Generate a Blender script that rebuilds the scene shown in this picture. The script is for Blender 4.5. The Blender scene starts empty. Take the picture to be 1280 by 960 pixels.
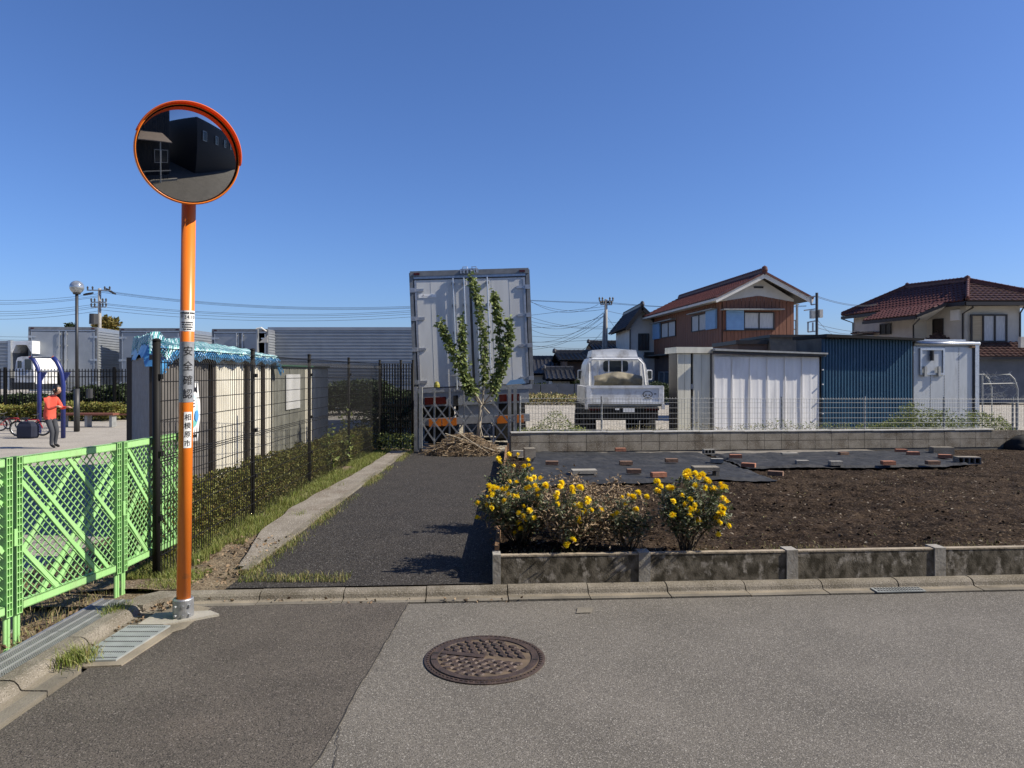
import bpy, math, random
import numpy as np
from mathutils import Vector, Matrix, noise
random.seed(7); np.random.seed(7)
R = math.radians
sc = bpy.context.scene
COL = sc.collection
# ------------------------------------------------------------------ camera, sky, sun, exposure
F = 887.0; HOR = 466.0; EYE = 1.65
cam_d = bpy.data.cameras.new('camera'); cam = bpy.data.objects.new('camera', cam_d); COL.objects.link(cam)
cam.location = (0, 0, EYE); cam.rotation_euler = (R(90), 0, 0)
cam_d.sensor_width = 36; cam_d.lens = F / 1280 * 36; cam_d.shift_y = -14 / 1280
cam_d.clip_start = .05; cam_d.clip_end = 3000
sc.camera = cam
SUN = Vector((0.75, -0.085, 0.63)).normalized()
EL = math.asin(SUN.z)
w = bpy.data.worlds.new('World'); sc.world = w; w.use_nodes = True
nt = w.node_tree; nt.nodes.clear()
sky = nt.nodes.new('ShaderNodeTexSky'); sky.sky_type = 'NISHITA'; sky.sun_disc = False
sky.sun_elevation = EL; sky.sun_rotation = math.atan2(SUN.x, SUN.y)
sky.altitude = 0; sky.air_density = 1.0; sky.dust_density = 0.7; sky.ozone_density = 10.0
bg = nt.nodes.new('ShaderNodeBackground'); bg.inputs[1].default_value = 0.095
ow = nt.nodes.new('ShaderNodeOutputWorld')
tint = nt.nodes.new('ShaderNodeMix'); tint.data_type = 'RGBA'; tint.blend_type = 'MULTIPLY'; tint.inputs[0].default_value = 1; tint.inputs[7].default_value = (.94, .93, 1.07, 1)
nt.links.new(sky.outputs[0], tint.inputs[6]); nt.links.new(tint.outputs[2], bg.inputs[0]); nt.links.new(bg.outputs[0], ow.inputs[0])
sl = bpy.data.lights.new('sun', 'SUN'); sl.energy = 5.0; sl.angle = R(.5); sl.color = (1, .92, .79)
so = bpy.data.objects.new('sun', sl); COL.objects.link(so)
so.rotation_euler = SUN.to_track_quat('Z', 'Y').to_euler()
sc.view_settings.view_transform = 'Standard'; sc.view_settings.look = 'None'
sc.view_settings.exposure = 0.5; sc.view_settings.gamma = 1
# ------------------------------------------------------------------ helpers
def X(px, Y): return (px - 640) * Y / F
def Z(py, Y): return EYE - (py - HOR) * Y / F
def P(px, py, Y): return Vector((X(px, Y), Y, Z(py, Y)))
def YG(py, z=0): return (EYE - z) * F / (py - HOR)
def G(px, py, z=0):
    Y = YG(py, z); return Vector((X(px, Y), Y, z))
XF = {}
class MB:
    def __init__(s): s.v = []; s.f = []; s.m = []; s.mi = 0
    def add(s, vs, fs):
        n = len(s.v); s.v += [tuple(v) for v in vs]
        s.f += [tuple(i + n for i in f) for f in fs]; s.m += [s.mi] * len(fs); return s
    def obox(s, c, ax, ay, az):
        c = Vector(c); vs = []
        for k in (-1, 1):
            for j in (-1, 1):
                for i in (-1, 1): vs.append(c + ax * i + ay * j + az * k)
        return s.add(vs, [(0, 2, 3, 1), (4, 5, 7, 6), (0, 1, 5, 4), (2, 6, 7, 3), (0, 4, 6, 2), (1, 3, 7, 5)])
    def box(s, x0, x1, y0, y1, z0, z1):
        return s.obox(((x0 + x1) / 2, (y0 + y1) / 2, (z0 + z1) / 2), Vector(((x1 - x0) / 2, 0, 0)), Vector((0, (y1 - y0) / 2, 0)), Vector((0, 0, (z1 - z0) / 2)))
    def bar(s, a, b, w, h, up=Vector((0, 0, 1))):
        a = Vector(a); b = Vector(b); d = b - a
        if d.length < 1e-6: return s
        t = d.normalized(); u = up
        if abs(t.dot(u)) > .99: u = Vector((0, 1, 0))
        sx = t.cross(u).normalized(); su = sx.cross(t).normalized()
        return s.obox((a + b) / 2, d / 2, sx * w / 2, su * h / 2)
    def tube(s, pts, r, n=6, cap=True):
        pts = [Vector(p) for p in pts]; rs = r if isinstance(r, (list, tuple)) else [r] * len(pts)
        b = len(s.v); L = len(pts)
        for i, p in enumerate(pts):
            t = (pts[min(i + 1, L - 1)] - pts[max(i - 1, 0)])
            t = t.normalized() if t.length > 1e-9 else Vector((0, 0, 1))
            u = Vector((0, 0, 1)) if abs(t.z) < .9 else Vector((1, 0, 0))
            a = t.cross(u).normalized(); c = a.cross(t)
            for k in range(n):
                q = 2 * math.pi * k / n
                s.v.append(tuple(p + (a * math.cos(q) + c * math.sin(q)) * rs[i]))
        fs = []
        for i in range(L - 1):
            for k in range(n):
                k2 = (k + 1) % n
                fs.append((b + i * n + k, b + i * n + k2, b + (i + 1) * n + k2, b + (i + 1) * n + k))
        if cap: fs.append(tuple(b + k for k in range(n))[::-1]); fs.append(tuple(b + (L - 1) * n + k for k in range(n)))
        s.f += fs; s.m += [s.mi] * len(fs); return s
    def lathe(s, prof, n=24, c=(0, 0, 0)):
        b = len(s.v); c = Vector(c); L = len(prof)
        for r, z in prof:
            for k in range(n):
                q = 2 * math.pi * k / n
                s.v.append((c.x + r * math.cos(q), c.y + r * math.sin(q), c.z + z))
        fs = [(b + i * n + k, b + i * n + (k + 1) % n, b + (i + 1) * n + (k + 1) % n, b + (i + 1) * n + k) for i in range(L - 1) for k in range(n)]
        s.f += fs; s.m += [s.mi] * len(fs); return s
    def prism(s, poly, d):     # poly: list of 3D points (CCW seen against d), extruded by d
        d = Vector(d); n = len(poly); vs = [Vector(p) for p in poly] + [Vector(p) + d for p in poly]
        fs = [tuple(range(n))[::-1], tuple(range(n, 2 * n))] + [(i, (i + 1) % n, n + (i + 1) % n, n + i) for i in range(n)]
        return s.add(vs, fs)
    def quad(s, a, b, c, d): return s.add([a, b, c, d], [(0, 1, 2, 3)])
    def wall(s, a, b, z0, z1, t):   # upright slab between plan points a and b
        a = Vector((a[0], a[1], 0)); b = Vector((b[0], b[1], 0)); d = (b - a); nrm = Vector((-d.y, d.x, 0)).normalized() * t
        return s.obox((a + b) / 2 + Vector((0, 0, (z0 + z1) / 2)) + nrm / 2, d / 2, nrm / 2, Vector((0, 0, (z1 - z0) / 2)))
    def corr(s, a, b, z0, z1, pitch=.076, amp=.009, t=.012, square=False):   # corrugated upright sheet
        a = Vector((a[0], a[1], 0)); b = Vector((b[0], b[1], 0)); d = b - a; L = d.length; u = d / L
        nrm = Vector((u.y, -u.x, 0)); ofs = [];
        n = max(2, int(L / pitch)); pr = []
        for i in range(n):
            if square:
                for q, h in ((0, 0), (.35, 0), (.45, 1), (.9, 1)): pr.append(((i + q) / n * L, h * 2 * amp - amp))
            else:
                for q in range(4): pr.append(((i + q / 4) / n * L, amp * math.sin(q * math.pi / 2)))
        pr.append((L, pr[0][1])); vs = []; 
        for q, h in pr:
            p = a + u * q + nrm * h; vs += [(p.x, p.y, z0), (p.x, p.y, z1)]
        m = len(pr)
        return s.add(vs, [(2 * i, 2 * i + 2, 2 * i + 3, 2 * i + 1) for i in range(m - 1)])
    def hcorr(s, a, b, z0, z1, pitch=.1, amp=.015, square=True):     # horizontally ribbed upright sheet
        a = Vector((a[0], a[1], 0)); b = Vector((b[0], b[1], 0)); d = b - a; u = d.normalized(); nrm = Vector((u.y, -u.x, 0))
        n = max(2, int((z1 - z0) / pitch)); pr = []
        for i in range(n):
            for q, h in ((0, -1), (.4, -1), (.5, 1), (.9, 1)): pr.append((z0 + (i + q) / n * (z1 - z0), h * amp))
        pr.append((z1, -amp)); vs = []
        for z, h in pr:
            for p in (a, b): q = p + nrm * h; vs.append((q.x, q.y, z))
        return s.add(vs, [(2 * i, 2 * i + 1, 2 * i + 3, 2 * i + 2) for i in range(len(pr) - 1)])
    def build(s, name, mat, parent=None, smooth=False, world=True):
        vs = s.v
        if parent is not None and world:
            loc, rz = XF.get(parent.name, (Vector(), 0))
            c, n_ = math.cos(-rz), math.sin(-rz)
            vs = [((x - loc.x) * c - (y - loc.y) * n_, (x - loc.x) * n_ + (y - loc.y) * c, z - loc.z) for x, y, z in vs]
        me = bpy.data.meshes.new(name); me.from_pydata(vs, [], s.f)
        mats = mat if isinstance(mat, (list, tuple)) else [mat]
        for m in mats: me.materials.append(m)
        if len(mats) > 1: me.polygons.foreach_set('material_index', s.m)
        if smooth: me.polygons.foreach_set('use_smooth', [True] * len(me.polygons))
        me.update()
        o = bpy.data.objects.new(name, me); COL.objects.link(o)
        if parent is not None:
            o.parent = parent; XF[o.name] = XF.get(parent.name, (Vector(), 0))
        return o
def tag(o, label=None, cat=None, group=None, kind=None):
    if label: o['label'] = label
    if cat: o['category'] = cat
    if group: o['group'] = group
    if kind: o['kind'] = kind
    return o
def thing(name, label, cat, loc=(0, 0, 0), group=None, rz=0, kind=None):
    o = bpy.data.objects.new(name, None); COL.objects.link(o); o.location = loc; o.rotation_euler = (0, 0, rz)
    o.empty_display_size = .1
    XF[o.name] = (Vector(loc), rz); return tag(o, label, cat, group, kind)
def struct(name, label=None):
    o = bpy.data.objects.new(name, None); COL.objects.link(o); XF[o.name] = (Vector(), 0); o['kind'] = 'structure'
    if label: o['label'] = label
    return o
def piece(name, me, parent, loc, rot=(0, 0, 0), scale=(1, 1, 1)):
    o = bpy.data.objects.new(name, me); COL.objects.link(o); o.parent = parent
    if parent is not None:
        pl, prz = XF.get(parent.name, (Vector(), 0)); d = Vector(loc) - pl
        c, n_ = math.cos(-prz), math.sin(-prz)
        loc = (d.x * c - d.y * n_, d.x * n_ + d.y * c, d.z); rot = (rot[0], rot[1], rot[2] - prz)
        XF[o.name] = (pl, prz)
    o.location = loc; o.rotation_euler = rot; o.scale = scale; return o
def arr_obj(name, verts, faces, mat, parent=None, smooth=False, world=True):
    verts = np.asarray(verts, dtype=np.float64).reshape(-1, 3)
    if parent is not None and world:
        loc, rz = XF.get(parent.name, (Vector(), 0)); c, n_ = math.cos(-rz), math.sin(-rz)
        x = verts[:, 0] - loc.x; y = verts[:, 1] - loc.y
        verts = np.stack([x * c - y * n_, x * n_ + y * c, verts[:, 2] - loc.z], 1)
    faces = np.asarray(faces, dtype=np.int32); k = faces.shape[1]
    me = bpy.data.meshes.new(name); me.vertices.add(len(verts)); me.vertices.foreach_set('co', verts.astype(np.float32).ravel())
    me.loops.add(faces.size); me.loops.foreach_set('vertex_index', faces.ravel())
    me.polygons.add(len(faces)); me.polygons.foreach_set('loop_start', np.arange(0, faces.size, k, dtype=np.int32))
    me.polygons.foreach_set('loop_total', np.full(len(faces), k, dtype=np.int32))
    if smooth: me.polygons.foreach_set('use_smooth', np.ones(len(faces), dtype=bool))
    me.materials.append(mat); me.update(calc_edges=True); me.validate()
    o = bpy.data.objects.new(name, me); COL.objects.link(o)
    if parent is not None: o.parent = parent; XF[o.name] = XF.get(parent.name, (Vector(), 0))
    return o
def leaves(pts, size, up=.3, aspect=.55, sizevar=.4, droop=0.2):
    """folded rhombic leaves at pts -> verts, quads(2 tris each as 2 quads sharing a fold)"""
    pts = np.asarray(pts); n = len(pts)
    d = np.random.normal(size=(n, 3)); d[:, 2] = d[:, 2] * .6 + up - droop; d /= np.linalg.norm(d, axis=1)[:, None]
    q = np.random.normal(size=(n, 3)); s = np.cross(d, q); s /= np.linalg.norm(s, axis=1)[:, None]; nn = np.cross(s, d)
    L = size * (1 + sizevar * (np.random.rand(n) * 2 - 1))[:, None]
    base = pts; mid = pts + d * L * .5; tip = pts + d * L * .98 - nn * L * .12
    l = mid + s * L * aspect * .5 + nn * L * .12; r = mid - s * L * aspect * .5 + nn * L * .12
    v = np.stack([base, l, tip, r], 1).reshape(-1, 3)
    i = np.arange(n)[:, None] * 4
    f = np.concatenate([i + np.array([[0, 1, 2]]), i + np.array([[0, 2, 3]])], 0)
    return v, f
def blades(pts, h, wd=.006, lean=.5, hv=.5):
    pts = np.asarray(pts); n = len(pts); a = np.random.rand(n) * 6.283; b = np.random.rand(n) * 6.283
    H = (h * (1 + hv * (np.random.rand(n) * 2 - 1)))[:, None] if np.ndim(h) == 0 else (np.asarray(h) * (1 + hv * (np.random.rand(n) * 2 - 1)))[:, None]
    s = np.stack([np.cos(a), np.sin(a), 0 * a], 1) * wd * .5
    l = np.stack([np.cos(b), np.sin(b), 0 * b], 1) * H * lean * np.random.rand(n)[:, None]
    zz = np.array([[0, 0, 1.]])
    v = np.stack([pts - s, pts + s, pts + s * .7 + l * .35 + zz * H * .6, pts - s * .7 + l * .35 + zz * H * .6, pts + l + zz * H], 1).reshape(-1, 3)
    i = np.arange(n)[:, None] * 5
    f = np.concatenate([i + np.array([[0, 1, 2]]), i + np.array([[0, 2, 3]]), i + np.array([[3, 2, 4]])], 0)
    return v, f
def grid_surf(name, fx, nu, nv, mat, parent=None, smooth=True):
    vs = [tuple(fx(i / nu, j / nv)) for j in range(nv + 1) for i in range(nu + 1)]
    fs = [(j * (nu + 1) + i, j * (nu + 1) + i + 1, (j + 1) * (nu + 1) + i + 1, (j + 1) * (nu + 1) + i) for j in range(nv) for i in range(nu)]
    return arr_obj(name, vs, fs, mat, parent, smooth)
def nz(x, y, s=1.0, z=0.0): return noise.noise(Vector((x * s, y * s, z)))
# ------------------------------------------------------------------ materials
def lin(c): return tuple(c) + (1,) if len(c) == 3 else c
def M(name, col, col2=None, rough=.8, scale=6, detail=5, lo=.35, hi=.65, bump=0, bscale=60, bdist=.01, metal=0, spec=.5,
      speck=None, speck_scale=150, speck_t=.12, stain=None, stain_scale=.8, stain_lo=.5, stain_hi=.7, stretch=(1, 1, 1), alpha=1, coat=0):
    m = bpy.data.materials.new(name); m.use_nodes = True; t = m.node_tree; N = t.nodes; L = t.links
    b = N['Principled BSDF']; b.inputs['Roughness'].default_value = rough; b.inputs['Metallic'].default_value = metal
    b.inputs['Specular IOR Level'].default_value = spec
    if coat: b.inputs['Coat Weight'].default_value = coat; b.inputs['Coat Roughness'].default_value = .15
    geo = N.new('ShaderNodeNewGeometry'); mp = N.new('ShaderNodeMapping'); mp.inputs['Scale'].default_value = stretch
    L.new(geo.outputs['Position'], mp.inputs['Vector'])
    n1 = N.new('ShaderNodeTexNoise'); n1.inputs['Scale'].default_value = scale; n1.inputs['Detail'].default_value = detail
    L.new(mp.outputs[0], n1.inputs['Vector'])
    r = N.new('ShaderNodeValToRGB'); r.color_ramp.elements[0].position = lo; r.color_ramp.elements[1].position = hi
    if col2 is None: col2 = tuple(c * .8 for c in col)
    r.color_ramp.elements[0].color = lin(col2); r.color_ramp.elements[1].color = lin(col)
    L.new(n1.outputs[0], r.inputs[0]); out = r.outputs[0]
    def mix(fac, a, colr):
        x = N.new('ShaderNodeMix'); x.data_type = 'RGBA'; L.new(fac, x.inputs[0]); L.new(a, x.inputs[6]); x.inputs[7].default_value = lin(colr); return x.outputs[2]
    if stain:
        n2 = N.new('ShaderNodeTexNoise'); n2.inputs['Scale'].default_value = stain_scale; n2.inputs['Detail'].default_value = 7; n2.inputs['Roughness'].default_value = .62
        L.new(mp.outputs[0], n2.inputs['Vector'])
        r2 = N.new('ShaderNodeMapRange'); r2.inputs[1].default_value = stain_lo; r2.inputs[2].default_value = stain_hi
        L.new(n2.outputs[0], r2.inputs[0]); out = mix(r2.outputs[0], out, stain)
    if speck:
        for i, (cs, sc_, th) in enumerate(speck if isinstance(speck, list) else [(speck, speck_scale, speck_t)]):
            v = N.new('ShaderNodeTexVoronoi'); v.inputs['Scale'].default_value = sc_; L.new(geo.outputs['Position'], v.inputs['Vector'])
            sr = N.new('ShaderNodeSeparateColor'); L.new(v.outputs['Color'], sr.inputs[0])
            r3 = N.new('ShaderNodeMapRange'); r3.inputs[1].default_value = 1 - th; r3.inputs[2].default_value = 1 - th * .5
            L.new(sr.outputs[i % 3], r3.inputs[0]); out = mix(r3.outputs[0], out, cs)
    L.new(out, b.inputs['Base Color'])
    if bump:
        n3 = N.new('ShaderNodeTexNoise'); n3.inputs['Scale'].default_value = bscale; n3.inputs['Detail'].default_value = 4
        L.new(mp.outputs[0], n3.inputs['Vector'])
        bp = N.new('ShaderNodeBump'); bp.inputs['Strength'].default_value = bump; bp.inputs['Distance'].default_value = bdist
        L.new(n3.outputs[0], bp.inputs['Height']); L.new(bp.outputs[0], b.inputs['Normal'])
    return m
def LM(name, cols, rough=.55, trans=.35, spec=.35):      # leaves: a random tint for every leaf
    m = bpy.data.materials.new(name); m.use_nodes = True; t = m.node_tree; N = t.nodes; L = t.links
    b = N['Principled BSDF']; b.inputs['Roughness'].default_value = rough; b.inputs['Specular IOR Level'].default_value = spec
    g = N.new('ShaderNodeNewGeometry'); r = N.new('ShaderNodeValToRGB')
    while len(r.color_ramp.elements) < len(cols): r.color_ramp.elements.new(.5)
    for i, c in enumerate(cols):
        r.color_ramp.elements[i].position = i / (len(cols) - 1); r.color_ramp.elements[i].color = lin(c)
    L.new(g.outputs['Random Per Island'], r.inputs[0]); L.new(r.outputs[0], b.inputs['Base Color'])
    tr = N.new('ShaderNodeBsdfTranslucent'); L.new(r.outputs[0], tr.inputs[0]); mx = N.new('ShaderNodeMixShader'); mx.inputs[0].default_value = trans
    L.new(b.outputs[0], mx.inputs[1]); L.new(tr.outputs[0], mx.inputs[2]); L.new(mx.outputs[0], N['Material Output'].inputs[0])
    return m
m_road = M('road_asphalt', (.155, .141, .118), (.122, .111, .092), scale=1.6, bump=.6, bscale=170, bdist=.006, rough=.85, spec=.3,
           speck=[((.25, .23, .2), 240, .25), ((.065, .06, .054), 260, .3), ((.33, .31, .27), 210, .03)], stain=(.088, .08, .066), stain_scale=.9, stain_lo=.48, stain_hi=.74)
m_patch = M('patch_asphalt', (.108, .094, .077), (.076, .066, .054), scale=2.2, bump=.75, bscale=130, bdist=.008, rough=.88, spec=.3,
            speck=[((.15, .13, .11), 200, .2), ((.028, .025, .022), 220, .3), ((.22, .195, .17), 190, .025)], stain=(.115, .095, .075), stain_scale=1.1, stain_lo=.55, stain_hi=.8)
m_alley = M('alley_asphalt', (.046, .04, .034), (.034, .03, .026), scale=3, bump=1.0, bscale=95, bdist=.012, rough=.9, spec=.25,
            speck=[((.1, .093, .086), 130, .25), ((.012, .011, .011), 140, .3), ((.2, .19, .175), 110, .02)])
m_conc = M('kerb_concrete', (.23, .205, .165), (.15, .132, .1), scale=5, bump=.5, bscale=80, rough=.9, spec=.2, stain=(.11, .095, .07), stain_scale=3, speck=[((.3, .27, .23), 260, .15), ((.1, .09, .07), 220, .15)])
m_gutter = M('gutter_concrete', (.28, .24, .18), (.18, .157, .12), scale=4, bump=.4, bscale=90, rough=.9, spec=.2, stain=(.12, .105, .08), stain_scale=1.8)
m_conc_new = M('pale_concrete', (.34, .32, .27), (.26, .24, .2), scale=6, bump=.3, bscale=90, rough=.9)
m_strip = M('strip_concrete', (.24, .212, .17), (.17, .148, .116), scale=2.5, bump=.5, bscale=70, rough=.92, stain=(.13, .1, .07), stain_scale=1.4, speck=((.4, .37, .32), 120, .1)[0:1][0], speck_scale=130, speck_t=.1)
m_dirt = M('dirt', (.21, .165, .11), (.12, .09, .06), scale=7, bump=.9, bscale=60, bdist=.02, rough=1, spec=.1, speck=[((.3, .25, .18), 90, .12), ((.07, .05, .035), 80, .15)])
m_sand = M('park_sand', (.36, .33, .28), (.3, .275, .235), scale=1.2, bump=.4, bscale=60, rough=1, spec=.1, speck=[((.45, .42, .37), 90, .1), ((.2, .18, .15), 70, .08)])
m_gravel = M('gravel', (.4, .37, .31), (.3, .27, .22), scale=3, bump=1, bscale=25, bdist=.03, rough=1, spec=.1, speck=[((.55, .52, .46), 28, .3), ((.12, .105, .085), 25, .25)])
m_soil = M('garden_soil', (.048, .033, .022), (.018, .0125, .0085), scale=3.5, bump=1, bscale=55, bdist=.03, rough=1, spec=.08, speck=[((.1, .072, .048), 60, .16), ((.02, .013, .009), 50, .2), ((.26, .22, .17), 42, .008)], stain=(.062, .044, .029), stain_scale=1.2, stretch=(.5, 1, 1))
m_mould = M('mossy_wall_concrete', (.17, .15, .115), (.06, .052, .037), scale=17, lo=.4, hi=.6, bump=.35, bscale=120, rough=.95, spec=.15, stain=(.33, .3, .25), stain_scale=11, stain_lo=.54, stain_hi=.64, detail=8, stretch=(1, 1, .7))
m_cap = M('wall_cap_concrete', (.36, .3, .22), (.24, .2, .14), scale=12, bump=.4, rough=.95)
m_post = M('wall_post_concrete', (.34, .32, .28), (.27, .25, .21), scale=14, bump=.3, rough=.9, stain=(.16, .14, .11), stain_scale=8)
m_block = M('block_concrete', (.27, .245, .2), (.18, .16, .125), scale=3.5, bump=.5, bscale=120, rough=.95, spec=.15, stain=(.12, .1, .075), stain_scale=2.2, stain_lo=.45, stain_hi=.65, speck=((.36, .33, .28), 160, .1)[0], speck_scale=160)
m_joint = M('block_joint', (.12, .11, .09), rough=1)
m_coping = M('wall_coping', (.62, .6, .54), (.5, .48, .42), scale=9, rough=.85)
m_black = M('black_powder_coat', (.009, .0086, .008), rough=.62, spec=.22)
m_dark = M('dark_grey_metal', (.035, .036, .038), rough=.5)
m_void = M('black_rubber', (.008, .008, .008), rough=.9)
m_green = M('green_plastic', (.33, .6, .23), (.28, .53, .19), scale=4, rough=.5, spec=.4, stain=(.3, .42, .2), stain_scale=6, stain_lo=.55, stain_hi=.75)
m_orange = M('orange_paint', (.8, .2, .018), (.74, .18, .015), scale=3, rough=.33, spec=.5, stain=(.5, .16, .04), stain_scale=6, stain_lo=.66, stain_hi=.75)
m_hood = M('orange_hood', (.78, .12, .035), (.7, .1, .03), rough=.3)
m_hood2 = LM('translucent_orange_hood', [(.85, .2, .055), (.85, .22, .06)], rough=.3, trans=.4)
m_galv = M('galvanised_steel', (.42, .43, .44), (.3, .31, .32), scale=25, rough=.45, metal=.7)
m_galv2 = M('dull_galvanised', (.34, .35, .34), (.26, .265, .255), scale=8, rough=.6, metal=.35)
m_wire = M('grey_wire', (.26, .265, .26), rough=.6, metal=.3)
m_silver = M('silver_reflective_band', (.33, .345, .36), (.26, .27, .285), scale=60, rough=.4, metal=.15)
m_white = M('white_sticker', (.8, .8, .78), (.74, .74, .72), rough=.5)
m_ink = M('black_ink', (.012, .012, .014), rough=.6)
m_wht = M('white_truck_paint', (.76, .77, .77), (.66, .67, .67), scale=5, rough=.38, stain=(.36, .34, .3), stain_scale=3)
m_trailer = M('trailer_white_panel', (.58, .585, .57), (.52, .525, .51), scale=1.5, rough=.42, stain=(.5, .5, .49), stain_scale=1.2, stretch=(3, 3, .6))
m_alu = M('aluminium_trim', (.52, .54, .56), (.42, .44, .46), scale=20, rough=.36, metal=.75)
m_alu2 = M('corrugated_aluminium', (.33, .35, .37), (.28, .3, .32), scale=2, rough=.42, metal=.45)
m_red = M('red_lamp_lens', (.06, .007, .006), rough=.2)
m_amber = M('orange_reflector', (.45, .13, .015), rough=.35)
m_blue_sheet = M('blue_corrugated_steel', (.022, .085, .145), (.018, .07, .125), scale=3, rough=.5, stain=(.04, .11, .17), stain_scale=5, stain_lo=.6)
m_pale_sheet = M('pale_grey_sheet', (.8, .79, .77), (.72, .71, .69), scale=2, rough=.5, stain=(.6, .59, .57), stain_scale=1.5, stretch=(2, 2, .5))
m_beige = M('beige_locker_steel', (.68, .66, .55), (.56, .54, .45), scale=2.5, rough=.38, metal=.25, stretch=(3, 3, .4))
m_cream = M('cream_corrugated_steel', (.78, .74, .62), (.68, .64, .53), scale=3, rough=.6)
m_stucco = M('grey_render', (.3, .29, .28), (.24, .235, .225), scale=9, bump=1, bscale=45, bdist=.02, rough=.95)
m_brownpost = M('dark_brown_steel', (.05, .04, .032), rough=.6)
m_tarp = M('blue_tarp', (.08, .27, .48), (.05, .2, .4), scale=9, rough=.4, spec=.5, bump=.4, bscale=12, bdist=.03)
m_net = M('green_net_cord', (.1, .4, .37), (.07, .3, .29), rough=.7)
m_netw = M('pale_net_cord', (.55, .72, .74), rough=.7)
m_tile = M('maroon_glazed_tile', (.11, .038, .031), (.065, .024, .02), scale=4, rough=.5, spec=.3)
m_tile2 = M('brown_glazed_tile', (.09, .045, .038), (.05, .027, .022), scale=4, rough=.42, spec=.4)
m_tileg = M('dark_grey_tile', (.06, .06, .062), (.035, .035, .038), scale=3, rough=.4)
m_brownside = M('brown_siding', (.2, .078, .038), (.15, .056, .028), scale=3, rough=.65, stretch=(4, 4, .5))
m_whitewall = M('white_plaster', (.62, .6, .55), (.55, .53, .48), scale=2, rough=.9)
m_creamwall = M('cream_plaster', (.55, .52, .45), (.48, .45, .39), scale=2, bump=.4, bscale=30, rough=.95)
m_greywall = M('slate_wall', (.12, .13, .15), (.09, .1, .115), scale=2, rough=.9)
m_brownwall = M('brown_wall', (.13, .085, .065), (.09, .06, .048), scale=2, rough=.9)
m_shutter = M('pale_blue_shutter', (.2, .36, .56), (.17, .31, .5), scale=3, rough=.5)
m_frame = M('dark_window_frame', (.018, .014, .012), rough=.5)
m_glass = M('window_glass', (.05, .06, .065), rough=.06, spec=.8)
m_curtain = M('white_curtain', (.55, .56, .55), (.38, .39, .39), scale=30, rough=.9, stretch=(3, 3, .1))
m_tanc = M('tan_blind', (.42, .34, .22), (.34, .27, .17), rough=.9, stretch=(.2, .2, 6))
m_wood = M('weathered_board', (.26, .15, .075), (.17, .1, .05), scale=9, rough=.85, bump=.4, stretch=(8, .6, 8))
m_cloth = M('weed_control_sheet', (.036, .037, .038), (.024, .025, .026), scale=3, rough=.7, spec=.25, bump=.5, bscale=14, bdist=.03, stain=(.065, .062, .057), stain_scale=2.5, stain_lo=.5, stain_hi=.75)
m_palecloth = M('pale_dusty_strip', (.2, .18, .15), (.13, .115, .095), scale=5, rough=.95, bump=.5)
m_brick = M('red_brick', (.36, .15, .085), (.28, .12, .07), scale=20, rough=.9, bump=.4)
m_brick2 = M('brown_brick', (.21, .125, .08), (.15, .09, .06), scale=20, rough=.9, bump=.4)
m_brick3 = M('grey_brick', (.27, .26, .23), (.2, .19, .165), scale=20, rough=.9, bump=.5)
m_yellow = LM('yellow_petals', [(.95, .72, .01), (.97, .8, .03), (.93, .62, .008)], rough=.6, trans=.4)
m_mum = LM('chrysanthemum_leaves', [(.06, .085, .035), (.1, .13, .055), (.2, .22, .15), (.08, .08, .045)], trans=.25)
m_dry = LM('dried_foliage', [(.3, .22, .13), (.19, .13, .075), (.4, .31, .2), (.12, .08, .05)], trans=.1, rough=.8)
m_stem = M('woody_stem', (.13, .1, .065), (.08, .06, .04), scale=40, rough=.9)
m_palestem = M('pale_bark', (.36, .31, .23), (.25, .21, .15), scale=30, rough=.85)
m_grass = LM('grass_blades', [(.12, .17, .03), (.2, .25, .05), (.3, .28, .1), (.1, .13, .025)], trans=.3)
m_drygrass = LM('dry_grass_blades', [(.34, .27, .14), (.22, .17, .08), (.27, .26, .1), (.15, .17, .05)], trans=.2)
m_hedge = LM('hedge_leaves', [(.15, .16, .03), (.23, .23, .05), (.1, .11, .022), (.26, .18, .05)], trans=.2)
m_weed = LM('weed_leaves', [(.16, .21, .05), (.24, .28, .08), (.11, .15, .04), (.3, .3, .12)], trans=.3)
m_shoot = LM('shoot_leaves', [(.1, .14, .035), (.17, .22, .06), (.26, .31, .1), (.06, .09, .025), (.34, .37, .16)], trans=.3)
m_tree = LM('tree_leaves', [(.1, .1, .025), (.2, .14, .03), (.07, .08, .02)], trans=.2)
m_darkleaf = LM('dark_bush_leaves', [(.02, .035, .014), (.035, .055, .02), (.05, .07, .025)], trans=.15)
m_litter = LM('fallen_leaves', [(.2, .13, .075), (.3, .22, .14), (.13, .08, .045)], trans=.1, rough=.8)
m_iron = M('rusty_cast_iron', (.085, .058, .045), (.05, .036, .03), scale=18, rough=.6, metal=.25, bump=.4, bscale=90)
m_infill = M('ochre_infill', (.14, .1, .062), (.09, .065, .042), scale=14, rough=.85)  # tan painted infill between the raised leaves
m_grate = M('grey_steel_plate', (.36, .38, .37), (.28, .3, .29), scale=8, rough=.6, metal=.3)
m_blueplay = M('navy_blue_paint', (.022, .035, .17), rough=.35)
m_redcloth = M('red_jacket_cloth', (.72, .1, .06), (.6, .08, .05), scale=12, rough=.85)
m_trouser = M('dark_grey_cloth', (.05, .055, .065), rough=.9)
m_skin = M('skin', (.5, .3, .2), rough=.6)
m_hair = M('black_hair', (.012, .01, .009), rough=.5)
m_tantarp = M('tan_tarpaulin', (.24, .21, .15), (.17, .15, .1), scale=8, rough=.8)
m_mirror = M('mirror_surface', (.5, .51, .52), (.47, .48, .49), rough=.025, metal=1)
m_blackside = M('black_siding', (.02, .02, .023), (.014, .014, .016), scale=5, rough=.55)
m_pvcpipe = M('grey_pipe', (.3, .31, .32), rough=.5)
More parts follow.
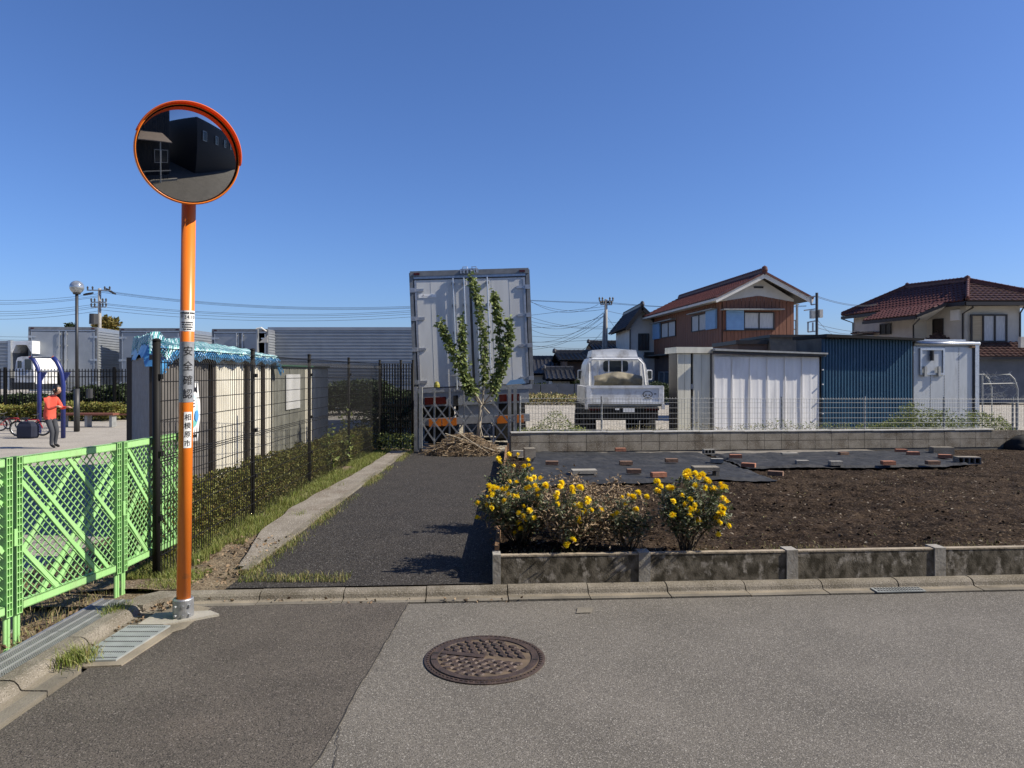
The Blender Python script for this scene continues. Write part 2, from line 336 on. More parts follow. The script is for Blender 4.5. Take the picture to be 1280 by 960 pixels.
m_teal = M('teal_print', (.2, .62, .55), rough=.5)
m_lblue = M('blue_print', (.1, .36, .72), rough=.5)
m_pblue = M('pale_blue_print', (.5, .74, .82), rough=.5)
m_lampglass = M('lamp_globe_glass', (.5, .52, .52), (.3, .33, .35), scale=14, rough=.1, metal=.6)
m_polec = M('pole_concrete', (.3, .29, .27), (.24, .23, .21), scale=3, rough=.9)
m_cable = M('black_cable', (.03, .033, .04), rough=.7)
m_wood2 = M('reddish_bench_wood', (.2, .07, .04), rough=.7)
m_redpaint = M('red_bicycle_paint', (.35, .03, .035), rough=.35)
m_navy = M('navy_cloth', (.012, .016, .035), rough=.85)
# ------------------------------------------------------------------ ground, road, kerbs
def Yk(x): return 5.21 + .063 * x
KA = math.atan(.063)
def sheet(name, poly, z, mat, label=None, kind='structure'):
    o = MB().add([(x, y, z) for x, y in poly], [tuple(range(len(poly)))]).build(name, mat); return tag(o, label, kind=kind)
sheet('ground', [(-900, -400), (900, -400), (900, 1500), (-900, 1500)], -.09, m_sand)
sheet('road', [(-60, -12), (60, -12), (60, Yk(60)), (-2.36, Yk(-2.36) - .1), (-2.36, -1), (-60, -1)], 0, m_road, 'worn grey asphalt road with fine pale stones')
def px_edge(y): return -.85 + .02 * (y > 2) + .09 * max(0, (y - 2.9)) / 2.2 + .022 * nz(0, y, 2.3) + .008 * nz(3, y, 11)
ed = [(px_edge(y_), y_) for y_ in [-1 + .06 * k for k in range(int(6.06 / .06))] if y_ < Yk(-.75) - .08] + [(-.735, Yk(-.74) - .07)]
def crack(name, pts, wd, label):
    vs = []
    for i, (x, y) in enumerate(pts):
        a = pts[max(0, i - 1)]; b = pts[min(len(pts) - 1, i + 1)]; d = Vector((b[0] - a[0], b[1] - a[1], 0)).normalized(); w_ = wd * (.4 + 1.1 * abs(nz(x, y, 7, 3))); n = Vector((-d.y, d.x, 0)) * w_
        vs += [(x - n.x, y - n.y, .0065), (x + n.x, y + n.y, .0065)]
    return tag(MB().add(vs, [(2 * i, 2 * i + 1, 2 * i + 3, 2 * i + 2) for i in range(len(pts) - 1)]).build(name, m_tar), label, kind='structure')
m_tar = M('dark_seam', (.03, .027, .024), rough=.9)
crack('patch_seam', ed, .004, 'thin dark seam along the edge of the asphalt patch')
def wander(a, b, amp, s): return [(a[0] + (b[0] - a[0]) * t + amp * nz(t * 9, s, 1), a[1] + (b[1] - a[1]) * t + amp * nz(t * 9, s + 5, 1) ) for t in [k / 60 for k in range(61)]]
crack('road_crack', wander((-.68, 2.6), (-.8, 3.3), .03, 1), .003, 'short crack in the road near the patch edge')
sheet('asphalt_patch', [(-2.36, -1)] + ed + [(-2.36, Yk(-2.36) - .06)], .004, m_patch, 'darker newer asphalt patch left of the manhole')
# kerb stones: rounded L-shaped gutter blocks
m_gutgrey = M('worn_gutter_concrete', (.2, .18, .145), (.14, .125, .1), scale=4, bump=.4, bscale=90, rough=.9, spec=.2, stain=(.11, .1, .08), stain_scale=2.2)
def kerb_mesh(L, slim=False):
    pr = [(-.07, -.03), (-.07, .006), (-.02, .007), (.03, .008), (.037, .012), (.046, .036), (.06, .05), (.08, .057), (.11, .06), (.135, .058), (.14, .05), (.14, -.03)] if slim else [(-.13, -.03), (-.13, .006), (-.05, .007), (0, .008), (.008, .012), (.022, .038), (.04, .054), (.06, .06), (.135, .06), (.14, .055), (.14, -.03)]
    vs = [(x, y, z) for x in (0, L) for y, z in pr]; n = len(pr)
    me = bpy.data.meshes.new('kerb_stone')
    me.from_pydata(vs, [], [tuple(range(n))[::-1], tuple(range(n, 2 * n))] + [(i, i + 1, n + i + 1, n + i) for i in range(n - 1)])
    me.materials.append(m_conc); me.materials.append(m_gutter); me.materials.append(m_gutgrey)
    for p in me.polygons:
        if p.center.y < (.033 if slim else .003): p.material_index = 1 if p.center.y > (-.02 if slim else -.05) else 2
    me.update(); return me
kerb = struct('kerb', 'low rounded concrete kerb along the far side of the road')
km = kerb_mesh(.592, True); rng = random.Random(3)
for i in range(40):
    x = -2.42 + i * .6 * math.cos(KA)
    if x > 16: break
    piece('kerb_stone', km, kerb, (x, Yk(x), rng.uniform(-.003, .003)), (rng.uniform(-.008, .008), 0, KA + rng.uniform(-.003, .003)))
lk = struct('side_kerb', 'low concrete kerb between the steel grating and the road')
km2 = kerb_mesh(.592)
for i in range(9):
    y = 4.86 - i * .6
    piece('kerb_stone', km2, lk, (-2.53, y - .592, rng.uniform(-.003, .003)), (0, 0, R(90) + rng.uniform(-.004, .004)))
# corner piece of kerb
c = MB(); c.prism([(-2.67, 4.865, 0), (-2.53, 4.865, 0), (-2.49, 4.98, 0), (-2.40, Yk(-2.4) + .01, 0), (-2.40, Yk(-2.4) + .14, 0), (-2.56, 5.19, 0), (-2.67, 5.06, 0)][::-1], (0, 0, .058))
c.build('kerb_stone', m_conc, lk)
sheet('gutter_corner', [(-2.53, 4.2), (-2.36, 4.2), (-2.1, 4.55), (-2.1, Yk(-2.1) - .12), (-2.4, Yk(-2.4) + .02), (-2.5, 4.99), (-2.53, 4.86)], .009, m_gutter)
# alley, verge, concrete strip
sheet('alley', [(-2.1, Yk(-2.1) + .138), (-.1, Yk(-.1) + .138), (-.1, 14.3), (-2.12, 14.3)], .066, m_alley, 'dark coarse asphalt alley leading to the scissor gate')
def strip_edge(y):
    return -2.43 - .13 * math.exp(-((y - 8.6) / 1.8) ** 2)
def fstrip(u, v):
    y = 5.75 + v * 8.6; l = strip_edge(y) + .05 * nz(0, y, 2) + .22 * max(0, 1 - v * 7); r = -2.15 + .01 * nz(3, y, 2)
    return (l + (r - l) * u, y, .082 + .006 * nz(u, y, 2))
tag(grid_surf('concrete_strip', fstrip, 6, 60, m_strip), 'weathered concrete strip beside the dark alley', kind='structure')
tag(MB().box(-2.155, -2.09, 5.62, 14.3, 0, .093).build('strip_edging', m_conc), 'narrow pale concrete edging along the alley', kind='structure')
def fverge(u, v):
    y0 = Yk(-2.5) + .13; y = y0 + v * (14.9 - y0); l = -3.9; r = -2.08
    x = l + (r - l) * u; z = .05 + .03 * nz(x, y, 1.3) + .015 * nz(x, y, 6) + .01 * nz(x, y, 15)
    if x > -2.2: z = min(z, .06)
    return (x, y, z)
tag(grid_surf('dirt_verge', fverge, 46, 180, m_dirt), 'bare earth verge with dry litter', kind='structure')
sheet('park_ground', [(-60, -1), (-2.9, -1), (-2.9, 5.2), (-3.6, 5.3), (-3.6, 14.9), (-3.0, 15), (-3.0, 26), (-60, 26)], -.01, m_sand, 'pale sandy playground surface')
def fbank(u, v):
    y = 1.5 + v * 4.2; x = -4.0 + u * 1.12; return (x, y, .0 + .02 * nz(x, y, 3) + .014 * nz(x, y, 13))
tag(grid_surf('earth_bank', fbank, 36, 90, m_dirt), 'earth strip behind the green lattice', kind='structure')
sheet('gravel_lot', [(-1.5, 14.62), (.1, 14.42), (60, 23.9), (60, 36), (-1.5, 36)], .0, m_gravel, 'bright gravel car park behind the block wall')
sheet('trailer_yard', [(-60, 26), (-1.5, 26), (-1.5, 60), (-60, 60)], -.02, m_gravel)
sheet('yard_behind', [(-3.9, 14.6), (-1.5, 14.6), (-1.5, 26), (-3.9, 26)], -.004, m_gravel)
sheet('corner_earth', [(-3.9, 4.9), (-2.9, 4.9), (-2.9, 5.03), (-2.66, 5.03), (-2.42, 5.2), (-2.42, 5.4), (-3.9, 5.5)], .034, m_dirt)
# steel grating channel
gr = thing('channel_grating', 'long dark steel mesh grating running under the green lattice fence', 'grating', (-2.8, 3.2, 0))
for a in range(6):
    y0 = 5.02 - (a + 1) * .62
    for b_ in range(3):
        x0 = -2.885 + b_ * .072; g = MB(); g.mi = 0
        g.box(x0, x0 + .004, y0, y0 + .612, .02, .052); g.box(x0 + .064, x0 + .068, y0, y0 + .612, .02, .052)
        for k in range(41):
            y = y0 + .006 + k * .015; g.box(x0 + .004, x0 + .064, y, y + .003, .03, .05)
        for k in range(4): g.box(x0 + .012 + k * .014, x0 + .014 + k * .014, y0, y0 + .612, .032, .049)
        g.build('grating_panel', m_grate if b_ == 9 else m_galv2, gr)
MB().box(-2.885, -2.67, 1.3, 5.02, -.08, -.05).build('channel_floor', m_void, gr)
MB().box(-2.667, -2.655, 1.3, 5.02, -.05, .056).box(-2.9, -2.889, 1.3, 5.02, -.05, .056).build('channel_frame', m_galv, gr)
# perforated drain cover by the mirror
A = Vector((-2.49, 4.0, .014)); dc = thing('drain_cover', 'pale grey slotted drain cover beside the foot of the orange pole', 'drain cover', (-2.36, 4.3, 0))
MB().prism([(-2.545, 3.94, 0), (-2.19, 3.98, 0), (-2.14, 4.62, 0), (-2.53, 4.62, 0)], (0, 0, .012)).build('frame', m_gutter, dc)
cv = MB(); cv.prism([(-2.5, 4.0, .01), (-2.25, 4.03, .01), (-2.205, 4.58, .01), (-2.475, 4.58, .01)], (0, 0, .012)); cv.build('cover_plate', m_grate, dc)
sl_ = MB()
for r_ in range(7):
    for k in range(20):
        t = (k + .5) / 20; y = 4.05 + r_ * .081
        xl = -2.5 + .025 * (y - 4) / .58 + .012; xr = -2.25 + .045 * (y - 4) / .58 - .012
        x = xl + (xr - xl) * t; sl_.box(x - .003, x + .003, y, y + .016, .0221, .0232)
sl_.build('slot_row', m_void, dc)['kind'] = 'stuff'
# kerbside grate to the right
kg = thing('gutter_grate', 'small pale grate set in the gutter at the right end of the kerb', 'grate', (X(1130, 5.3), 5.28, 0))
xg = X(1130, 5.28); MB().obox((xg, Yk(xg) - .032, .011), Vector((.19, .19 * .063, 0)), Vector((-.002, .05, 0)), Vector((0, 0, .004))).build('frame', m_grate, kg)
s_ = MB()
for i in range(2):
    for k in range(16):
        x = xg - .17 + k * .0225; y = Yk(x) - .052 + i * .045; s_.box(x, x + .012, y - .016, y + .016, .0152, .0165)
s_.build('slot_row', m_void, kg)['kind'] = 'stuff'
# square patch in the road
pp = G(729, 763); a_ = MB(); a_.add([(pp.x - .055, pp.y - .07, .006), (pp.x + .05, pp.y - .06, .006), (pp.x + .075, pp.y + .05, .006), (pp.x - .035, pp.y + .04, .006)], [(0, 1, 2, 3)])
tag(a_.build('survey_marker', m_gutgrey), 'small pale concrete marker patch set in the road near the kerb', 'road marker')
# ------------------------------------------------------------------ manhole
mc = G(606, 823.5); mh = thing('manhole_cover', 'round rusty iron manhole cover with a raised leaf pattern in the road', 'manhole cover', (mc.x, mc.y, 0))
L = MB(); L.lathe([(.348, .002), (.348, .007), (.338, .009), (.318, .009), (.316, .004)], 64, (mc.x, mc.y, 0)); L.build('outer_ring', m_iron, mh)
L = MB()
for k in range(72):
    q = k * 2 * math.pi / 72; d = Vector((math.cos(q), math.sin(q), 0)); t = Vector((-d.y, d.x, 0))
    L.obox(mc + d * .328 + Vector((0, 0, .010)), d * .005, t * .008, Vector((0, 0, .0025)))
L.build('ring_studs', m_iron, mh)
L = MB(); L.lathe([(.312, .003), (.312, .008), (0.0, .008)], 64, (mc.x, mc.y, 0)); L.build('cover_base', m_infill, mh)
L = MB(); L.lathe([(.312, .0083), (.31, .014), (.272, .014), (.27, .0085)], 64, (mc.x, mc.y, 0)); L.build('rim', m_iron, mh)
rg = random.Random(5)
def leaf_relief(cx, cy, ang, ln, wd):
    d = Vector((math.cos(ang), math.sin(ang), 0)); t = Vector((-d.y, d.x, 0)); o = Vector((cx, cy, 0)) + Vector((mc.x, mc.y, 0))
    b = [o - d * ln * .5, o - d * ln * .15 + t * wd * .5, o + d * ln * .25 + t * wd * .45, o + d * ln * .5, o + d * ln * .25 - t * wd * .45, o - d * ln * .15 - t * wd * .5]
    vs = [p + Vector((0, 0, .0085)) for p in b] + [o + (p - o) * .72 + Vector((0, 0, .0165)) for p in b]
    L = MB(); L.add(vs, [(6, 7, 8, 9, 10, 11)] + [(i, (i + 1) % 6, 6 + (i + 1) % 6, 6 + i) for i in range(6)]); L.build('raised_leaf', m_iron, mh)
spine = R(-14)
for r_ in range(10):
    for k in range(-5, 6):
        if k == 0: continue
        u = -.27 + r_ * .056 + (abs(k) % 2) * .028; v = k * .047 + rg.uniform(-.004, .004)
        x = u * math.cos(spine) - v * math.sin(spine); y = u * math.sin(spine) + v * math.cos(spine)
        if math.hypot(x, y) < .252: leaf_relief(x, y, spine + (-.4 if k > 0 else .4) + rg.uniform(-.2, .2), rg.uniform(.062, .08), rg.uniform(.034, .043))
L = MB(); d = Vector((math.cos(spine), math.sin(spine), 0)); L.bar(mc - d * .26 + Vector((0, 0, .012)), mc + d * .0 + Vector((0, 0, .012)), .045, .008); L.build('centre_band', m_iron, mh)
L = MB()
for q in (R(188), R(170), R(-8)): L.box(mc.x + .292 * math.cos(q) - .014, mc.x + .292 * math.cos(q) + .014, mc.y + .292 * math.sin(q) - .006, mc.y + .292 * math.sin(q) + .006, .0145, .0155)
L.build('lifting_slot', m_void, mh)
# ------------------------------------------------------------------ garden: soil, front wall, board
def wallY(x): return 14.25 + .158 * max(x, -.3)
def soilz(x, y): 
    t = (y - 5.5) / (wallY(x) - 5.5); return .235 - .215 * min(1, max(0, t)) - .007 * x * t
def soilpt(px, py):
    Y = 8.0
    for _ in range(30): Y = YG(py, soilz(X(px, Y), Y))
    return Vector((X(px, Y), Y, soilz(X(px, Y), Y)))
def fsoil(u, v):
    x = -.1 + 15 * u ** 1.25; yf = Yk(x) + .18; yb = wallY(x) - .01; y = yf + (yb - yf) * v ** 1.15
    z = soilz(x, y); am = 1 - .75 * math.exp(-((v - 1) * 9) ** 2)
    z += am * (.045 * nz(x, y, .9) + .02 * nz(x * .35, y, 4.5, 9) + .03 * (1 - abs(nz(x, y, 3.1, 5)) * 2) * .5 + .028 * nz(x, y, 8, 2) + .02 * nz(x, y, 19, 8)) - .02
    if v < .02: z = min(z, .235)
    if x < -.02: z = min(z, .3)
    return (x, y, z)
tag(grid_surf('garden_soil', fsoil, 420, 330, m_soil), 'dark freshly dug garden soil', kind='structure')
clod = []; fcl = []
for i in range(2600):
    u = random.random(); v = random.random() ** 1.3; p = fsoil(u, v); s = random.uniform(.006, .024) * (1 + .4 * random.random())
    b0 = len(clod)
    for dx, dy, dz in ((1, 0, 0), (-1, 0, 0), (0, 1, 0), (0, -1, 0), (0, 0, .8), (0, 0, -.8)):
        k = random.uniform(.6, 1.2); clod.append((p[0] + dx * s * k, p[1] + dy * s * k, p[2] + dz * s * k * .7 + s * .2))
    for f in ((0, 2, 4), (2, 1, 4), (1, 3, 4), (3, 0, 4), (2, 0, 5), (1, 2, 5), (3, 1, 5), (0, 3, 5)): fcl.append(tuple(b0 + q for q in f))
tag(arr_obj('soil_clods', clod, fcl, m_soil), 'loose clods of dark soil', kind='stuff')
# straw bits on soil
pts = [Vector(fsoil(random.random(), random.random() ** 1.5)) + Vector((0, 0, .01)) for _ in range(1300)]
v, f = leaves(pts, .028, up=0, aspect=.28)
tag(arr_obj('straw_litter', v, f, m_drygrass), 'scattered dry straw bits on the soil', kind='stuff')
# fringe of dry grass behind the front wall
pts = [(x, Yk(x) + .3 + abs(random.gauss(0, .09)), .235) for x in [random.uniform(-.05, 8) for _ in range(1500)] if nz(x, 0, 1.5) > -.02]
v, f = blades(pts, .022, .005, .9); tag(arr_obj('dry_grass_fringe', v, f, m_drygrass), 'short dry grass along the top of the front wall', kind='stuff')
gw = thing('garden_front_wall', 'low mossy concrete retaining wall of slabs between posts facing the road', 'wall', (4, 5.6, 0))
pxs = [621] + [805.5 + 184.5 * i for i in range(8)]; pX = []
for px in pxs:
    Y = 5.35
    for _ in range(10): Y = Yk(X(px, Y)) + .145
    pX.append(X(px, Y))
tv = Vector((math.cos(KA), math.sin(KA), 0)); nv = Vector((-tv.y, tv.x, 0))
for i, x in enumerate(pX):
    p = Vector((x, Yk(x) + .15, 0))
    b = MB(); hw = .045 if i else .03
    b.obox(p + nv * .045 + Vector((0, 0, .165)), tv * hw, nv * .06, Vector((0, 0, .115)))
    b.build('wall_post', m_post, gw)
    if i < len(pX) - 1:
        q0 = x + hw + .002; q1 = pX[i + 1] - .047
        a = Vector((q0, Yk(q0) + .148, 0)); c_ = Vector((q1, Yk(q1) + .148, 0))
        b = MB(); b.obox((a + c_) / 2 + nv * .022 + Vector((0, 0, .15)), (c_ - a) / 2, nv * .024, Vector((0, 0, .112))); b.build('wall_slab', m_mould, gw)
        b = MB(); b.obox((a + c_) / 2 + nv * .022 + Vector((0, 0, .267)), (c_ - a) / 2, nv * .027, Vector((0, 0, .006))); b.build('slab_cap', m_cap, gw)
# side boards
bd = thing('garden_side_board', 'weathered wooden edging boards between alley and garden', 'edging boards', (-.12, 9, 0))
y = 5.46
for i, Ln in enumerate([1.82, 1.8, 1.83, 1.8, 1.35]):
    x = -.135 + .004 * (i % 2); b = MB(); zt = .315 - .03 * i + (.015 if i % 2 else 0)
    b.box(x, x + .036, y, y + Ln - .01, .03, zt * .52); b.build('board', m_wood, bd)
    b = MB(); b.box(x + .002, x + .034, y, y + Ln - .012, zt * .52 + .004, zt); b.build('board', m_wood, bd)
    b = MB(); b.box(x + .038, x + .078, y + Ln - .2, y + Ln - .16, -.05, zt + .05 + .02 * (i % 3)); b.build('stake', m_wood, bd)
    y += Ln
# weed control sheets
def wsheet(name, cs, label, nu=150, nv=70, seed=0, lift=.012):
    pt = [soilpt(*c) for c in cs]
    def fx(u, v):
        p = (pt[0] * (1 - u) + pt[1] * u) * (1 - v) + (pt[3] * (1 - u) + pt[2] * u) * v
        x = p.x + .06 * nz(v * 5, seed, 1) * (1 if u > .5 else -1) * abs(u - .5) * 2; y = p.y + .12 * nz(u * 7, seed + 3, 1) * abs(v - .5) * 2
        z = soilz(x, y) + lift + .03 + .022 * nz(x, y, .9) + .03 * abs(nz(x * .5, y, 3, seed)) + .016 * nz(x, y * 1.6, 5, seed) + .012 * abs(nz(x, y, 9, seed))
        e = min(u, 1 - u, v, 1 - v)
        if e < .02: z -= .03
        return (x, y, z)
    o = grid_surf(name, fx, nu, nv, m_cloth)
    return tag(o, label, 'ground sheet')
wsheet('weed_sheet', [(664, 567), (872, 567.5), (972, 603), (655, 608)], 'larger dark weed control sheet on the soil behind the flowers', seed=1)
wsheet('weed_sheet', [(888, 570.5), (1160, 565.5), (1216, 584), (936, 588.5)], 'narrower dark weed control sheet reaching to the hollow block at right', seed=9, lift=.02)
def fps(u, v):
    x = .1 + 7.6 * u; y = wallY(x) - .04 - 1.0 * (1 - v) * (1 - .5 * u); return (x, y, soilz(x, y) + .02 + .012 * nz(x, y, 3))
tag(grid_surf('dusty_strip', fps, 60, 8, m_palecloth), 'pale dusty strip at the foot of the block wall', kind='structure')
# bricks and blocks lying on the sheets
def brick_mesh(sx, sy, sz, mat, holes=False, seed=0):
    b = MB(); rr = random.Random(seed); bw = .004; 
    vs = []
    for z, k in ((0, 0), (sz - bw, 0), (sz, bw)):
        for X_, Y_ in ((-1, -1), (1, -1), (1, 1), (-1, 1)): vs.append((X_ * (sx / 2 - k) + rr.uniform(-.003, .003), Y_ * (sy / 2 - k) + rr.uniform(-.003, .003), z))
    b.add(vs, [(3, 2, 1, 0), (8, 9, 10, 11)] + [(l * 4 + i, l * 4 + (i + 1) % 4, l * 4 + 4 + (i + 1) % 4, l * 4 + 4 + i) for l in (0, 1) for i in range(4)])
    o = b.build('tmp', mat); me = o.data; bpy.data.objects.remove(o); me.name = 'brick'; return me
BM = {'r': brick_mesh(.21, .1, .065, m_brick, seed=1), 'b': brick_mesh(.21, .1, .062, m_brick2, seed=2), 'g': brick_mesh(.2, .1, .07, m_brick3, seed=3), 'p': brick_mesh(.3, .09, .035, m_conc_new, seed=4), 's': brick_mesh(.17, .1, .05, m_brick2, seed=6)}
def place(name, key, px, py, label, rz=0, cat='brick', group=None, dz=.06, tilt=0):
    p = soilpt(px, py); o = bpy.data.objects.new(name, BM[key]); COL.objects.link(o)
    o.location = (p.x, p.y + .05, p.z + dz); o.rotation_euler = (0, tilt, rz); tag(o, label, cat, group or 'bricks weighing down the dark sheets'); return o
BR = [('r', 776, 568, 'bright red brick near the block wall, behind the left dark sheet', .05), ('b', 690, 586, 'brown brick on the left sheet just above the left chrysanthemums', -.05),
      ('b', 783, 586, 'brown brick at the middle of the left sheet', .02), ('b', 840, 582.5, 'orange brown brick on the left sheet, right of its middle', .03),
      ('b', 793, 597, 'dark brown brick near the front edge of the left sheet', -.04), ('r', 824, 602, 'broad red brown brick at the front edge of the left sheet behind the yellow flowers', .2),
      ('g', 897, 583, 'pale grey brick on the left sheet left of the sheet overlap', -.15), ('r', 920.5, 577, 'red brick on the seam where the two sheets overlap', -.1),
      ('r', 937, 589, 'tilted red brick at the right corner of the left sheet', -.55), ('b', 971, 600, 'yellowish brown brick on bare soil right of the left sheet', -.5),
      ('p', 988, 572.5, 'thin pale slab on the far edge of the right sheet', 0), ('g', 1004, 585.5, 'grey brick on the front edge of the right sheet, leftmost there', -.03),
      ('g', 1046, 586.5, 'weathered grey brick on the front edge of the right sheet, second from left', .04), ('s', 1056, 572.5, 'dark speckled brick on the far edge of the right sheet', .1),
      ('r', 1112, 586, 'red brick on the front edge of the right sheet near its middle', .03), ('b', 1168, 585.5, 'brown brick at the front right corner of the right sheet', .02),
      ('r', 1128, 569.5, 'pinkish brick on the far side of the right sheet, further left of a pair', -.2), ('r', 1143, 573, 'pinkish brick on the right sheet, nearer one of a pair', -.2),
      ('r', 1183, 577, 'slanting red brick beside the hollow block', -.35), ('s', 858, 564, 'small dark brick lying by the foot of the block wall', .1)]
for k, px, py, lb, rz in BR: place('brick', k, px, py, lb, rz)
def blk(name, label, px, py, sx, sy, sz, mat, rz=0, holes=0, axis='x', cat='concrete block', leg=False):
    p = soilpt(px, py); t = thing(name, label, cat, (p.x, p.y + sy / 2, p.z + .03), rz=rz, group='concrete blocks on the garden soil')
    b = MB(); hx = sx / 2
    if leg:
        b.box(-hx, hx, -sy / 2, sy / 2, sz - .05, sz); b.box(-hx, -hx + .05, -sy / 2 + .001, sy / 2 - .001, 0, sz - .05); b.box(hx - .05, hx, -sy / 2 + .001, sy / 2 - .001, 0, sz - .05)
    elif holes:
        w_ = sx / (holes + .25 * (holes + 1)) ; g_ = .25 * w_
        b.box(-hx, hx, -sy / 2, sy / 2, 0, g_); b.box(-hx, hx, -sy / 2, sy / 2, sz - g_, sz)
        for k in range(holes + 1):
            x = -hx + k * (w_ + g_); b.box(x, x + g_, -sy / 2, sy / 2, g_, sz - g_)
        b.box(-hx + .01, hx - .01, sy / 2 - .03, sy / 2 - .001, g_, sz - g_)
    else: b.box(-hx, hx, -sy / 2, sy / 2, 0, sz)
    b.build('block_body', mat, t, world=False); return t
blk('concrete_block', 'dark grey concrete block standing at the left end of the left sheet', 662, 576, .2, .22, .19, m_block, .1)
blk('concrete_block', 'pale low block half hidden behind the dark standing block', 648, 572, .2, .12, .1, m_conc_new, 0)
blk('concrete_channel', 'grey U-shaped concrete channel upside down behind the yellow flowers', 884, 600, .36, .22, .15, m_block, -.02, leg=True, cat='concrete channel')
blk('concrete_channel', 'pale upturned concrete channel behind the dried bush', 731, 598, .36, .2, .085, m_conc_new, .06, leg=True, cat='concrete channel')
blk('concrete_block', 'hollow block with dark holes by the sheet seam', 887, 569.5, .22, .13, .09, m_brick3, .1, holes=3)
blk('concrete_block', 'large solid grey block near the right end of the garden', 1180.5, 570, .4, .19, .14, m_block, -.04)
blk('concrete_block', 'hollow concrete block at the right end of the right sheet', 1213, 582.5, .37, .19, .12, m_block, -.12, holes=4)
# black bag at the right edge
def fbag(u, v):
    q = u * 2 * math.pi; h = v; r = (.42 * (1 - h ** 2) ** .5 if h < 1 else 0) * (1 + .12 * nz(math.cos(q), math.sin(q), 2, h * 3))
    return (r * math.cos(q), r * .7 * math.sin(q), .33 * h * (1 + .15 * nz(q, h, 2)))
p = soilpt(1283, 562); o = grid_surf('garden_bag', fbag, 24, 10, m_void); o.location = (p.x + .1, p.y + .2, p.z - .02)
tag(o, 'dark heap wrapped in black plastic at the right edge by the block wall', 'plastic heap')
# ------------------------------------------------------------------ block wall and its mesh fence
bw = thing('block_wall', 'low grey concrete block wall of two courses behind the garden', 'wall', (5, 15, 0))
wa = math.atan(.158); wt = Vector((math.cos(wa), math.sin(wa), 0)); 
bm_ = MB().box(.004, .386, 0, .12, .004, .184); b0 = bm_.build('tmp', m_block); bme = b0.data; bpy.data.objects.remove(b0)
for i in range(48):
    x = -.02 + i * .39 * math.cos(wa); y = 14.25 + .158 * max(x, 0) ; zb = .055 - .007 * x
    if x > 15: break
    for c_ in range(2): piece('block', bme, bw, (x, y + rng.uniform(-.002, .002), zb + c_ * .19 - (.0 if c_ else 0)), (0, 0, wa))
    if i % 1 == 0:
        pass
a0 = Vector((-.02, 14.25, 0)); 
b = MB()
for i in range(18):
    x = i * .78 * math.cos(wa); p0 = Vector((x, 14.25 + .158 * x, .055 - .007 * x)); p1 = p0 + wt * .78
    b.obox((p0 + p1) / 2 + Vector((-.158 * .06, .06, .15)), wt * .39, Vector((-wt.y, wt.x, 0)) * .052, Vector((0, 0, .215)))
b.build('mortar', m_joint, bw)
for i in range(20):
    x = i * 1.0 * math.cos(wa) - .03; zb = .055 - .007 * x + .383
    if x > 10.6: break
    c_ = MB(); p0 = Vector((x, 14.25 + .158 * x, zb)); p1 = p0 + wt * .994; c_.obox((p0 + p1) / 2 + Vector((0, .06, .012)), wt * .497, Vector((-wt.y, wt.x, 0)) * .075, Vector((0, 0, .012))); c_.build('coping', m_coping, bw)
wf = thing('wall_mesh_fence', 'grey welded wire fence standing on the block wall', 'fence', (5, 15, .45))
def wz(x): return .055 - .007 * x + .405
fp = []
for px in (650, 752, 866, 977, 1081, 1180, 1266):
    Y = 14.8
    for _ in range(10): Y = 14.32 + .158 * X(px, Y)
    fp.append(Vector((X(px, Y), Y, wz(X(px, Y)))))
fp.append(fp[-1] + wt * 1.95)
H_ = .7
for i, p in enumerate(fp):
    MB().tube([p - Vector((0, 0, .1)), p + Vector((0, 0, H_ + .02))], .021, 8).build('fence_post', m_galv2, wf)
    if i == len(fp) - 2: MB().tube([p + wt * .1 - Vector((0, 0, .1)), p + wt * .1 + Vector((0, 0, H_ + .02))], .024, 8).build('fence_post', m_galv2, wf)
    if i < len(fp) - 1:
        q = fp[i + 1]; d = q - p; n = int(d.length / .062); b = MB(); off = Vector((0, -.03, 0))
        for k in range(1, n):
            c_ = p + d * (k / n) + off; b.tube([c_ + Vector((0, 0, .03)), c_ + Vector((0, 0, H_ - .03)), c_ + Vector((0, .02, H_))], .0028, 3, cap=False)
        for z in (.04, .15, .26, .37, .48, .59, .67):
            b.tube([p + off + Vector((0, -.004, z)), q + off + Vector((0, -.004, z))], .0035 if z < .66 else .004, 4, cap=False)
        b.build('mesh_panel', m_wire, wf)
# black mesh fence on the left
bf = thing('black_mesh_fence', 'tall black welded mesh fence running back along the alley', 'fence', (-2.8, 8, .07))
BP = [(-2.765, 5.52), (-2.85, 7.8), (-2.9, 10.15), (-2.84, 12.35), (-2.72, 14.6), (-2.29, 14.62), (-2.04, 14.62)]
for i, (x, y) in enumerate(BP):
    b = MB(); b.tube([(x, y, -.05), (x, y, 1.9)], .024 if i else .03, 12); b.lathe([(.031 if i else .037, 1.9), (.025, 1.915), (0, 1.92)], 12, (x, y, 0)); b.build('fence_post', m_black, bf, smooth=True)
    if i < len(BP) - 1:
        x1, y1 = BP[i + 1]; p = Vector((x, y, 0)); q = Vector((x1, y1, 0)); d = q - p; n = max(3, int(d.length / .052)); off = Vector((d.y, -d.x, 0)).normalized() * .032
        b = MB()
        for k in range(n + 1):
            c_ = p + d * ((k + .3) / (n + 1)) + off
            b.tube([c_ + Vector((0, 0, .06)), c_ + Vector((0, 0, 1.74)), c_ - off * .9 + Vector((0, 0, 1.79)), c_ + Vector((0, 0, 1.84))], .004, 4, cap=False)
        for z in [.08 + .15 * j for j in range(12)] + [1.84, 1.0, .96]:
            b.tube([p + off * 1.12 + Vector((0, 0, z)), q + off * 1.12 + Vector((0, 0, z))], .004, 4, cap=False)
        b.build('mesh_panel', m_black, bf)
    if i < 5:
        for z in (.5, 1.0, 1.6): MB().box(x + .01, x + .045, y - .02, y + .02, z, z + .04).build('bracket', m_black, bf)
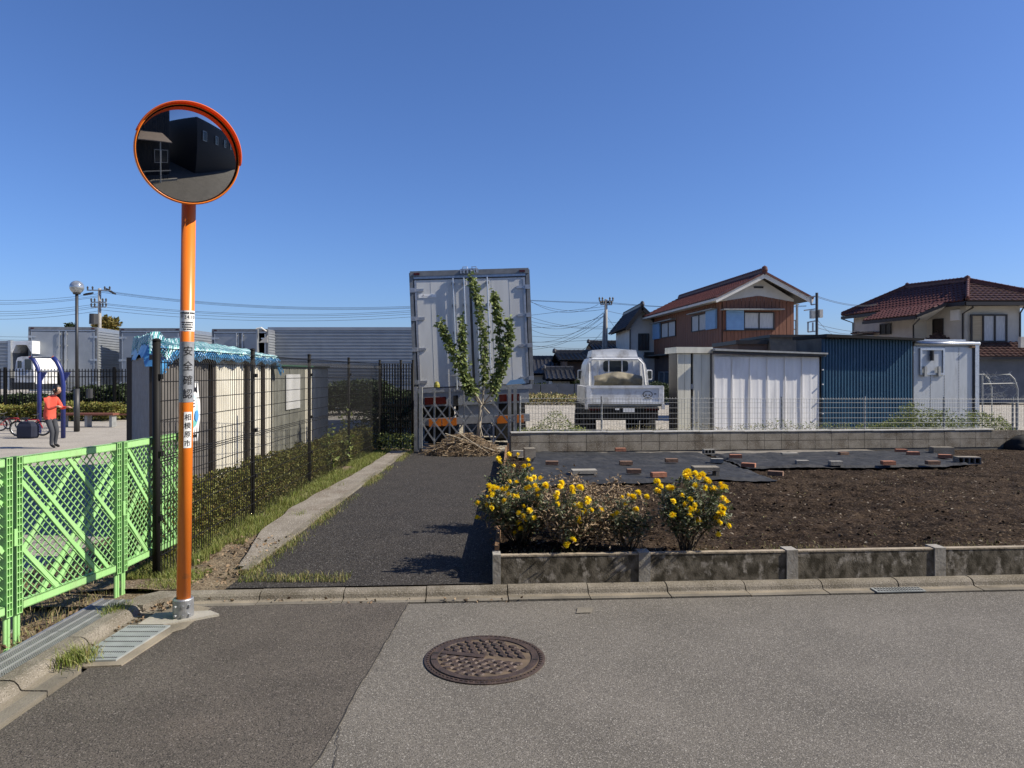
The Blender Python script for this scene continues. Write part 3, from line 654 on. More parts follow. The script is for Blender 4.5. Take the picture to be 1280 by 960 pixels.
for k in range(12):
    x = -2.7 + k * .057; MB().box(x - .011, x + .011, 14.66, 14.675, .1, 1.84).build('gate_bar', m_black, bf)
# ------------------------------------------------------------------ green plastic lattice fence
def clipseg(cx, cz, sl, Wd, Hh):   # line z = cz + sl*(x-cx) clipped to [0,Wd]x[0,Hh]
    t0, t1 = 0, Wd
    if sl > 0: t0 = max(t0, cx + (0 - cz) / sl); t1 = min(t1, cx + (Hh - cz) / sl)
    else: t0 = max(t0, cx + (Hh - cz) / sl); t1 = min(t1, cx + (0 - cz) / sl)
    if t1 - t0 < .02: return None
    return (t0, cz + sl * (t0 - cx)), (t1, cz + sl * (t1 - cx))
GP = [(-3.13, 3.31), (-2.985, 4.23), (-2.84, 5.14), (-2.81, 6.08)]
glab = ['green plastic lattice panel nearest the camera, cut by the left picture edge', 'green plastic lattice panel in full view above the steel grating', 'green plastic lattice panel behind the black post and the orange pole']
for i in range(3):
    x0, y0 = GP[i]; x1, y1 = GP[i + 1]; d = Vector((x1 - x0, y1 - y0, 0)); Wd = d.length; rz = math.atan2(d.y, d.x)
    t = thing('lattice_panel', glab[i], 'lattice fence', (x0, y0, 0), group='green plastic fence panels', rz=rz)
    Z0, Z1 = .225, 1.145; Hh = Z1 - Z0 - .1; W2 = Wd - .13
    b = MB()
    for k in range(-26, 44):
        for sgn in (1, -1):
            s = clipseg(k * .058, 0 if sgn > 0 else Hh, sgn * 1.05, W2, Hh)
            if s:
                (a1, c1), (a2, c2) = s; b.bar((.065 + a1, 0 + .003 * sgn, Z0 + .05 + c1), (.065 + a2, .003 * sgn, Z0 + .05 + c2), .009, .0036, up=Vector((0, 1, 0)).cross(Vector((a2 - a1, 0, c2 - c1))).normalized())
    b.build('lattice', m_green, t, world=False)
    for (cx, cz, sl) in ((0, -.3, 1.15), (0, -.18, 1.15), (0, .28, 1.15), (.35, -.06 - .5, 1.15), (0, Hh + .02, -1.15), (0, Hh - .1, -1.15), (0, Hh + .42, -1.15), (0, .32, -1.15)):
        s = clipseg(cx, cz, sl, W2, Hh)
        if s:
            (a1, c1), (a2, c2) = s; b = MB(); sg = 1 if sl > 0 else -1
            b.bar((.065 + a1, sg * .004, Z0 + .05 + c1), (.065 + a2, sg * .004, Z0 + .05 + c2), .012, .026, up=Vector((0, 1, 0)).cross(Vector((a2 - a1, 0, c2 - c1))).normalized()); b.build('brace', m_green, t, world=False)
    for zz, nm in ((Z0, 'bottom_rail'), (Z1 - .05, 'top_rail')):
        b = MB(); b.box(.065, Wd - .065, -.02, -.014, zz, zz + .05); b.box(.065, Wd - .065, -.02, .02, zz + .044, zz + .05); b.box(.065, Wd - .065, -.02, .02, zz, zz + .006)
        for k in range(18): xx = .07 + k * (Wd - .14) / 17; b.box(xx - .002, xx + .002, -.0205, .0195, zz + .006, zz + .044)
        b.build(nm, m_green, t, world=False)
    for xx in (.014, Wd - .056):
        b = MB()
        for dx in (0, .0185, .037): b.box(xx + dx, xx + dx + .005, -.024, .024, Z0 - .02, Z1 + .004)
        b.box(xx + .005, xx + .037, -.003, .002, Z0 - .02, Z1)
        for k in range(24): zz = Z0 - .02 + k * (Z1 - Z0 + .018) / 23; b.box(xx + .0002, xx + .0418, -.0235, .0235, zz, zz + .004)
        b.build('side_rail', m_green, t, world=False)
        MB().tube([(xx + .009, 0, .0), (xx + .009, 0, Z0 + .02)], .0105, 8).build('leg', m_green, t, world=False)
        MB().tube([(xx + .033, 0, .0), (xx + .033, 0, Z0 + .02)], .0105, 8).build('leg', m_green, t, world=False)
    b = MB(); b.box(-.012, .012, -.034, -.025, .62, .72); b.build('clip', m_green, t, world=False)
tag(MB().tube([(-3.19, 4.5, -.02), (-3.19, 4.5, .24)], .035, 12).build('pipe_stub', m_pvcpipe), 'short grey pipe stub standing behind the green lattice', 'pipe')
# ------------------------------------------------------------------ traffic mirror
PB = Vector((-2.205, 4.76, 0)); PT = Vector((-2.165, 4.76, 3.0)); pr_ = .0445
mt_ = thing('traffic_mirror', 'round convex traffic mirror with orange hood on an orange pole', 'traffic mirror', PB)
def pole_at(z): return PB + (PT - PB) * (z / 3.0)
MB().tube([PB, PT], pr_, 32).build('pole', m_orange, mt_, smooth=True)
b = MB(); b.lathe([(.066, 0), (.066, .135), (.06, .142), (.045, .142)], 32, PB); b.build('base_sleeve', m_galv, mt_, smooth=False)
for q in (-1.9, -1.2, -.6):
    for z in (.04, .1): c_ = PB + Vector((.066 * math.cos(q), .066 * math.sin(q), z)); MB().tube([c_, c_ * 1 + Vector((.014 * math.cos(q), .014 * math.sin(q), 0))], .009, 6).build('bolt', m_galv, mt_)
tag(MB().prism([(-2.43, 4.60, 0), (-2.26, 4.60, 0), (-1.98, 4.80, 0), (-2.07, 4.87, 0), (-2.42, 4.82, 0)], (0, 0, .02)).build('mirror_footing', m_conc_new), 'pale concrete footing under the orange pole', kind='structure')
facing = math.atan2(-PB.y, -PB.x) 
def sleeve(name, z0, z1, mat, a0=0, a1=2 * math.pi, r=pr_ + .0012, parent=mt_, n=40):
    b = MB(); vs = []
    for i in range(n + 1):
        q = facing + a0 + (a1 - a0) * i / n
        for z in (z0, z1): c_ = pole_at(z); vs.append((c_.x + r * math.cos(q), c_.y + r * math.sin(q), z))
    b.add(vs, [(2 * i, 2 * i + 2, 2 * i + 3, 2 * i + 1) for i in range(n)]); return b.build(name, mat, parent, smooth=True)
def text_mesh(s, size, bold=.0):
    c = bpy.data.curves.new('txt', 'FONT'); c.body = s; c.size = size; c.align_x = 'CENTER'; c.align_y = 'CENTER'; c.offset = bold; c.resolution_u = 3
    o = bpy.data.objects.new('txt', c); COL.objects.link(o); dg = bpy.context.evaluated_depsgraph_get(); dg.update()
    me = bpy.data.meshes.new_from_object(o.evaluated_get(dg)); bpy.data.objects.remove(o)
    return me
import bmesh
def slice_mesh(me, step):
    bm = bmesh.new(); bm.from_mesh(me); x0 = min(v.co.x for v in bm.verts); x1 = max(v.co.x for v in bm.verts); x = x0 + step
    while x < x1:
        bmesh.ops.bisect_plane(bm, geom=bm.verts[:] + bm.edges[:] + bm.faces[:], plane_co=(x, 0, 0), plane_no=(1, 0, 0)); x += step
    bm.to_mesh(me); bm.free()
def pole_text(s, z, size, parent, ang=0, bold=0, r=pr_ + .0026):
    me = text_mesh(s, size, bold); 
    if not len(me.vertices): return
    slice_mesh(me, .007)
    ys = [v.co.y for v in me.vertices]; xs = [v.co.x for v in me.vertices]; cy = (max(ys) + min(ys)) / 2; cx = (max(xs) + min(xs)) / 2
    for v in me.vertices:
        q = facing + ang + (v.co.x - cx) / r; zz = z + v.co.y - cy; c_ = pole_at(zz)
        v.co = (c_.x + r * math.cos(q) - parent_loc.x, c_.y + r * math.sin(q) - parent_loc.y, zz)
    me.materials.clear(); me.materials.append(m_ink); me.name = 'lettering'
    o = bpy.data.objects.new('lettering', me); COL.objects.link(o); o.parent = parent; return o
parent_loc = PB
zz = lambda py: Z(py, 4.72)
st = sleeve('white_label', zz(414), zz(388), m_white, -1.9, 1.9)
for s_, py, sz in (('■■■■■ ■■■', 391.2, .015), ('平24.10', 396, .034), ('-------------', 399.6, .008), ('■■■ ■■■■■', 403, .011), ('■■ ■■■■ ■', 405.8, .011), ('■ ■■■■■■', 408.8, .011), ('■■ ■■■', 411.6, .011)):
    pole_text(s_, zz(py), sz, st, .02)
bd_ = sleeve('silver_band', zz(503), zz(427), m_silver)
for ch, py in zip('安全確認', (438.5, 457, 475, 492)): pole_text(ch, zz(py), .068, bd_, .2, .0003)
lb = sleeve('white_label', zz(560), zz(515), m_white, -.28, .85)
for ch, py in zip('相模原市', (521.5, 532, 543, 554)): pole_text(ch, zz(py), .046, lb, .27, .0004)
# mirror head
MC = Vector((X(235.3, 4.58), 4.58, Z(193.5, 4.58))); Rm = .308
yaw = R(33); pit = R(11)
nrm = Vector((math.sin(yaw) * math.cos(pit), -math.cos(yaw) * math.cos(pit), -math.sin(pit)))
mu = Vector((math.cos(yaw), math.sin(yaw), 0)); mv = mu.cross(-nrm).normalized() * 1.0
if mv.z < 0: mv = -mv
def mp_(r, q, d): return MC + (mu * math.cos(q) + mv * math.sin(q)) * r + nrm * d
def mlathe(prof, n=64, a0=0, a1=2 * math.pi):
    b = MB(); vs = []; full = abs(a1 - a0 - 2 * math.pi) < 1e-6; m = n if full else n + 1
    for r, d in prof:
        for k in range(m): vs.append(mp_(r, a0 + (a1 - a0) * k / n, d))
    fs = [(i * m + k, i * m + (k + 1) % m, (i + 1) * m + (k + 1) % m, (i + 1) * m + k) for i in range(len(prof) - 1) for k in range(n)]
    return b.add(vs, fs)
Rs = 1.25
prof = [(Rm * .97 * i / 14, .012 + math.sqrt(Rs ** 2 - (Rm * .97 * i / 14) ** 2) - math.sqrt(Rs ** 2 - (Rm * .97) ** 2)) for i in range(15)]
mlathe([(max(r, .0005), d) for r, d in prof]).build('mirror_glass', m_mirror, mt_, smooth=True)
mlathe([(Rm * .965, .018), (Rm * .985, .02), (Rm * .99, .01)]).build('rubber_seal', m_black, mt_, smooth=True)
mlathe([(Rm * .98, .012), (Rm * .985, .03), (Rm, .032), (Rm * 1.02, .02), (Rm * 1.02, -.015), (Rm * .96, -.05), (Rm * .75, -.075), (.001, -.08)]).build('back_shell', m_orange, mt_, smooth=True)
vs = []; nh = 60
hb = MB()
for k in range(nh + 1):
    t = k / nh; q = R(-4) + R(166) * t; s = math.sin(math.pi * t) ** .45; dp = .02 + .065 * s
    for rr, dd in ((Rm * 1.03, -.02), (Rm * 1.045, dp), (Rm * 1.03, dp + .004), (Rm * 1.012, dp), (Rm * 1.022, .0)): vs.append(mp_(rr, q, dd))
fs = [(k * 5 + j, k * 5 + (j + 1) % 5, (k + 1) * 5 + (j + 1) % 5, (k + 1) * 5 + j) for k in range(nh) for j in range(5)] + [(0, 1, 2, 3, 4), tuple(nh * 5 + j for j in (4, 3, 2, 1, 0))]
hb.add(vs, fs); hb.build('hood', m_hood2, mt_, smooth=False)
b = MB(); bk = MC - nrm * .08
b.bar(bk, pole_at(2.98) + Vector((0, 0, .05)), .05, .05); b.tube([pole_at(2.98), pole_at(2.98) + Vector((0, 0, .12))], .046, 16); b.bar(MC - nrm * .1 + Vector((0, 0, .12)), MC - nrm * .1 - Vector((0, 0, .16)), .05, .02); b.build('mounting_bracket', m_orange, mt_)
# ------------------------------------------------------------------ notice on the mesh fence
sx0, sx1 = (-2.78, 5.97), (-2.80, 6.44); sg = thing('fence_notice', 'white notice with teal and blue print on the mesh fence behind the orange pole', 'notice', (-2.78, 6.2, 1.3))
def fsig(u, v):
    x = -2.745 - .03 * u; y = 5.9 + .37 * u; return (x + .02 * math.sin(math.pi * v), y, 1.07 + .51 * v - .02 * u * (1 - v))
grid_surf('notice_board', fsig, 4, 8, m_white, sg)
def sgn_poly(name, pts, mat, e=.003):
    b = MB(); b.add([Vector(fsig(u, v)) + Vector((e, 0, 0)) for u, v in pts], [tuple(range(len(pts)))]); b.build(name, mat, sg)
cir = lambda cu, cv, ru, rv, n=20, a=0, c=2 * math.pi: [(cu + ru * math.cos(a + (c - a) * k / n), cv + rv * math.sin(a + (c - a) * k / n)) for k in range(n)]
sgn_poly('printed_circle', cir(.45, .5, .42, .3), m_pblue, .003); sgn_poly('printed_arc', cir(.45, .36, .36, .14, 20, math.pi, 2 * math.pi), m_teal, .006)
sgn_poly('printed_bubble', cir(.42, .62, .28, .13), m_white, .006); sgn_poly('printed_shape', cir(.72, .42, .12, .1, 9), m_lblue, .009)
for k in range(6): sgn_poly('printed_mark', [(.1 + k * .13, .87 - .01 * k), (.19 + k * .13, .87 - .012 * k), (.19 + k * .13, .95 - .012 * k), (.1 + k * .13, .95 - .01 * k)], m_ink, .006)
for k in range(5): sgn_poly('printed_mark', [(.25 + k * .13, .07), (.34 + k * .13, .07), (.34 + k * .13, .12), (.25 + k * .13, .12)], m_ink, .006)
for r_ in range(3): sgn_poly('printed_mark', [(.25, .57 + r_ * .05), (.6, .57 + r_ * .05), (.6, .585 + r_ * .05), (.25, .585 + r_ * .05)], m_dark, .009)
# ------------------------------------------------------------------ flowers
m_mumstem = M('green_stalk', (.08, .1, .04), rough=.8)
def pompom():
    b = MB(); rr = random.Random(2)
    for ring, (n, rad, tilt, ln) in enumerate(((12, .004, .12, .022), (11, .004, .5, .02), (9, .003, .9, .017), (6, .002, 1.25, .012))):
        for k in range(n):
            q = 2 * math.pi * (k + ring * .37) / n + rr.uniform(-.1, .1); d = Vector((math.cos(q) * math.cos(tilt), math.sin(q) * math.cos(tilt), math.sin(tilt))); s = Vector((-math.sin(q), math.cos(q), 0)); u = s.cross(d) * -1
            o = Vector((0, 0, .002 * ring)); L_ = ln * rr.uniform(.85, 1.1)
            b.add([o, o + d * L_ * .5 + s * .0042 + u * .001, o + d * L_ + s * .002 - u * .002, o + d * L_ - s * .002 - u * .002, o + d * L_ * .5 - s * .0042 + u * .001], [(0, 1, 2, 3, 4)])
    o = b.build('tmp', m_yellow); me = o.data; bpy.data.objects.remove(o); me.name = 'flower'; return me
FM = pompom()
def bush(name, label, base, rx, ry, h, nst, leafn, flowers, cl=m_mum, spread=1.0, low=.25, dry=0, lean=(0, 0), cat='flower bush', seed=0, group='chrysanthemum bushes behind the front wall'):
    rr = random.Random(seed); base = Vector(base); t = thing(name, label, cat, base, group=group); sb = MB(); tips = []; twig = []
    for i in range(nst):
        q = rr.uniform(0, 6.283); e = rr.random() ** .5; tp = base + Vector((math.cos(q) * rx * e + lean[0], math.sin(q) * ry * e + lean[1], h * rr.uniform(.62, 1.0) * (1 - .3 * e * e)))
        b0 = base + Vector((rr.uniform(-.05, .05), rr.uniform(-.04, .04), 0)); m1 = b0.lerp(tp, .4) + Vector((rr.uniform(-.03, .03), rr.uniform(-.03, .03), -.04 + h * .12)); m2 = b0.lerp(tp, .75) + Vector((rr.uniform(-.03, .03), rr.uniform(-.03, .03), h * .05))
        sb.tube([b0, m1, m2, tp], [.006, .005, .0035, .002], 4); tips.append((m1, m2, tp))
        for _ in range(4):
            a = m1.lerp(m2, rr.random()); c_ = a + Vector((rr.uniform(-.1, .1), rr.uniform(-.1, .1), rr.uniform(0, .13))); sb.tube([a, c_], [.003, .0015], 3, cap=False); twig.append((a, a.lerp(c_, .5), c_))
    sb.build('stems', m_stem, t)
    pl = []
    for _ in range(leafn):
        m1, m2, tp = rr.choice(tips + twig); k = rr.random()
        p = m1.lerp(m2, k * 2) if k < low else m2.lerp(tp, (k - low) / (1 - low))
        pl.append(p + Vector((rr.gauss(0, .022), rr.gauss(0, .022), rr.gauss(0, .02))))
    v, f = leaves(pl, .036, up=.35, aspect=.55); arr_obj('foliage', v, f, cl, t)
    if dry:
        pl = [p + Vector((rr.gauss(0, .05), rr.gauss(0, .05), -.03 + rr.gauss(0, .05))) for p in rr.choices(pl, k=dry)]
        v, f = leaves(pl, .034, up=0, aspect=.35); arr_obj('dry_foliage', v, f, m_dry, t)
    stk = MB(); pl2 = []
    for (px, py) in flowers:
        # pick the stem tip or a point in the bush nearest to this direction
        Yb = base.y - ry * .8 + rr.uniform(-.05, .1); p = P(px, py, Yb); s = rr.uniform(1.0, 1.4)
        n_ = piece('flower', FM, t, p, (rr.uniform(.3, 1.2), rr.uniform(-.2, .7), rr.uniform(0, 6.28)), (s, s, s * 1.1))
        if name != 'x':
            a = min((tp for _, _, tp in tips), key=lambda q_: (q_ - p).length)
            if (a - p).length < .4: stk.tube([p - Vector((0, 0, .008)), a.lerp(p, .5) - Vector((0, 0, .05)), a.lerp(base, .3)], .0022, 3, cap=False); pl2.extend([p.lerp(a, k) + Vector((rr.gauss(0, .02), rr.gauss(0, .02), -.02)) for k in (.2, .3, .45, .6, .8, .9)])
    if stk.v:
        stk.build('flower_stalks', m_mumstem, t); v, f = leaves(pl2, .034, up=.3, aspect=.5); arr_obj('flower_leaves', v, f, m_mum, t)
    return t
def cz2(pts, s, ox, oy): return [(ox + x / s, oy + y / s) for x, y in pts]
fD = cz2([(385, 190), (365, 205), (400, 215), (440, 205), (465, 238), (498, 212), (400, 240), (365, 230), (525, 255), (552, 268), (540, 262), (445, 303), (530, 320), (575, 325), (600, 335), (590, 320), (650, 295), (668, 325), (680, 315), (130, 265), (140, 270), (165, 310), (135, 345), (150, 352), (235, 318), (270, 325), (255, 322), (335, 385), (410, 418), (400, 412), (368, 455), (440, 455), (410, 490), (430, 478), (405, 495), (460, 503), (395, 543), (390, 535), (290, 480), (262, 430), (265, 540), (522, 500), (473, 588), (468, 580), (665, 408), (700, 435), (650, 470), (680, 490), (655, 520), (670, 530), (635, 528), (612, 565), (632, 595), (705, 625), (625, 690)], 6.4, 800, 560)
bush('chrysanthemum_bush', 'rightmost leafy chrysanthemum bush with a dense crown of large yellow flowers', (X(862, 5.55), 5.6, .22), .33, .24, .66, 34, 2600, fD, seed=1, dry=500, low=.1)
fA = cz2([(125, 125), (175, 105), (220, 108), (130, 145), (195, 160), (250, 160), (265, 130), (270, 158), (285, 175), (175, 235), (210, 238), (240, 162), (80, 255), (100, 262), (90, 280), (120, 268), (145, 272), (165, 262), (100, 295), (70, 310), (75, 345), (95, 345), (90, 360), (120, 360), (155, 325), (175, 295), (190, 300), (210, 300), (265, 220), (290, 215), (325, 220), (270, 260), (255, 265), (300, 255), (310, 275), (275, 225), (340, 255), (355, 255), (315, 300), (30, 335), (25, 405), (240, 352), (220, 380), (270, 370), (245, 398), (250, 420), (292, 405), (222, 430), (230, 455), (235, 460), (205, 478), (150, 270), (345, 250)], 3.765, 590, 540)
bush('chrysanthemum_bush', 'leftmost near chrysanthemum bush spilling over the wooden edging boards with many yellow flowers', (X(652, 5.85), 5.85, .2), .38, .33, .62, 40, 2600, [q for q in fA if q[1] > 590], seed=2, dry=1200, lean=(-.05, 0))
bush('chrysanthemum_bush', 'far chrysanthemum bush by the boards in front of the dark standing block', (X(645, 7.1), 7.15, .16), .3, .3, .62, 24, 1500, [q for q in fA if q[1] <= 590], seed=12, dry=500, lean=(-.05, 0))
fB = cz2([(420, 240), (415, 260), (430, 258), (400, 288), (390, 305), (405, 315), (400, 340), (470, 262), (475, 280), (465, 272), (510, 262), (505, 260), (545, 318), (487, 345), (510, 345), (530, 375), (560, 370), (545, 335), (500, 410), (503, 422), (445, 530), (440, 535), (452, 528), (475, 508), (608, 372), (610, 378)], 3.765, 590, 540)
bush('chrysanthemum_bush', 'half dried sprawling chrysanthemum bush with few yellow flowers between the two full ones', (X(722, 5.65), 5.68, .22), .46, .3, .56, 50, 750, fB, cl=m_mum, seed=3, dry=3600, low=.3)
fC = cz2([(705, 310), (780, 288), (750, 305), (740, 300), (760, 305), (772, 365), (770, 368), (740, 458), (660, 395), (685, 385), (722, 345), (822, 305)], 3.765, 590, 540)
bush('chrysanthemum_bush', 'small thin chrysanthemum bush just left of the rightmost full one', (X(785, 5.6), 5.65, .2), .2, .14, .45, 14, 500, fC, seed=4, dry=450)
bt = thing('dried_shrub', 'tangled heap of dried brown stems and pale dead leaves among the chrysanthemums', 'dried shrub', (X(745, 6.3), 6.35, .2))
b = MB(); rr = random.Random(8); pl = []
for i in range(420):
    q = rr.uniform(0, 6.28); c_ = Vector((X(735, 6.3), 6.35, .24)); a = c_ + Vector((rr.gauss(0, .16), rr.gauss(0, .15), rr.uniform(0, .3))); e = a + Vector((rr.uniform(-.22, .22), rr.uniform(-.2, .2), rr.uniform(-.06, .22))); m_ = a.lerp(e, .5) + Vector((0, 0, rr.uniform(0, .07)))
    b.tube([a, m_, e], [.004, .003, .0015], 3, cap=False); pl += [m_, e, a.lerp(e, .75)] * 3
b.build('twigs', m_dry, bt); pl = [p + Vector((rr.gauss(0, .02),) * 3) for p in pl]; v, f = leaves(pl, .036, up=0, aspect=.4); arr_obj('foliage', v, f, m_dry, bt)
# ------------------------------------------------------------------ hedge, verge grass
def vol_hedge(name, label, fcenter, n, size, mat, kind='stuff', branch=True):
    pts = [fcenter() for _ in range(n)]; v, f = leaves(pts, size, up=.4, aspect=.65); o = arr_obj(name, v, f, mat); return tag(o, label, kind=kind)
def hpt():
    y = 5.9 + 9.0 * random.random() ** 1.2; h = .55 - .006 * (y - 6) + .13 * nz(0, y, 1.3) + .1 * nz(4, y, 3.4); hw = .22
    a = random.random() * math.pi; r = 1 - .35 * random.random() ** 2; x = -3.14 + hw * math.cos(a) * r * (1 + .25 * nz(a, y, 3)); z = .03 + h * (abs(math.sin(a)) ** .5) * r
    if random.random() < .35: z = .05 + random.random() * h * .9; x = -3.14 + hw * .95 * (1 if random.random() < .8 else -1) * (.8 + .3 * random.random())
    return (x, y, z)
vol_hedge('low_hedge', 'low yellowish green clipped hedge behind the black mesh fence', hpt, 42000, .03, m_hedge)
b = MB()
for i in range(700):
    y = random.uniform(5.9, 14.7); x = -3.14 + random.uniform(-.12, .12); b.tube([(x, y, 0), (x + random.uniform(-.1, .1), y + random.uniform(-.1, .1), random.uniform(.3, .5))], .0035, 3, cap=False)
tag(b.build('hedge_twigs', m_stem), 'bare twigs inside the low hedge', kind='stuff')
def verge_pts():
    out = []
    while len(out) < 26000:
        y = 5.45 + 9 * random.random() ** 1.4; x = random.uniform(-3.0, -2.3)
        e = strip_edge(y) - .02; dens = .55 + .9 * nz(x, y, 1.6) + .5 * nz(x, y, 5)
        if x > e or y < 6.6 and x > -2.62 + .1 * nz(y, x, 4): dens -= 1
        if random.random() < dens: out.append((x, y, .05))
    return out
vp = verge_pts(); h = [.05 + .05 * max(0, nz(p[0], p[1], 3)) for p in vp]; v, f = blades(vp, h, .0055, .9); tag(arr_obj('verge_grass', v, f, m_grass), 'green grass along the foot of the black mesh fence', kind='stuff')
ep = []
while len(ep) < 7500:
    y = 5.36 + 8.9 * random.random() ** 1.3; x = -2.06 + random.gauss(0, .05); dn = .35 + 1.2 * nz(x * .5, y, 1.1, 3)
    if y < 5.55: x = random.uniform(-2.1, -1.25)
    if -2.2 < x < -1.2 and random.random() < dn + (.7 if y < 5.55 else 0): ep.append((x, y, .066))
v, f = blades(ep[4200:6400], .04, .005, 1.1); tag(arr_obj('edge_dry_grass', v, f, m_drygrass), 'dry straw coloured grass along the alley edge', kind='stuff')
v, f = blades(ep[:3600], .03, .005, 1.0); tag(arr_obj('edge_weeds', v, f, m_grass), 'yellowing weeds along the left edge of the alley', kind='stuff')
tu = [(-2.47 + random.gauss(0, .05), 4.02 + random.gauss(0, .07), .02) for _ in range(420)]; v, f = blades(tu, .06, .005, 1.2); tag(arr_obj('grass_tuft', v, f, m_grass), 'grass tuft growing from the side kerb by the drain cover', 'grass tuft')
tu = [(-2.66 + random.gauss(0, .04), 4.78 + random.gauss(0, .05), .04) for _ in range(300)]; v, f = blades(tu, .045, .005, 1.2); tag(arr_obj('grass_tuft', v, f, m_grass), 'smaller grass tuft at the far end of the steel grating', 'grass tuft')
tu = [(random.uniform(-2.75, -2.4), random.uniform(5.2, 5.7), .05) for _ in range(1500)]; v, f = blades(tu, .04, .005, 1.2); tag(arr_obj('corner_grass', v, f, m_grass), 'short grass in the corner beside the first black post', kind='stuff')
pl = [(random.gauss(-2.43, .07), random.gauss(4.93, .045), .03) for _ in range(60)] + [(random.uniform(-2.6, -2.1), random.uniform(5.3, 6.8), .09) for _ in range(160)] + [(random.uniform(-2.5, -2.44), random.uniform(4.0, 4.8), .02) for _ in range(50)] + [(random.uniform(-3.1, -2.9), random.uniform(3, 5.2), .03) for _ in range(320)] + [(random.uniform(-2.3, .2), Yk(-1) - .03 + random.gauss(0, .02), .015) for _ in range(40)]
v, f = leaves(pl, .032, up=.1, aspect=.6); tag(arr_obj('fallen_leaves', v, f, m_litter), 'dry curled fallen leaves gathered in the corner', kind='stuff')
pl = [(random.uniform(-3.9, -2.9), random.uniform(2.6, 6.3), .03) for _ in range(4200)]; v, f = blades(pl, .05, .005, 1.2); tag(arr_obj('bank_dry_grass', v, f, m_drygrass), 'dry grass behind the green lattice', kind='stuff')
# tall weeds in the mesh fence
for (px, Y, h, lb) in ((432, 12.2, 1.05, 'tall single weed climbing the mesh fence in front of the dark trailer'), (410, 11.2, .75, 'bent leafy weed at the mesh fence beside the cream locker')):
    b_ = Vector((X(px, Y) , Y, .05)); t = thing('tall_weed', lb, 'weed', b_); s = MB(); pl = []
    pts = [b_ + Vector((.04 * math.sin(k), .03 * k, h * k / 7)) for k in range(8)]; s.tube(pts, [.008 - .0008 * k for k in range(8)], 4); s.build('stem', m_stem, t)
    for k in range(120): q = random.random(); pl.append(pts[int(q * 7)] + Vector((random.gauss(0, .045), random.gauss(0, .05), random.gauss(0, .06))))
    v, f = leaves(pl, .075, up=.2); arr_obj('foliage', v, f, m_weed, t)
# weeds behind the grey wire fence
def weedstrip(name, label, px0, px1, hmax, n, sz=.05, cat=None, mat=m_weed, depth=.8):
    pl = []
    for _ in range(n):
        px = random.uniform(px0, px1); x0 = X(px, 15.3); y = 14.45 + .158 * x0 + random.random() * depth; x = X(px, y)
        e = 1 - abs((px - px0) / (px1 - px0) * 2 - 1) ** 3; hh = hmax * e * (.65 + .8 * nz(x, 0, 1.6, 4)); pl.append((x, y, .1 + (hh + .25) * random.random() ** .8))
    v, f = leaves(pl, sz, up=.5, aspect=.35); return tag(arr_obj(name, v, f, mat), label, kind='stuff')
weedstrip('fence_weeds', 'low weeds behind the wire fence right of the scissor gate', 640, 742, .42, 2600)
weedstrip('fence_weeds', 'sparse dry weeds in front of the pale truck and sheds', 735, 1100, .22, 3000, .04, mat=m_drygrass)
weedstrip('fence_weeds', 'sparse green weeds in front of the blue shed', 900, 1100, .3, 1300, .05)
weedstrip('fence_weeds', 'dense tall weeds in front of the silver container', 1085, 1268, .62, 6000, .06)
weedstrip('fence_weeds', 'leafy weeds in front of the blue shed', 1060, 1180, .3, 1500, .06)
pl = [(random.uniform(-2.9, -2.0), 14.2 + random.random() * .4, .06 + random.random() * .35) for _ in range(900)]; v, f = leaves(pl, .045); tag(arr_obj('corner_weeds', v, f, m_weed), 'weeds at the end of the black fence', kind='stuff')
pl = []
for _ in range(9000):
    y = random.uniform(14.9, 26); x = -3.05 + random.gauss(0, .25); pl.append((x, y, random.random() ** .8 * (.95 + .25 * nz(x, y, 1))))
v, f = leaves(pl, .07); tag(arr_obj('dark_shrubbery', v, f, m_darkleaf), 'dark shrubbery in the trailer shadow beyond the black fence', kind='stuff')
# ------------------------------------------------------------------ heap and shoots
hc = Vector((X(580, 13.75), 13.75, .06)); hp = thing('brush_heap', 'low heap of dry brown cut stems in front of the scissor gate', 'brush heap', hc)
b = MB(); rr = random.Random(9); pl = []
for i in range(900):
    q = rr.uniform(0, 6.28); e = rr.random() ** .6; c_ = hc + Vector((.72 * e * math.cos(q), .36 * e * math.sin(q), (.40 * (1 - e * e)) * rr.uniform(.3, 1)))
    a = rr.uniform(0, 6.28); d = Vector((math.cos(a), math.sin(a) * .6, rr.uniform(-.25, .25))) * rr.uniform(.06, .26)
    b.tube([c_ - d, c_ + Vector((0, 0, .03)), c_ + d], rr.uniform(.003, .007), 3, cap=False); pl.append(c_)
b.build('cut_stems', m_dry, hp); v, f = leaves(pl, .05, aspect=.3); arr_obj('dry_foliage', v, f, m_dry, hp)
b = MB()
for (a, c_, r_) in (((-.35, -.1, .42), (.6, -.2, .1), .014), ((-.1, -.2, .45), (.5, -.25, .05), .011), ((-.6, -.2, .1), (.05, -.1, .35), .01)): b.tube([hc + Vector(a), hc + Vector(c_)], r_, 5)
b.build('long_stick', m_palestem, hp)
tb = Vector((X(597, 13.9), 13.9, .06)); tr_ = thing('pruned_tree', 'pruned young tree with four tall leafy shoots against the trailer doors', 'tree', tb)
fk = P(602, 506, 13.9); b = MB(); b.tube([tb, P(599, 530, 13.9), fk], [.045, .038, .032], 8); b.build('trunk', m_palestem, tr_, smooth=True)
stub = MB()
for a in ((592, 497), (612, 517), (614, 501), (603, 545)): stub.tube([fk if a[1] < 530 else P(599, 528, 13.9), P(a[0], a[1], 13.85)], .014, 6)
stub.build('cut_branch', m_palestem, tr_)
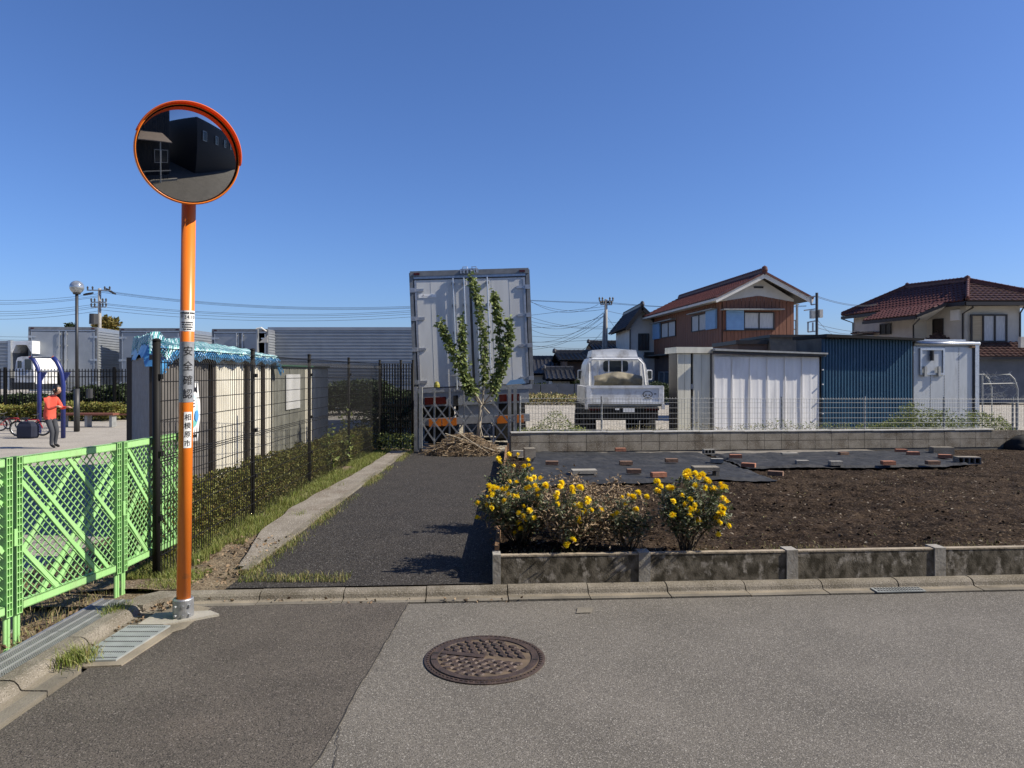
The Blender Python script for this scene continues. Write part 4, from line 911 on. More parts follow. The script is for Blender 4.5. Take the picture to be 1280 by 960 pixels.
shoots = [[(602, 506), (594, 492), (584, 480), (572, 452), (560, 425), (549, 401)], [(602, 506), (591, 490), (581, 470), (579, 430), (577, 396)], [(603, 506), (605, 478), (606, 430), (598, 380), (589, 346)], [(604, 505), (618, 487), (630, 455), (637, 425), (636, 400)], [(604, 505), (616, 489), (626, 440), (623, 395), (617, 366)]]
for i, s in enumerate(shoots):
    pts = [P(px, py, 13.9 + .06 * (i - 2)) for px, py in s]; b = MB(); b.tube(pts, [.02 - .0035 * k for k in range(len(pts))], 5); o = b.build('branch', m_palestem, tr_)
    pl = []
    for _ in range(680):
        q = (random.random() * .76 + .23) * (len(pts) - 1); k = int(q); p = pts[k].lerp(pts[min(k + 1, len(pts) - 1)], q - k); wd = .045 * (1.05 - .45 * q / (len(pts) - 1)) * (1 + .5 * nz(q, i, 2))
        if k >= 1 or random.random() < .35: pl.append(p + Vector((random.gauss(0, wd), random.gauss(0, wd), random.gauss(0, .06))))
    v, f = leaves(pl, .08, up=-.1, aspect=.75, droop=.3); arr_obj('foliage', v, f, m_shoot, o)
# ------------------------------------------------------------------ scissor gate
m_olive = M('olive_yellow_plastic', (.3, .27, .03), rough=.6)
gt = thing('scissor_gate', 'folding grey metal lattice gate closing the end of the alley', 'gate', (X(580, 14.45), 14.45, .06))
GY = 14.45
for px in (520, 526, 637, 644): x = X(px, GY); MB().box(x - .035, x + .035, GY - .04, GY + .04, 0, Z(483.5, GY)).build('gate_post', m_galv2 if px > 522 else m_galv, gt)
bars = [543, 562, 580, 599, 617]; zt = Z(485, GY); zb = .12; xs = [X(p, GY) for p in [527] + bars + [636]]
for x in xs[1:-1]: MB().box(x - .016, x + .016, GY - .012, GY + .012, zb, zt).build('upright_bar', m_galv2, gt)
zm = [Z(552, GY), Z(528, GY), Z(504, GY)]
for i in range(len(xs) - 1):
    for j in range(2):
        for s, yy, mt in ((1, GY - .022, m_alu), (-1, GY + .022, m_galv2)):  # front bars get brighter metal, their sunlit look put into the colour
            za, zc = (zm[j + 1], zm[j]) if s > 0 else (zm[j], zm[j + 1])
            MB().bar((xs[i], yy, za), (xs[i + 1], yy, zc), .012, .028, up=Vector((0, 0, 1))).build('cross_bar', mt, gt)
MB().box(xs[0] - .03, xs[0] + .03, GY - .06, GY + .02, .02, .12).build('caster', m_dark, gt)
tag(MB().lathe([(.001, .07), (.04, .05), (.06, 0), (.06, -.05), (.02, -.05)], 10, (X(546, GY + .1), GY + .1, Z(481, GY))).build('yellow_cap', m_olive), 'small yellow green cap hung on top of the scissor gate', 'cap')
# ------------------------------------------------------------------ big trailer at the alley end
m_dalu = M('dull_dark_aluminium', (.2, .21, .22), (.15, .16, .17), scale=8, rough=.5, metal=.3)
TY = 15.0; roll = R(-2.3)
def box_trailer(name, label, cx, y, wd, zb, zt, ln, roll=0, rz=0, panel=m_trailer, detail=2, group='parked box trailers'):
    t = thing(name, label, 'trailer', (cx, y, 0), rz=rz, group=group); t.rotation_euler = (0, roll, rz)
    hw = wd / 2; B = lambda: MB()
    g = dict(parent=t, world=False)
    b = B(); b.box(-hw + .03, hw - .03, .06, ln, zb + .02, zt - .03); b.build('box_core', m_alu2, **g)
    for s in (-1, 1):
        b = B(); a_, c_ = ((-hw, ln), (-hw, .1)) if s < 0 else ((hw, .1), (hw, ln)); b.hcorr(a_, c_, zb + .08, zt - .12, .11, .013); b.build('side_panel', m_alu2, **g)
        b = B(); b.box(s * hw - .04, s * hw + .04, -.01, .1, zb, zt - .02); b.build('corner_post', m_dalu, **g)
        b = B(); b.box(s * (hw - .015) - .02, s * (hw - .015) + .02, .1, ln, zt - .13, zt - .01); b.build('top_rail', m_alu, **g)
        b = B(); b.box(s * (hw - .015) - .02, s * (hw - .015) + .02, .1, ln, zb - .04, zb + .09); b.build('bottom_rail', m_alu, **g)
    b = B(); b.box(-hw - .02, hw + .02, -.03, .12, zt - .1, zt + .01); b.build('rear_header', m_dalu, **g)
    b = B(); b.box(-hw + .05, hw - .05, -.015, .06, zt - .155, zt - .104); b.build('header_rail', m_alu, **g)
    b = B(); b.box(-hw, hw, -.02, .1, zb - .09, zb); b.build('rear_sill', m_alu, **g)
    b = B(); b.box(-hw + .05, hw - .05, .1, ln, zt, zt + .012); b.build('roof', m_alu2, **g)
    for s in (-1, 1):
        x0, x1 = (-hw + .05, -.006) if s < 0 else (.006, hw - .05)
        b = B(); b.box(x0, x1, .0, .05, zb + .005, zt - .16); d = b.build('door', panel, **g)
        b = B(); e_ = .018
        b.box(x0 - .001, x0 + e_, -.006, -.0005, zb + .005, zt - .16); b.box(x1 - e_, x1 + .001, -.006, -.0005, zb + .005, zt - .16); b.box(x0 + e_, x1 - e_, -.0065, -.0005, zb + .005, zb + .005 + e_); b.box(x0 + e_, x1 - e_, -.0065, -.0005, zt - .16 - e_, zt - .16); b.build('door_seal', m_dark, **g)
        b = B(); xs_ = s * (hw - .085); b.box(xs_ - .022, xs_ + .022, -.016, -.007, zb + .03, zt - .19); b.build('edge_trim', m_alu, **g)
        if detail > 1:
            for q in (.3, .62):
                xx = x0 + (x1 - x0) * (q if s < 0 else 1 - q); B().box(xx - .002, xx + .002, -.003, .0, zb + .03, zt - .2).build('panel_seam', m_trailer, **g)
        for k, fz in enumerate((.06, .36, .64, .9) if detail > 1 else (.1, .5, .9)):
            zz_ = zb + (zt - zb - .16) * fz; xe = s * (hw - .05)
            b = B(); b.box(min(xe, xe - s * .2), max(xe, xe - s * .2), -.022, -.0045, zz_ - .03, zz_ + .03); b.box(min(xe - s * .02, xe + s * .09), max(xe - s * .02, xe + s * .09), -.045, -.0225, zz_ - .045, zz_ + .045); b.build('hinge', m_alu, **g)
        for q in ((.13, .36) if detail > 1 else (.13,)):
            b = B(); b.tube([(s * q, -.05, zb - .05), (s * q, -.05, zt - .16)], .018, 8); b.build('lock_rod', m_alu, **g)
            for fz in (.03, .25, .5, .75, .95):
                zz_ = zb + (zt - zb - .16) * fz; B().box(s * q - .04, s * q + .04, -.055, -.0045, zz_ - .025, zz_ + .025).build('rod_bracket', m_galv2, **g)
        b = B(); b.bar((s * .13, -.075, zb + .28), (s * .48, -.075, zb + .25), .02, .03); b.build('door_handle', m_galv2, **g)
        b = B(); b.box(s * (hw - .12) - .06, s * (hw - .12) + .06, -.045, -.03, zt - .075, zt - .03); b.build('marker_lamp', m_red, **g)
    return t
big = box_trailer('box_trailer', 'big white and grey box trailer seen from behind, closing the view at the alley end', X(596, TY), TY, 2.46, 1.36, 3.82, 9.5, roll=roll, rz=R(4))
g = dict(parent=big, world=False)
b = MB(); b.box(-.17, .17, -.06, .1, 3.81, 3.85); b.tube([(-.14, -.08, 3.76), (-.14, -.08, 3.88), (-.05, -.08, 3.88), (-.05, -.08, 3.76)], .012, 5); b.tube([(.14, -.08, 3.76), (.14, -.08, 3.88), (.05, -.08, 3.88), (.05, -.08, 3.76)], .012, 5)
for k in range(6): b.box(-.2 + k * .07, -.17 + k * .07, -.14, -.12, 3.74, 3.83)
b.build('latch_gear', m_alu, **g)
MB().box(-1.09, -.72, -.012, -.0045, 3.27, 3.34).build('maker_plate', m_white, **g)
me = text_mesh('-F--------', .07); me.materials.clear(); me.materials.append(m_ink); o = bpy.data.objects.new('plate_mark', me); COL.objects.link(o); o.parent = big; o.location = (-.92, -.0145, 3.305); o.rotation_euler = (R(90), 0, 0); o.scale = (.9, 1, 1)
b = MB(); b.box(-1.0, 1.0, .1, 9, 1.1, 1.27); b.build('chassis', m_dark, **g)
MB().box(-1.15, 1.15, .0, .05, .98, 1.27).build('rear_panel', m_alu2, **g)
for x0, x1 in ((-1.05, -.85), (-.83, -.6), (.52, .68), (.72, .95)): MB().box(x0, x1, -.02, -.001, 1.02, 1.17).build('tail_lamp', m_red, **g)
MB().box(-.45, -.35, -.02, -.001, .99, 1.19).build('rear_bracket', m_void, **g)
MB().box(-.35, .5, .05, .1, .7, 1.0).build('mud_flap', m_alu2, **g)
MB().box(-1.1, 1.15, -.03, .04, .58, .73).build('underrun_bar', m_alu, **g)
for x0, x1 in ((-.98, -.72), (-.7, -.4), (.45, .72), (.8, 1.02)): MB().box(x0, x1, -.045, -.031, .56, .72).build('reflector_plate', m_amber, **g)
for x0, x1 in ((-1.12, -.45), (.45, 1.12)): MB().box(x0, x1, .7, .72, .18, 1.02).build('mud_flap', m_void, **g)  # wide black flaps added so the underside reads dark
MB().box(-.44, .44, 2.9, 3.4, .35, 1.08).build('underbody_infill', m_void, **g)  # dark box added to fill the bright gap under the trailer
for s in (-1, 1): MB().box(s * 1.16 - .02, s * 1.16 + .02, 3.4, 9, .4, 1.1).build('side_guard', m_dark, **g)  # guards added to keep the space below the box dark
for x in (-.95, -.62, .62, .95):
    for yy in (1.4, 2.6): b = MB(); b.lathe([(.3, -.13), (.48, -.13), (.5, -.1), (.5, .1), (.48, .13), (.3, .13), (.2, .05), (.001, .05)], 24); o = b.build('wheel', m_void, **g, smooth=False); o.location = (x, yy, .55); o.rotation_euler = (0, R(90), 0)
# lit end of ties, blue rag
tag(MB().prism([(0, 0, 0), (.42, 0, .03), (.36, 0, .13), (.1, 0, .1)], (0, .02, 0)).build('blue_rag', m_shutter), 'pale blue rag on the rear sill of the big trailer', 'rag').location = (X(632, 14.9), 14.9, Z(480, 14.9) - .02)
# ------------------------------------------------------------------ background trailers
def zt_(py, Y): return Z(py, Y)
box_trailer('box_trailer', 'grey box trailer behind the lamp post with its ribbed side in view', X(79, 29), 29, 2.54, 1.0, Z(409, 29), 7, panel=m_alu2, detail=1, rz=R(8))
box_trailer('box_trailer', 'grey box trailer behind the tarpaulin covered shed, left of the pole', X(188, 29.5), 29.5, 2.5, 1.0, Z(410.5, 29.5), 8, panel=m_alu2, detail=1)
box_trailer('box_trailer', 'dark grey box trailer just left of the long ribbed one', X(300, 30), 30.0, 2.3, 1.0, Z(411.5, 30), 7, panel=m_alu2, detail=1)
lt = thing('long_trailer', 'long grey trailer seen side on with fine horizontal ribs', 'trailer', (X(335, 31), 31, 0), group='parked box trailers')
x0, x1 = X(335, 31), X(590, 31); ztp = Z(409, 31)
MB().box(x0 + .03, x1, 31.03, 33.4, 1.0, ztp - .02).build('box_core', m_alu2, lt)
n_ = 4
for k in range(n_):
    a_ = x0 + .12 + (x1 - x0 - .12) * k / n_; c_ = x0 + .12 + (x1 - x0 - .12) * (k + 1) / n_ - .01
    MB().hcorr((a_, 31), (c_, 31), 1.08, ztp - .14, .14, .02).build('side_panel', m_alu2, lt)
MB().box(x0, x1, 30.96, 31.02, ztp - .14, ztp).build('top_rail', m_alu2, lt); MB().box(x0, x0 + .12, 30.97, 31.1, .95, ztp - .141).build('corner_post', m_alu, lt); MB().box(x0, x1, 30.96, 31.02, .9, 1.08).build('bottom_rail', m_alu2, lt)
MB().box(x0 + .5, x1 - .5, 31.4, 33, .15, .9).build('chassis', m_void, lt)  # chassis box carried low to darken the bright gap beneath
for k in range(4): b = MB(); b.lathe([(.001, -.12), (.46, -.12), (.48, .12), (.001, .12)], 20); o = b.build('wheel', m_void, lt, world=False); o.location = (x0 - lt.location.x + 1.2 + k * 1.25, .6, .45); o.rotation_euler = (R(90), 0, 0)
# open container between them
oc = thing('open_trailer', 'open fronted dark trailer body with a raised curved roof edge beside the long trailer', 'trailer', (X(327, 29.8), 29.8, 0), group='parked box trailers')
b = MB(); xa, xb = X(320, 29.8), X(333, 29.8); b.box(xa, xa + .05, 29.8, 31, 1, Z(411, 29.8)); b.build('side_panel', m_alu2, oc)
b = MB(); pts = [(xa, 29.8, Z(411, 29.8)), ((xa + xb) / 2, 29.8, Z(411, 29.8) + .05), (xb, 29.8, Z(414, 29.8))]; b.tube(pts, .03, 6); b.build('roof_edge', m_cream, oc)
MB().box(xa + .06, xb, 30.0, 30.05, 1, Z(414, 29.8)).build('interior_shade_panel', m_frame, oc)  # near-black board paints the shade inside the open body
MB().prism([(xa + .06, 29.95, Z(428, 29.8)), (xb, 29.95, Z(428, 29.8)), (xb, 29.95, Z(419, 29.8))], (0, .03, 0)).build('load_cover', m_creamwall, oc)
# left lorry
lo = thing('box_lorry', 'white cab of a lorry in front of a grey box body at the left edge', 'lorry', (X(22, 27.5), 27.5, 0))
q = 28.4
MB().box(X(-30, q), X(14, q), q, q + 2.3, 1.0, Z(426, q)).build('cargo_box', m_alu2, lo)
MB().hcorr((X(-30, q), q - .03), (X(12, q), q - .03), 1.05, Z(427, q), .14, .02).build('side_panel', m_alu2, lo)
MB().box(X(11, q), X(14.5, q), q - .06, q + .1, .95, Z(425.5, q)).build('corner_post', m_alu, lo)
MB().box(X(14.5, q), X(40, q), q + 1.2, q + 1.3, 1, Z(428, q)).build('interior_shade_panel', m_frame, lo)  # near-black board standing in for the shaded inside
MB().prism([(X(14.5, q), q, Z(441, q)), (X(20, q), q, Z(431, q)), (X(20, q), q, Z(426.5, q)), (X(14.5, q), q, Z(427, q))], (0, .8, 0)).prism([(X(20.1, q), q, Z(431, q)), (X(33, q), q, Z(431, q)), (X(33, q), q, Z(426, q)), (X(20.1, q), q, Z(426.5, q))], (0, .8, 0)).prism([(X(33.1, q), q, Z(431, q)), (X(40, q), q, Z(442, q)), (X(40, q), q, Z(426, q)), (X(33.1, q), q, Z(426, q))], (0, .8, 0)).build('body_hood', m_wht, lo)
y = 27.4
b = MB(); sec = [(18, 478), (18.5, 466), (20, 452), (22, 447), (27, 445.5), (36, 445.5), (40, 448), (42, 460), (42.5, 480)]; b.prism([(X(a, y), y, Z(c_, y)) for a, c_ in sec], (0, 1.9, 0)); b.build('cab', m_wht, lo)
for a in ((22.3, 451, 24.2, 460), (25, 451, 27, 460)): MB().box(X(a[0], y), X(a[2], y), y - .02, y + .02, Z(a[3], y), Z(a[1], y)).build('cab_window', m_glass, lo)
MB().box(X(31.5, y), X(39.5, y), y - .03, y + .02, Z(462, y), Z(449, y)).build('windscreen', m_glass, lo)
MB().box(X(17, y), X(43, y), y - .06, y + .04, Z(487, y), Z(478, y)).build('bumper', m_dark, lo)
for a in (22, 39): b = MB(); b.lathe([(.001, -.12), (.4, -.12), (.42, .12), (.001, .12)], 20); o = b.build('wheel', m_void, lo, world=False); o.location = (X(a, y) - lo.location.x, .3, .42); o.rotation_euler = (R(90), 0, 0)
# ------------------------------------------------------------------ sheds behind the black fence
m_shaded_sheet = M('shaded_corrugated_sheet', (.13, .12, .11), (.1, .092, .085), rough=.8)  # shade on the first side panel, put into a darker colour
m_shaded_door = M('shaded_locker_door', (.26, .26, .22), (.2, .2, .17), rough=.6)  # darker grey paints the shade on the near locker doors
sA = Vector((-3.60, 7.15, 0)); sB = Vector((-4.25, 12.5, 0)); sD = Vector((-6.0, 12.3, 0)); sC = Vector((-4.72, 8.85, 0))
sh = thing('tarp_covered_shed', 'long cream corrugated shed with grey front behind the black mesh fence', 'shed', (-4.3, 9.8, 0))
ZT = 1.83
MB().prism([sA + Vector((-.03, .05, 0)), sC, sD, sB + Vector((-.03, 0, 0))][::-1], (0, 0, ZT)).build('shed_body', m_brownpost, sh)
d = sB - sA; u_ = d.normalized()
pos = [0, .34, .42, .62, .66, .82, .845, 1.0]
def ptS(t): return sA + d * t
for i, (t0, t1, mt) in enumerate(((.0, .33, m_shaded_sheet), (.37, .655, m_cream), (.70, .86, m_cream), (.885, 1.0, m_cream))):
    a, c_ = ptS(t0), ptS(t1); MB().corr(a, c_, .02, ZT - .02, .076, .012).build('side_panel', mt, sh)
for t in (.35, .6775, .8725): a = ptS(t); MB().box(a.x - .03, a.x + .045, a.y - .05, a.y + .05, 0, ZT - .02).build('upright_post', m_brownpost, sh)
a = ptS(0); MB().box(a.x - .04, a.x + .03, a.y - .03, a.y + .04, 0, ZT).build('corner_post', m_brownpost, sh)
fd = (sC - sA).normalized(); fn = Vector((fd.y, -fd.x, 0)); fn = -fn if fn.y > 0 else fn
b = MB(); m0 = (sA + sC) / 2 + Vector((0, 0, ZT / 2)); b.obox(m0 + fn * .01, (sC - sA) * .47, fn * .015, Vector((0, 0, ZT / 2 - .01))); b.build('front_wall', m_stucco, sh)
MB().box(sC.x - .05, sC.x + .03, sC.y - .07, sC.y, 0, ZT + .01).build('corner_post', m_brownpost, sh)
MB().prism([sA + Vector((.03, -.02, ZT)), sC + Vector((-.03, 0, ZT)), sD + Vector((0, 0, ZT)), sB + Vector((.03, .02, ZT))][::-1], (0, 0, .04)).build('roof_slab', m_brownpost, sh)
# tarpaulin and net
def quadpt(u, v): return (sA * (1 - u) + sB * u) * (1 - v) + (sC * (1 - u) + sD * u) * v
def ftarp(u, v):
    # u along, v from near side hem over the top to far side
    uu = -.045 + 1.1 * u; p = quadpt(uu, max(0, (v - .16) / .74))
    out = Vector((1, .1, 0)); z = ZT + .09
    e = min(v / .2, (1 - v) / .2, 1)
    if v < .2: p = p + out * (.14 - .3 * abs(v - .1)) ; z -= (.2 - v) / .2 * (.11 + .05 * abs(nz(u * 12, 0, 1.3)) + .015 * math.sin(u * 40))
    else: z += .1 * min(1, (v - .2) / .12) * min(1, (1 - v) / .06) * (1 + .4 * nz(u * 9, v * 3, 1)) * (1 if u > .1 else 1.25)
    if u < .06: z -= (.06 - u) / .06 * (.24 + .05 * nz(v * 9, 0, 1)); 
    if u > .95: z -= (u - .95) / .05 * .2
    z += .025 * nz(u * 22, v * 9, 1) + .012 * math.sin(u * 70 + 4 * v)
    p = p + Vector((.03 * nz(u * 18, v, 1, 3), .03 * nz(u * 11, v * 3, 1, 7), 0))
    return (p.x, p.y, z)
tp = thing('roof_tarpaulin', 'bright blue tarpaulin draped over the roof of the long shed', 'tarpaulin', (-4.3, 9.8, 1.8))
grid_surf('sheet', ftarp, 150, 44, m_tarp, tp)
b = MB(); rr = random.Random(4)
for k in range(90):
    u = (k + .5) / 90; p = Vector(ftarp(u, .12 + .03 * rr.random())); b.tube([p + Vector((.02, 0, .0)), p + Vector((.05, .03 * rr.uniform(-1, 1), -.04)), p + Vector((.04, 0, -.05 * rr.random()))], .008, 4)
b.build('gathered_edge', m_tarp, tp)['kind'] = 'stuff'
nt_ = thing('roof_net', 'teal and white net laid over the blue tarpaulin on the shed roof', 'net', (-4.3, 9.8, 1.9))
b = MB(); b2 = MB()
for k in range(-26, 150):
    for sgn in (1, -1):
        pts = []
        for j in range(22):
            v = .11 + .87 * j / 21; u = .0 + k / 130 + sgn * (v - .44) * .3
            if 0.02 <= u <= .96: pts.append(Vector(ftarp(u, v)) + Vector((.01, -.01, .03 + .02 * nz(u * 30, v * 9, 1))))
        if len(pts) > 1: (b if (k + (sgn > 0)) % 3 == 0 else b2).tube(pts, .006, 3, cap=False)
b.build('green_cords', m_net, nt_); b2.build('pale_cords', m_netw, nt_)
# second locker
s2 = thing('cream_locker', 'cream steel locker with a green top edge and a white paper on its door', 'locker', (-4.3, 14.6, 0))
A2 = Vector((-4.28, 12.75, 0)); B2 = Vector((-4.27, 16.5, 0))
MB().prism([A2 + Vector((-.02, 0, 0)), A2 + Vector((-1.1, 0, 0)), B2 + Vector((-1.1, 0, 0)), B2 + Vector((-.02, 0, 0))][::-1], (0, 0, 1.76)).build('locker_body', m_beige, s2)
for t0, t1, mt in ((.01, .22, m_shaded_door), (.24, .50, m_shaded_door), (.52, .99, m_cream)):
    a = A2.lerp(B2, t0); c_ = A2.lerp(B2, t1); MB().corr(a, c_, .03, 1.74, .1, .006, square=True).build('door_panel', mt, s2)
MB().box(-4.4, -4.23, 12.75, 16.5, 1.76, 1.8).build('green_top_edge', M('green_trim', (.03, .12, .07)), s2)
MB().box(-4.255, -4.25, 13.35, 14.25, .95, 1.62).build('paper_notice', m_white, s2)
# ------------------------------------------------------------------ small truck
ty = 16.4; TX0, TX1 = X(733, ty), X(829, ty); tc = (TX0 + TX1) / 2
tk = thing('flatbed_truck', 'small white flatbed truck parked facing away behind the wire fence', 'truck', (tc, ty, 0))
hw = (TX1 - TX0) / 2; z0, z1 = .93, Z(482, ty)
b = MB(); b.box(TX0, TX1, ty, ty + .03, z0, z1); b.build('tailgate', m_wht, tk)
fr = MB(); 
fr.box(TX0, TX1, ty - .02, ty - .001, z1 - .06, z1); fr.box(TX0, TX1, ty - .02, ty - .001, z0, z0 + .06); fr.box(TX0, TX0 + .1, ty - .019, ty - .001, z0 + .06, z1 - .06); fr.box(TX1 - .1, TX1, ty - .019, ty - .001, z0 + .06, z1 - .06); fr.build('tailgate_frame', m_wht, tk)
for s in (TX0, TX1): 
    MB().box(s - .025, s + .025, ty + .031, ty + 2.1, z0, z1 - .02).build('side_board', m_wht, tk)
    MB().box(s - .035, s + .035, ty - .03, ty + .0305, z0 - .12, z0 - .001).build('corner_bracket', m_wht, tk)
MB().box(TX0, TX1, ty + .035, ty + 2.1, z0 - .06, z0).build('bed_floor', m_galv2, tk)
MB().box(TX0 + .1, TX1 - .1, ty + .1, ty + 4, .55, .86).build('chassis', m_void, tk)
# emblem and letters on the tailgate
ex, ez = X(809.5, ty), Z(493, ty); em = MB(); n = 28
for i in range(n):
    a, c_ = 2 * math.pi * i / n, 2 * math.pi * (i + 1) / n; f1 = lambda q, r: (ex + r * .115 * math.cos(q), ty - .0045, ez + r * .08 * math.sin(q)); em.add([f1(a, 1), f1(c_, 1), f1(c_, .84), f1(a, .84)], [(0, 1, 2, 3)])
for dx in (-.04, .04): em.box(ex + dx - .018, ex + dx + .018, ty - .006, ty - .002, ez - .03, ez - .004)
em.box(ex - .08, ex + .09, ty - .006, ty - .002, ez - .1, ez - .085); em.box(ex + .15, ex + .2, ty - .006, ty - .002, ez + .0, ez + .022)
em.build('oval_emblem', m_shutter if 0 else m_frame, tk)
for x0_, x1_ in ((X(736, ty), X(752, ty)), (X(807, ty), X(824, ty))): MB().box(x0_, x1_, ty + .0, ty + .05, .78, .85).build('tail_lamp', m_red, tk)
MB().box(X(768, ty), X(794, ty), ty + .0, ty + .03, .72, .84).build('plate_holder', m_void, tk)
MB().box(X(779, ty), X(793, ty), ty - .015, ty - .001, .74, .84).build('number_plate', m_white, tk)
MB().box(X(769, ty), X(774, ty), ty - .01, ty - .001, .79, .83).build('reverse_lamp', m_white, tk)
for s in (TX0 + .17, TX1 - .17):
    for yy in (ty + 1.0, ty + 3.2): b = MB(); b.lathe([(.001, -.04), (.17, -.04), (.2, -.13), (.31, -.14), (.33, -.1), (.33, .1), (.31, .14), (.001, .14)], 24); o = b.build('wheel', m_void, tk, world=False); o.location = (s - tc, yy - ty, .33); o.rotation_euler = (0, R(90 if s > tc else -90), 0)
cy = ty + 2.25; k = lambda px: X(px, cy)
sec = [(733, 520), (731.5, 490), (731, 470), (733.5, 455), (737, 448), (745, 445.5), (796, 445.5), (802, 448), (807, 456), (810, 470), (811.5, 490), (812, 520)]
b = MB(); b.prism([(k(a), cy, Z(c_, cy)) for a, c_ in sec], (0, 1.35, 0)); b.build('cab', m_wht, tk)
b = MB(); b.prism([(k(739), cy + .1, Z(446, cy)), (k(741), cy + .1, Z(437.5, cy)), (k(770), cy + .1, Z(435.5, cy)), (k(796), cy + .1, Z(437.5, cy)), (k(798), cy + .1, Z(446, cy))], (0, 1.0, 0)); b.build('roof_deflector', m_wht, tk)
def rr_rect(x0, x1, zz0, zz1, r, y):
    out = []
    for cx_, cz_, a0 in ((x1 - r, zz1 - r, 0), (x0 + r, zz1 - r, 90), (x0 + r, zz0 + r, 180), (x1 - r, zz0 + r, 270)):
        for j in range(5): q = R(a0 + j * 22.5); out.append((cx_ + r * math.cos(q), y, cz_ + r * math.sin(q)))
    return out
MB().prism(rr_rect(k(754), k(785), Z(464.5, cy), Z(451, cy), .07, cy - .012), (0, .03, 0)).build('rear_window', m_glass, tk)
for a in (760.5, 777): MB().box(k(a) - .014, k(a) + .014, cy - .08, cy - .05, Z(480, cy), Z(448, cy)).build('guard_bar', m_wht, tk)
for a in (739, 748, 791, 800): MB().box(k(a) - .012, k(a) + .012, cy - .03, cy - .0005, Z(480, cy), Z(451, cy)).build('cab_rib', m_wht, tk)
b = MB(); b.tube([(k(736), cy - .07, z0), (k(736), cy - .07, Z(455, cy)), (k(740), cy - .07, Z(449, cy)), (k(797), cy - .07, Z(449, cy)), (k(803), cy - .07, Z(455, cy)), (k(808), cy - .07, z0)], .03, 8); b.build('guard_frame', m_wht, tk)
for s, a in ((-1, 725.5), (1, 812)):
    y_ = cy + 1.1; x_ = X(a, y_); b = MB(); b.prism(rr_rect(x_ - .075, x_ + .075, Z(475, y_), Z(462, y_), .04, y_), (0, .06, 0)); b.build('wing_mirror', m_wht, tk)
    MB().prism(rr_rect(x_ - .055, x_ + .055, Z(473.5, y_), Z(463.5, y_), .03, y_ - .006), (0, .005, 0)).build('mirror_glass', m_glass, tk); MB().bar((x_, y_ + .03, Z(470, y_)), (x_ - s * .3, y_ + .1, Z(474, y_)), .03, .03).build('mirror_arm', m_dark, tk)
def ftt(u, v):
    y_ = ty + 1.9; px = 742 + 60 * u; top = 467 + 2.5 * math.sin(math.pi * u) * (-1) + 3 * abs(2 * u - 1); bot = 484 ; py = top + (bot - top) * v
    bul = .14 * math.sin(math.pi * min(1, v * 1.1)) * (1 + .5 * nz(u * 6, v * 3, 1)); x_ = X(px, y_) - .15 * (u - .5) * (1 - v) * 0
    return (x_, y_ - bul - .05 * abs(math.sin(u * 9 + v)), Z(py, y_))
o = grid_surf('bed_tarpaulin', ftt, 40, 12, m_tantarp); tag(o, 'folded tan tarpaulin sagging behind the truck cab', 'tarpaulin')
m_wconc = M('weathered_concrete', (.16, .145, .12), (.1, .09, .075), scale=3, rough=.95)
# ------------------------------------------------------------------ right hand sheds
q = 17.6
bl = thing('beige_locker', 'tall beige steel locker shed with two uneven halves left of the pale grey shed', 'shed', (X(867, q), q, 0))
MB().box(X(846, q), X(889, q), q + .03, q + .6, 0, Z(436, q)).build('locker_body', m_frame, bl)
for a, c_ in ((846, 863), (866, 888.5)):
    n = 2
    for j in range(n): p0 = a + (c_ - a) * j / n; p1 = a + (c_ - a) * (j + 1) / n; MB().box(X(p0, q) + .004, X(p1, q) - .004, q - .02, q + .028, .02, Z(442, q)).build('door_panel', m_beige, bl)
MB().box(X(842.5, q), X(890, q), q - .1, q + .7, Z(441.5, q), Z(434, q)).build('roof_trim', m_beige, bl)
MB().box(X(863.5, q), X(865.5, q), q - .03, q - .0, Z(486, q), Z(480, q)).build('door_latch', m_galv, bl)
q = 17.75
gs = thing('pale_grey_shed', 'wide pale grey sheet metal shed with vertical battens and a sloping roof edge', 'shed', (X(957, q), q, 0))
xl, xr = X(889.5, q), X(1029, q); MB().prism([(xl, q + .04, 0), (xr, q + .04, 0), (xr, q + .04, Z(446, q)), (xl, q + .04, Z(443, q))], (0, 2.4, 0)).build('shed_body', m_pale_sheet, gs)
n = 6
for j in range(n):
    a = xl + (xr - xl) * j / n; c_ = xl + (xr - xl) * (j + 1) / n
    b = MB(); vs = []; m_ = 14
    for i in range(m_ + 1):
        x = a + .004 + (c_ - a - .008) * i / m_
        for kz in range(9):
            z = .02 + kz / 8 * (Z(446, q) - .02); vs.append((x, q - .0 - .008 * nz(x * 1.6, z * .9, 1, 2) - (.006 if i % 7 == 0 else 0), z))
    b.add(vs, [(i * 9 + k_, (i + 1) * 9 + k_, (i + 1) * 9 + k_ + 1, i * 9 + k_ + 1) for i in range(m_) for k_ in range(8)]); b.build('wall_panel', m_pale_sheet, gs, smooth=True)
    MB().box(a - .012, a + .018, q - .032, q - .016, .02, Z(446, q)).build('batten', m_pale_sheet, gs)
b = MB(); b.prism([(xl - .05, q - .15, Z(442, q)), (xr + .1, q - .15, Z(445.5, q)), (xr + .1, q - .15, Z(443, q)), (xl - .05, q - .15, Z(439, q))], (0, .1, 0)); b.build('gutter', m_dark, gs)
b = MB(); b.prism([(xl - .06, q - .2, Z(438.9, q)), (xr + .12, q - .2, Z(442.9, q)), (xr + .12, q - .2, Z(441, q)), (xl - .06, q - .2, Z(436.5, q))], (0, .25, 0)); b.build('fascia', m_galv2, gs)
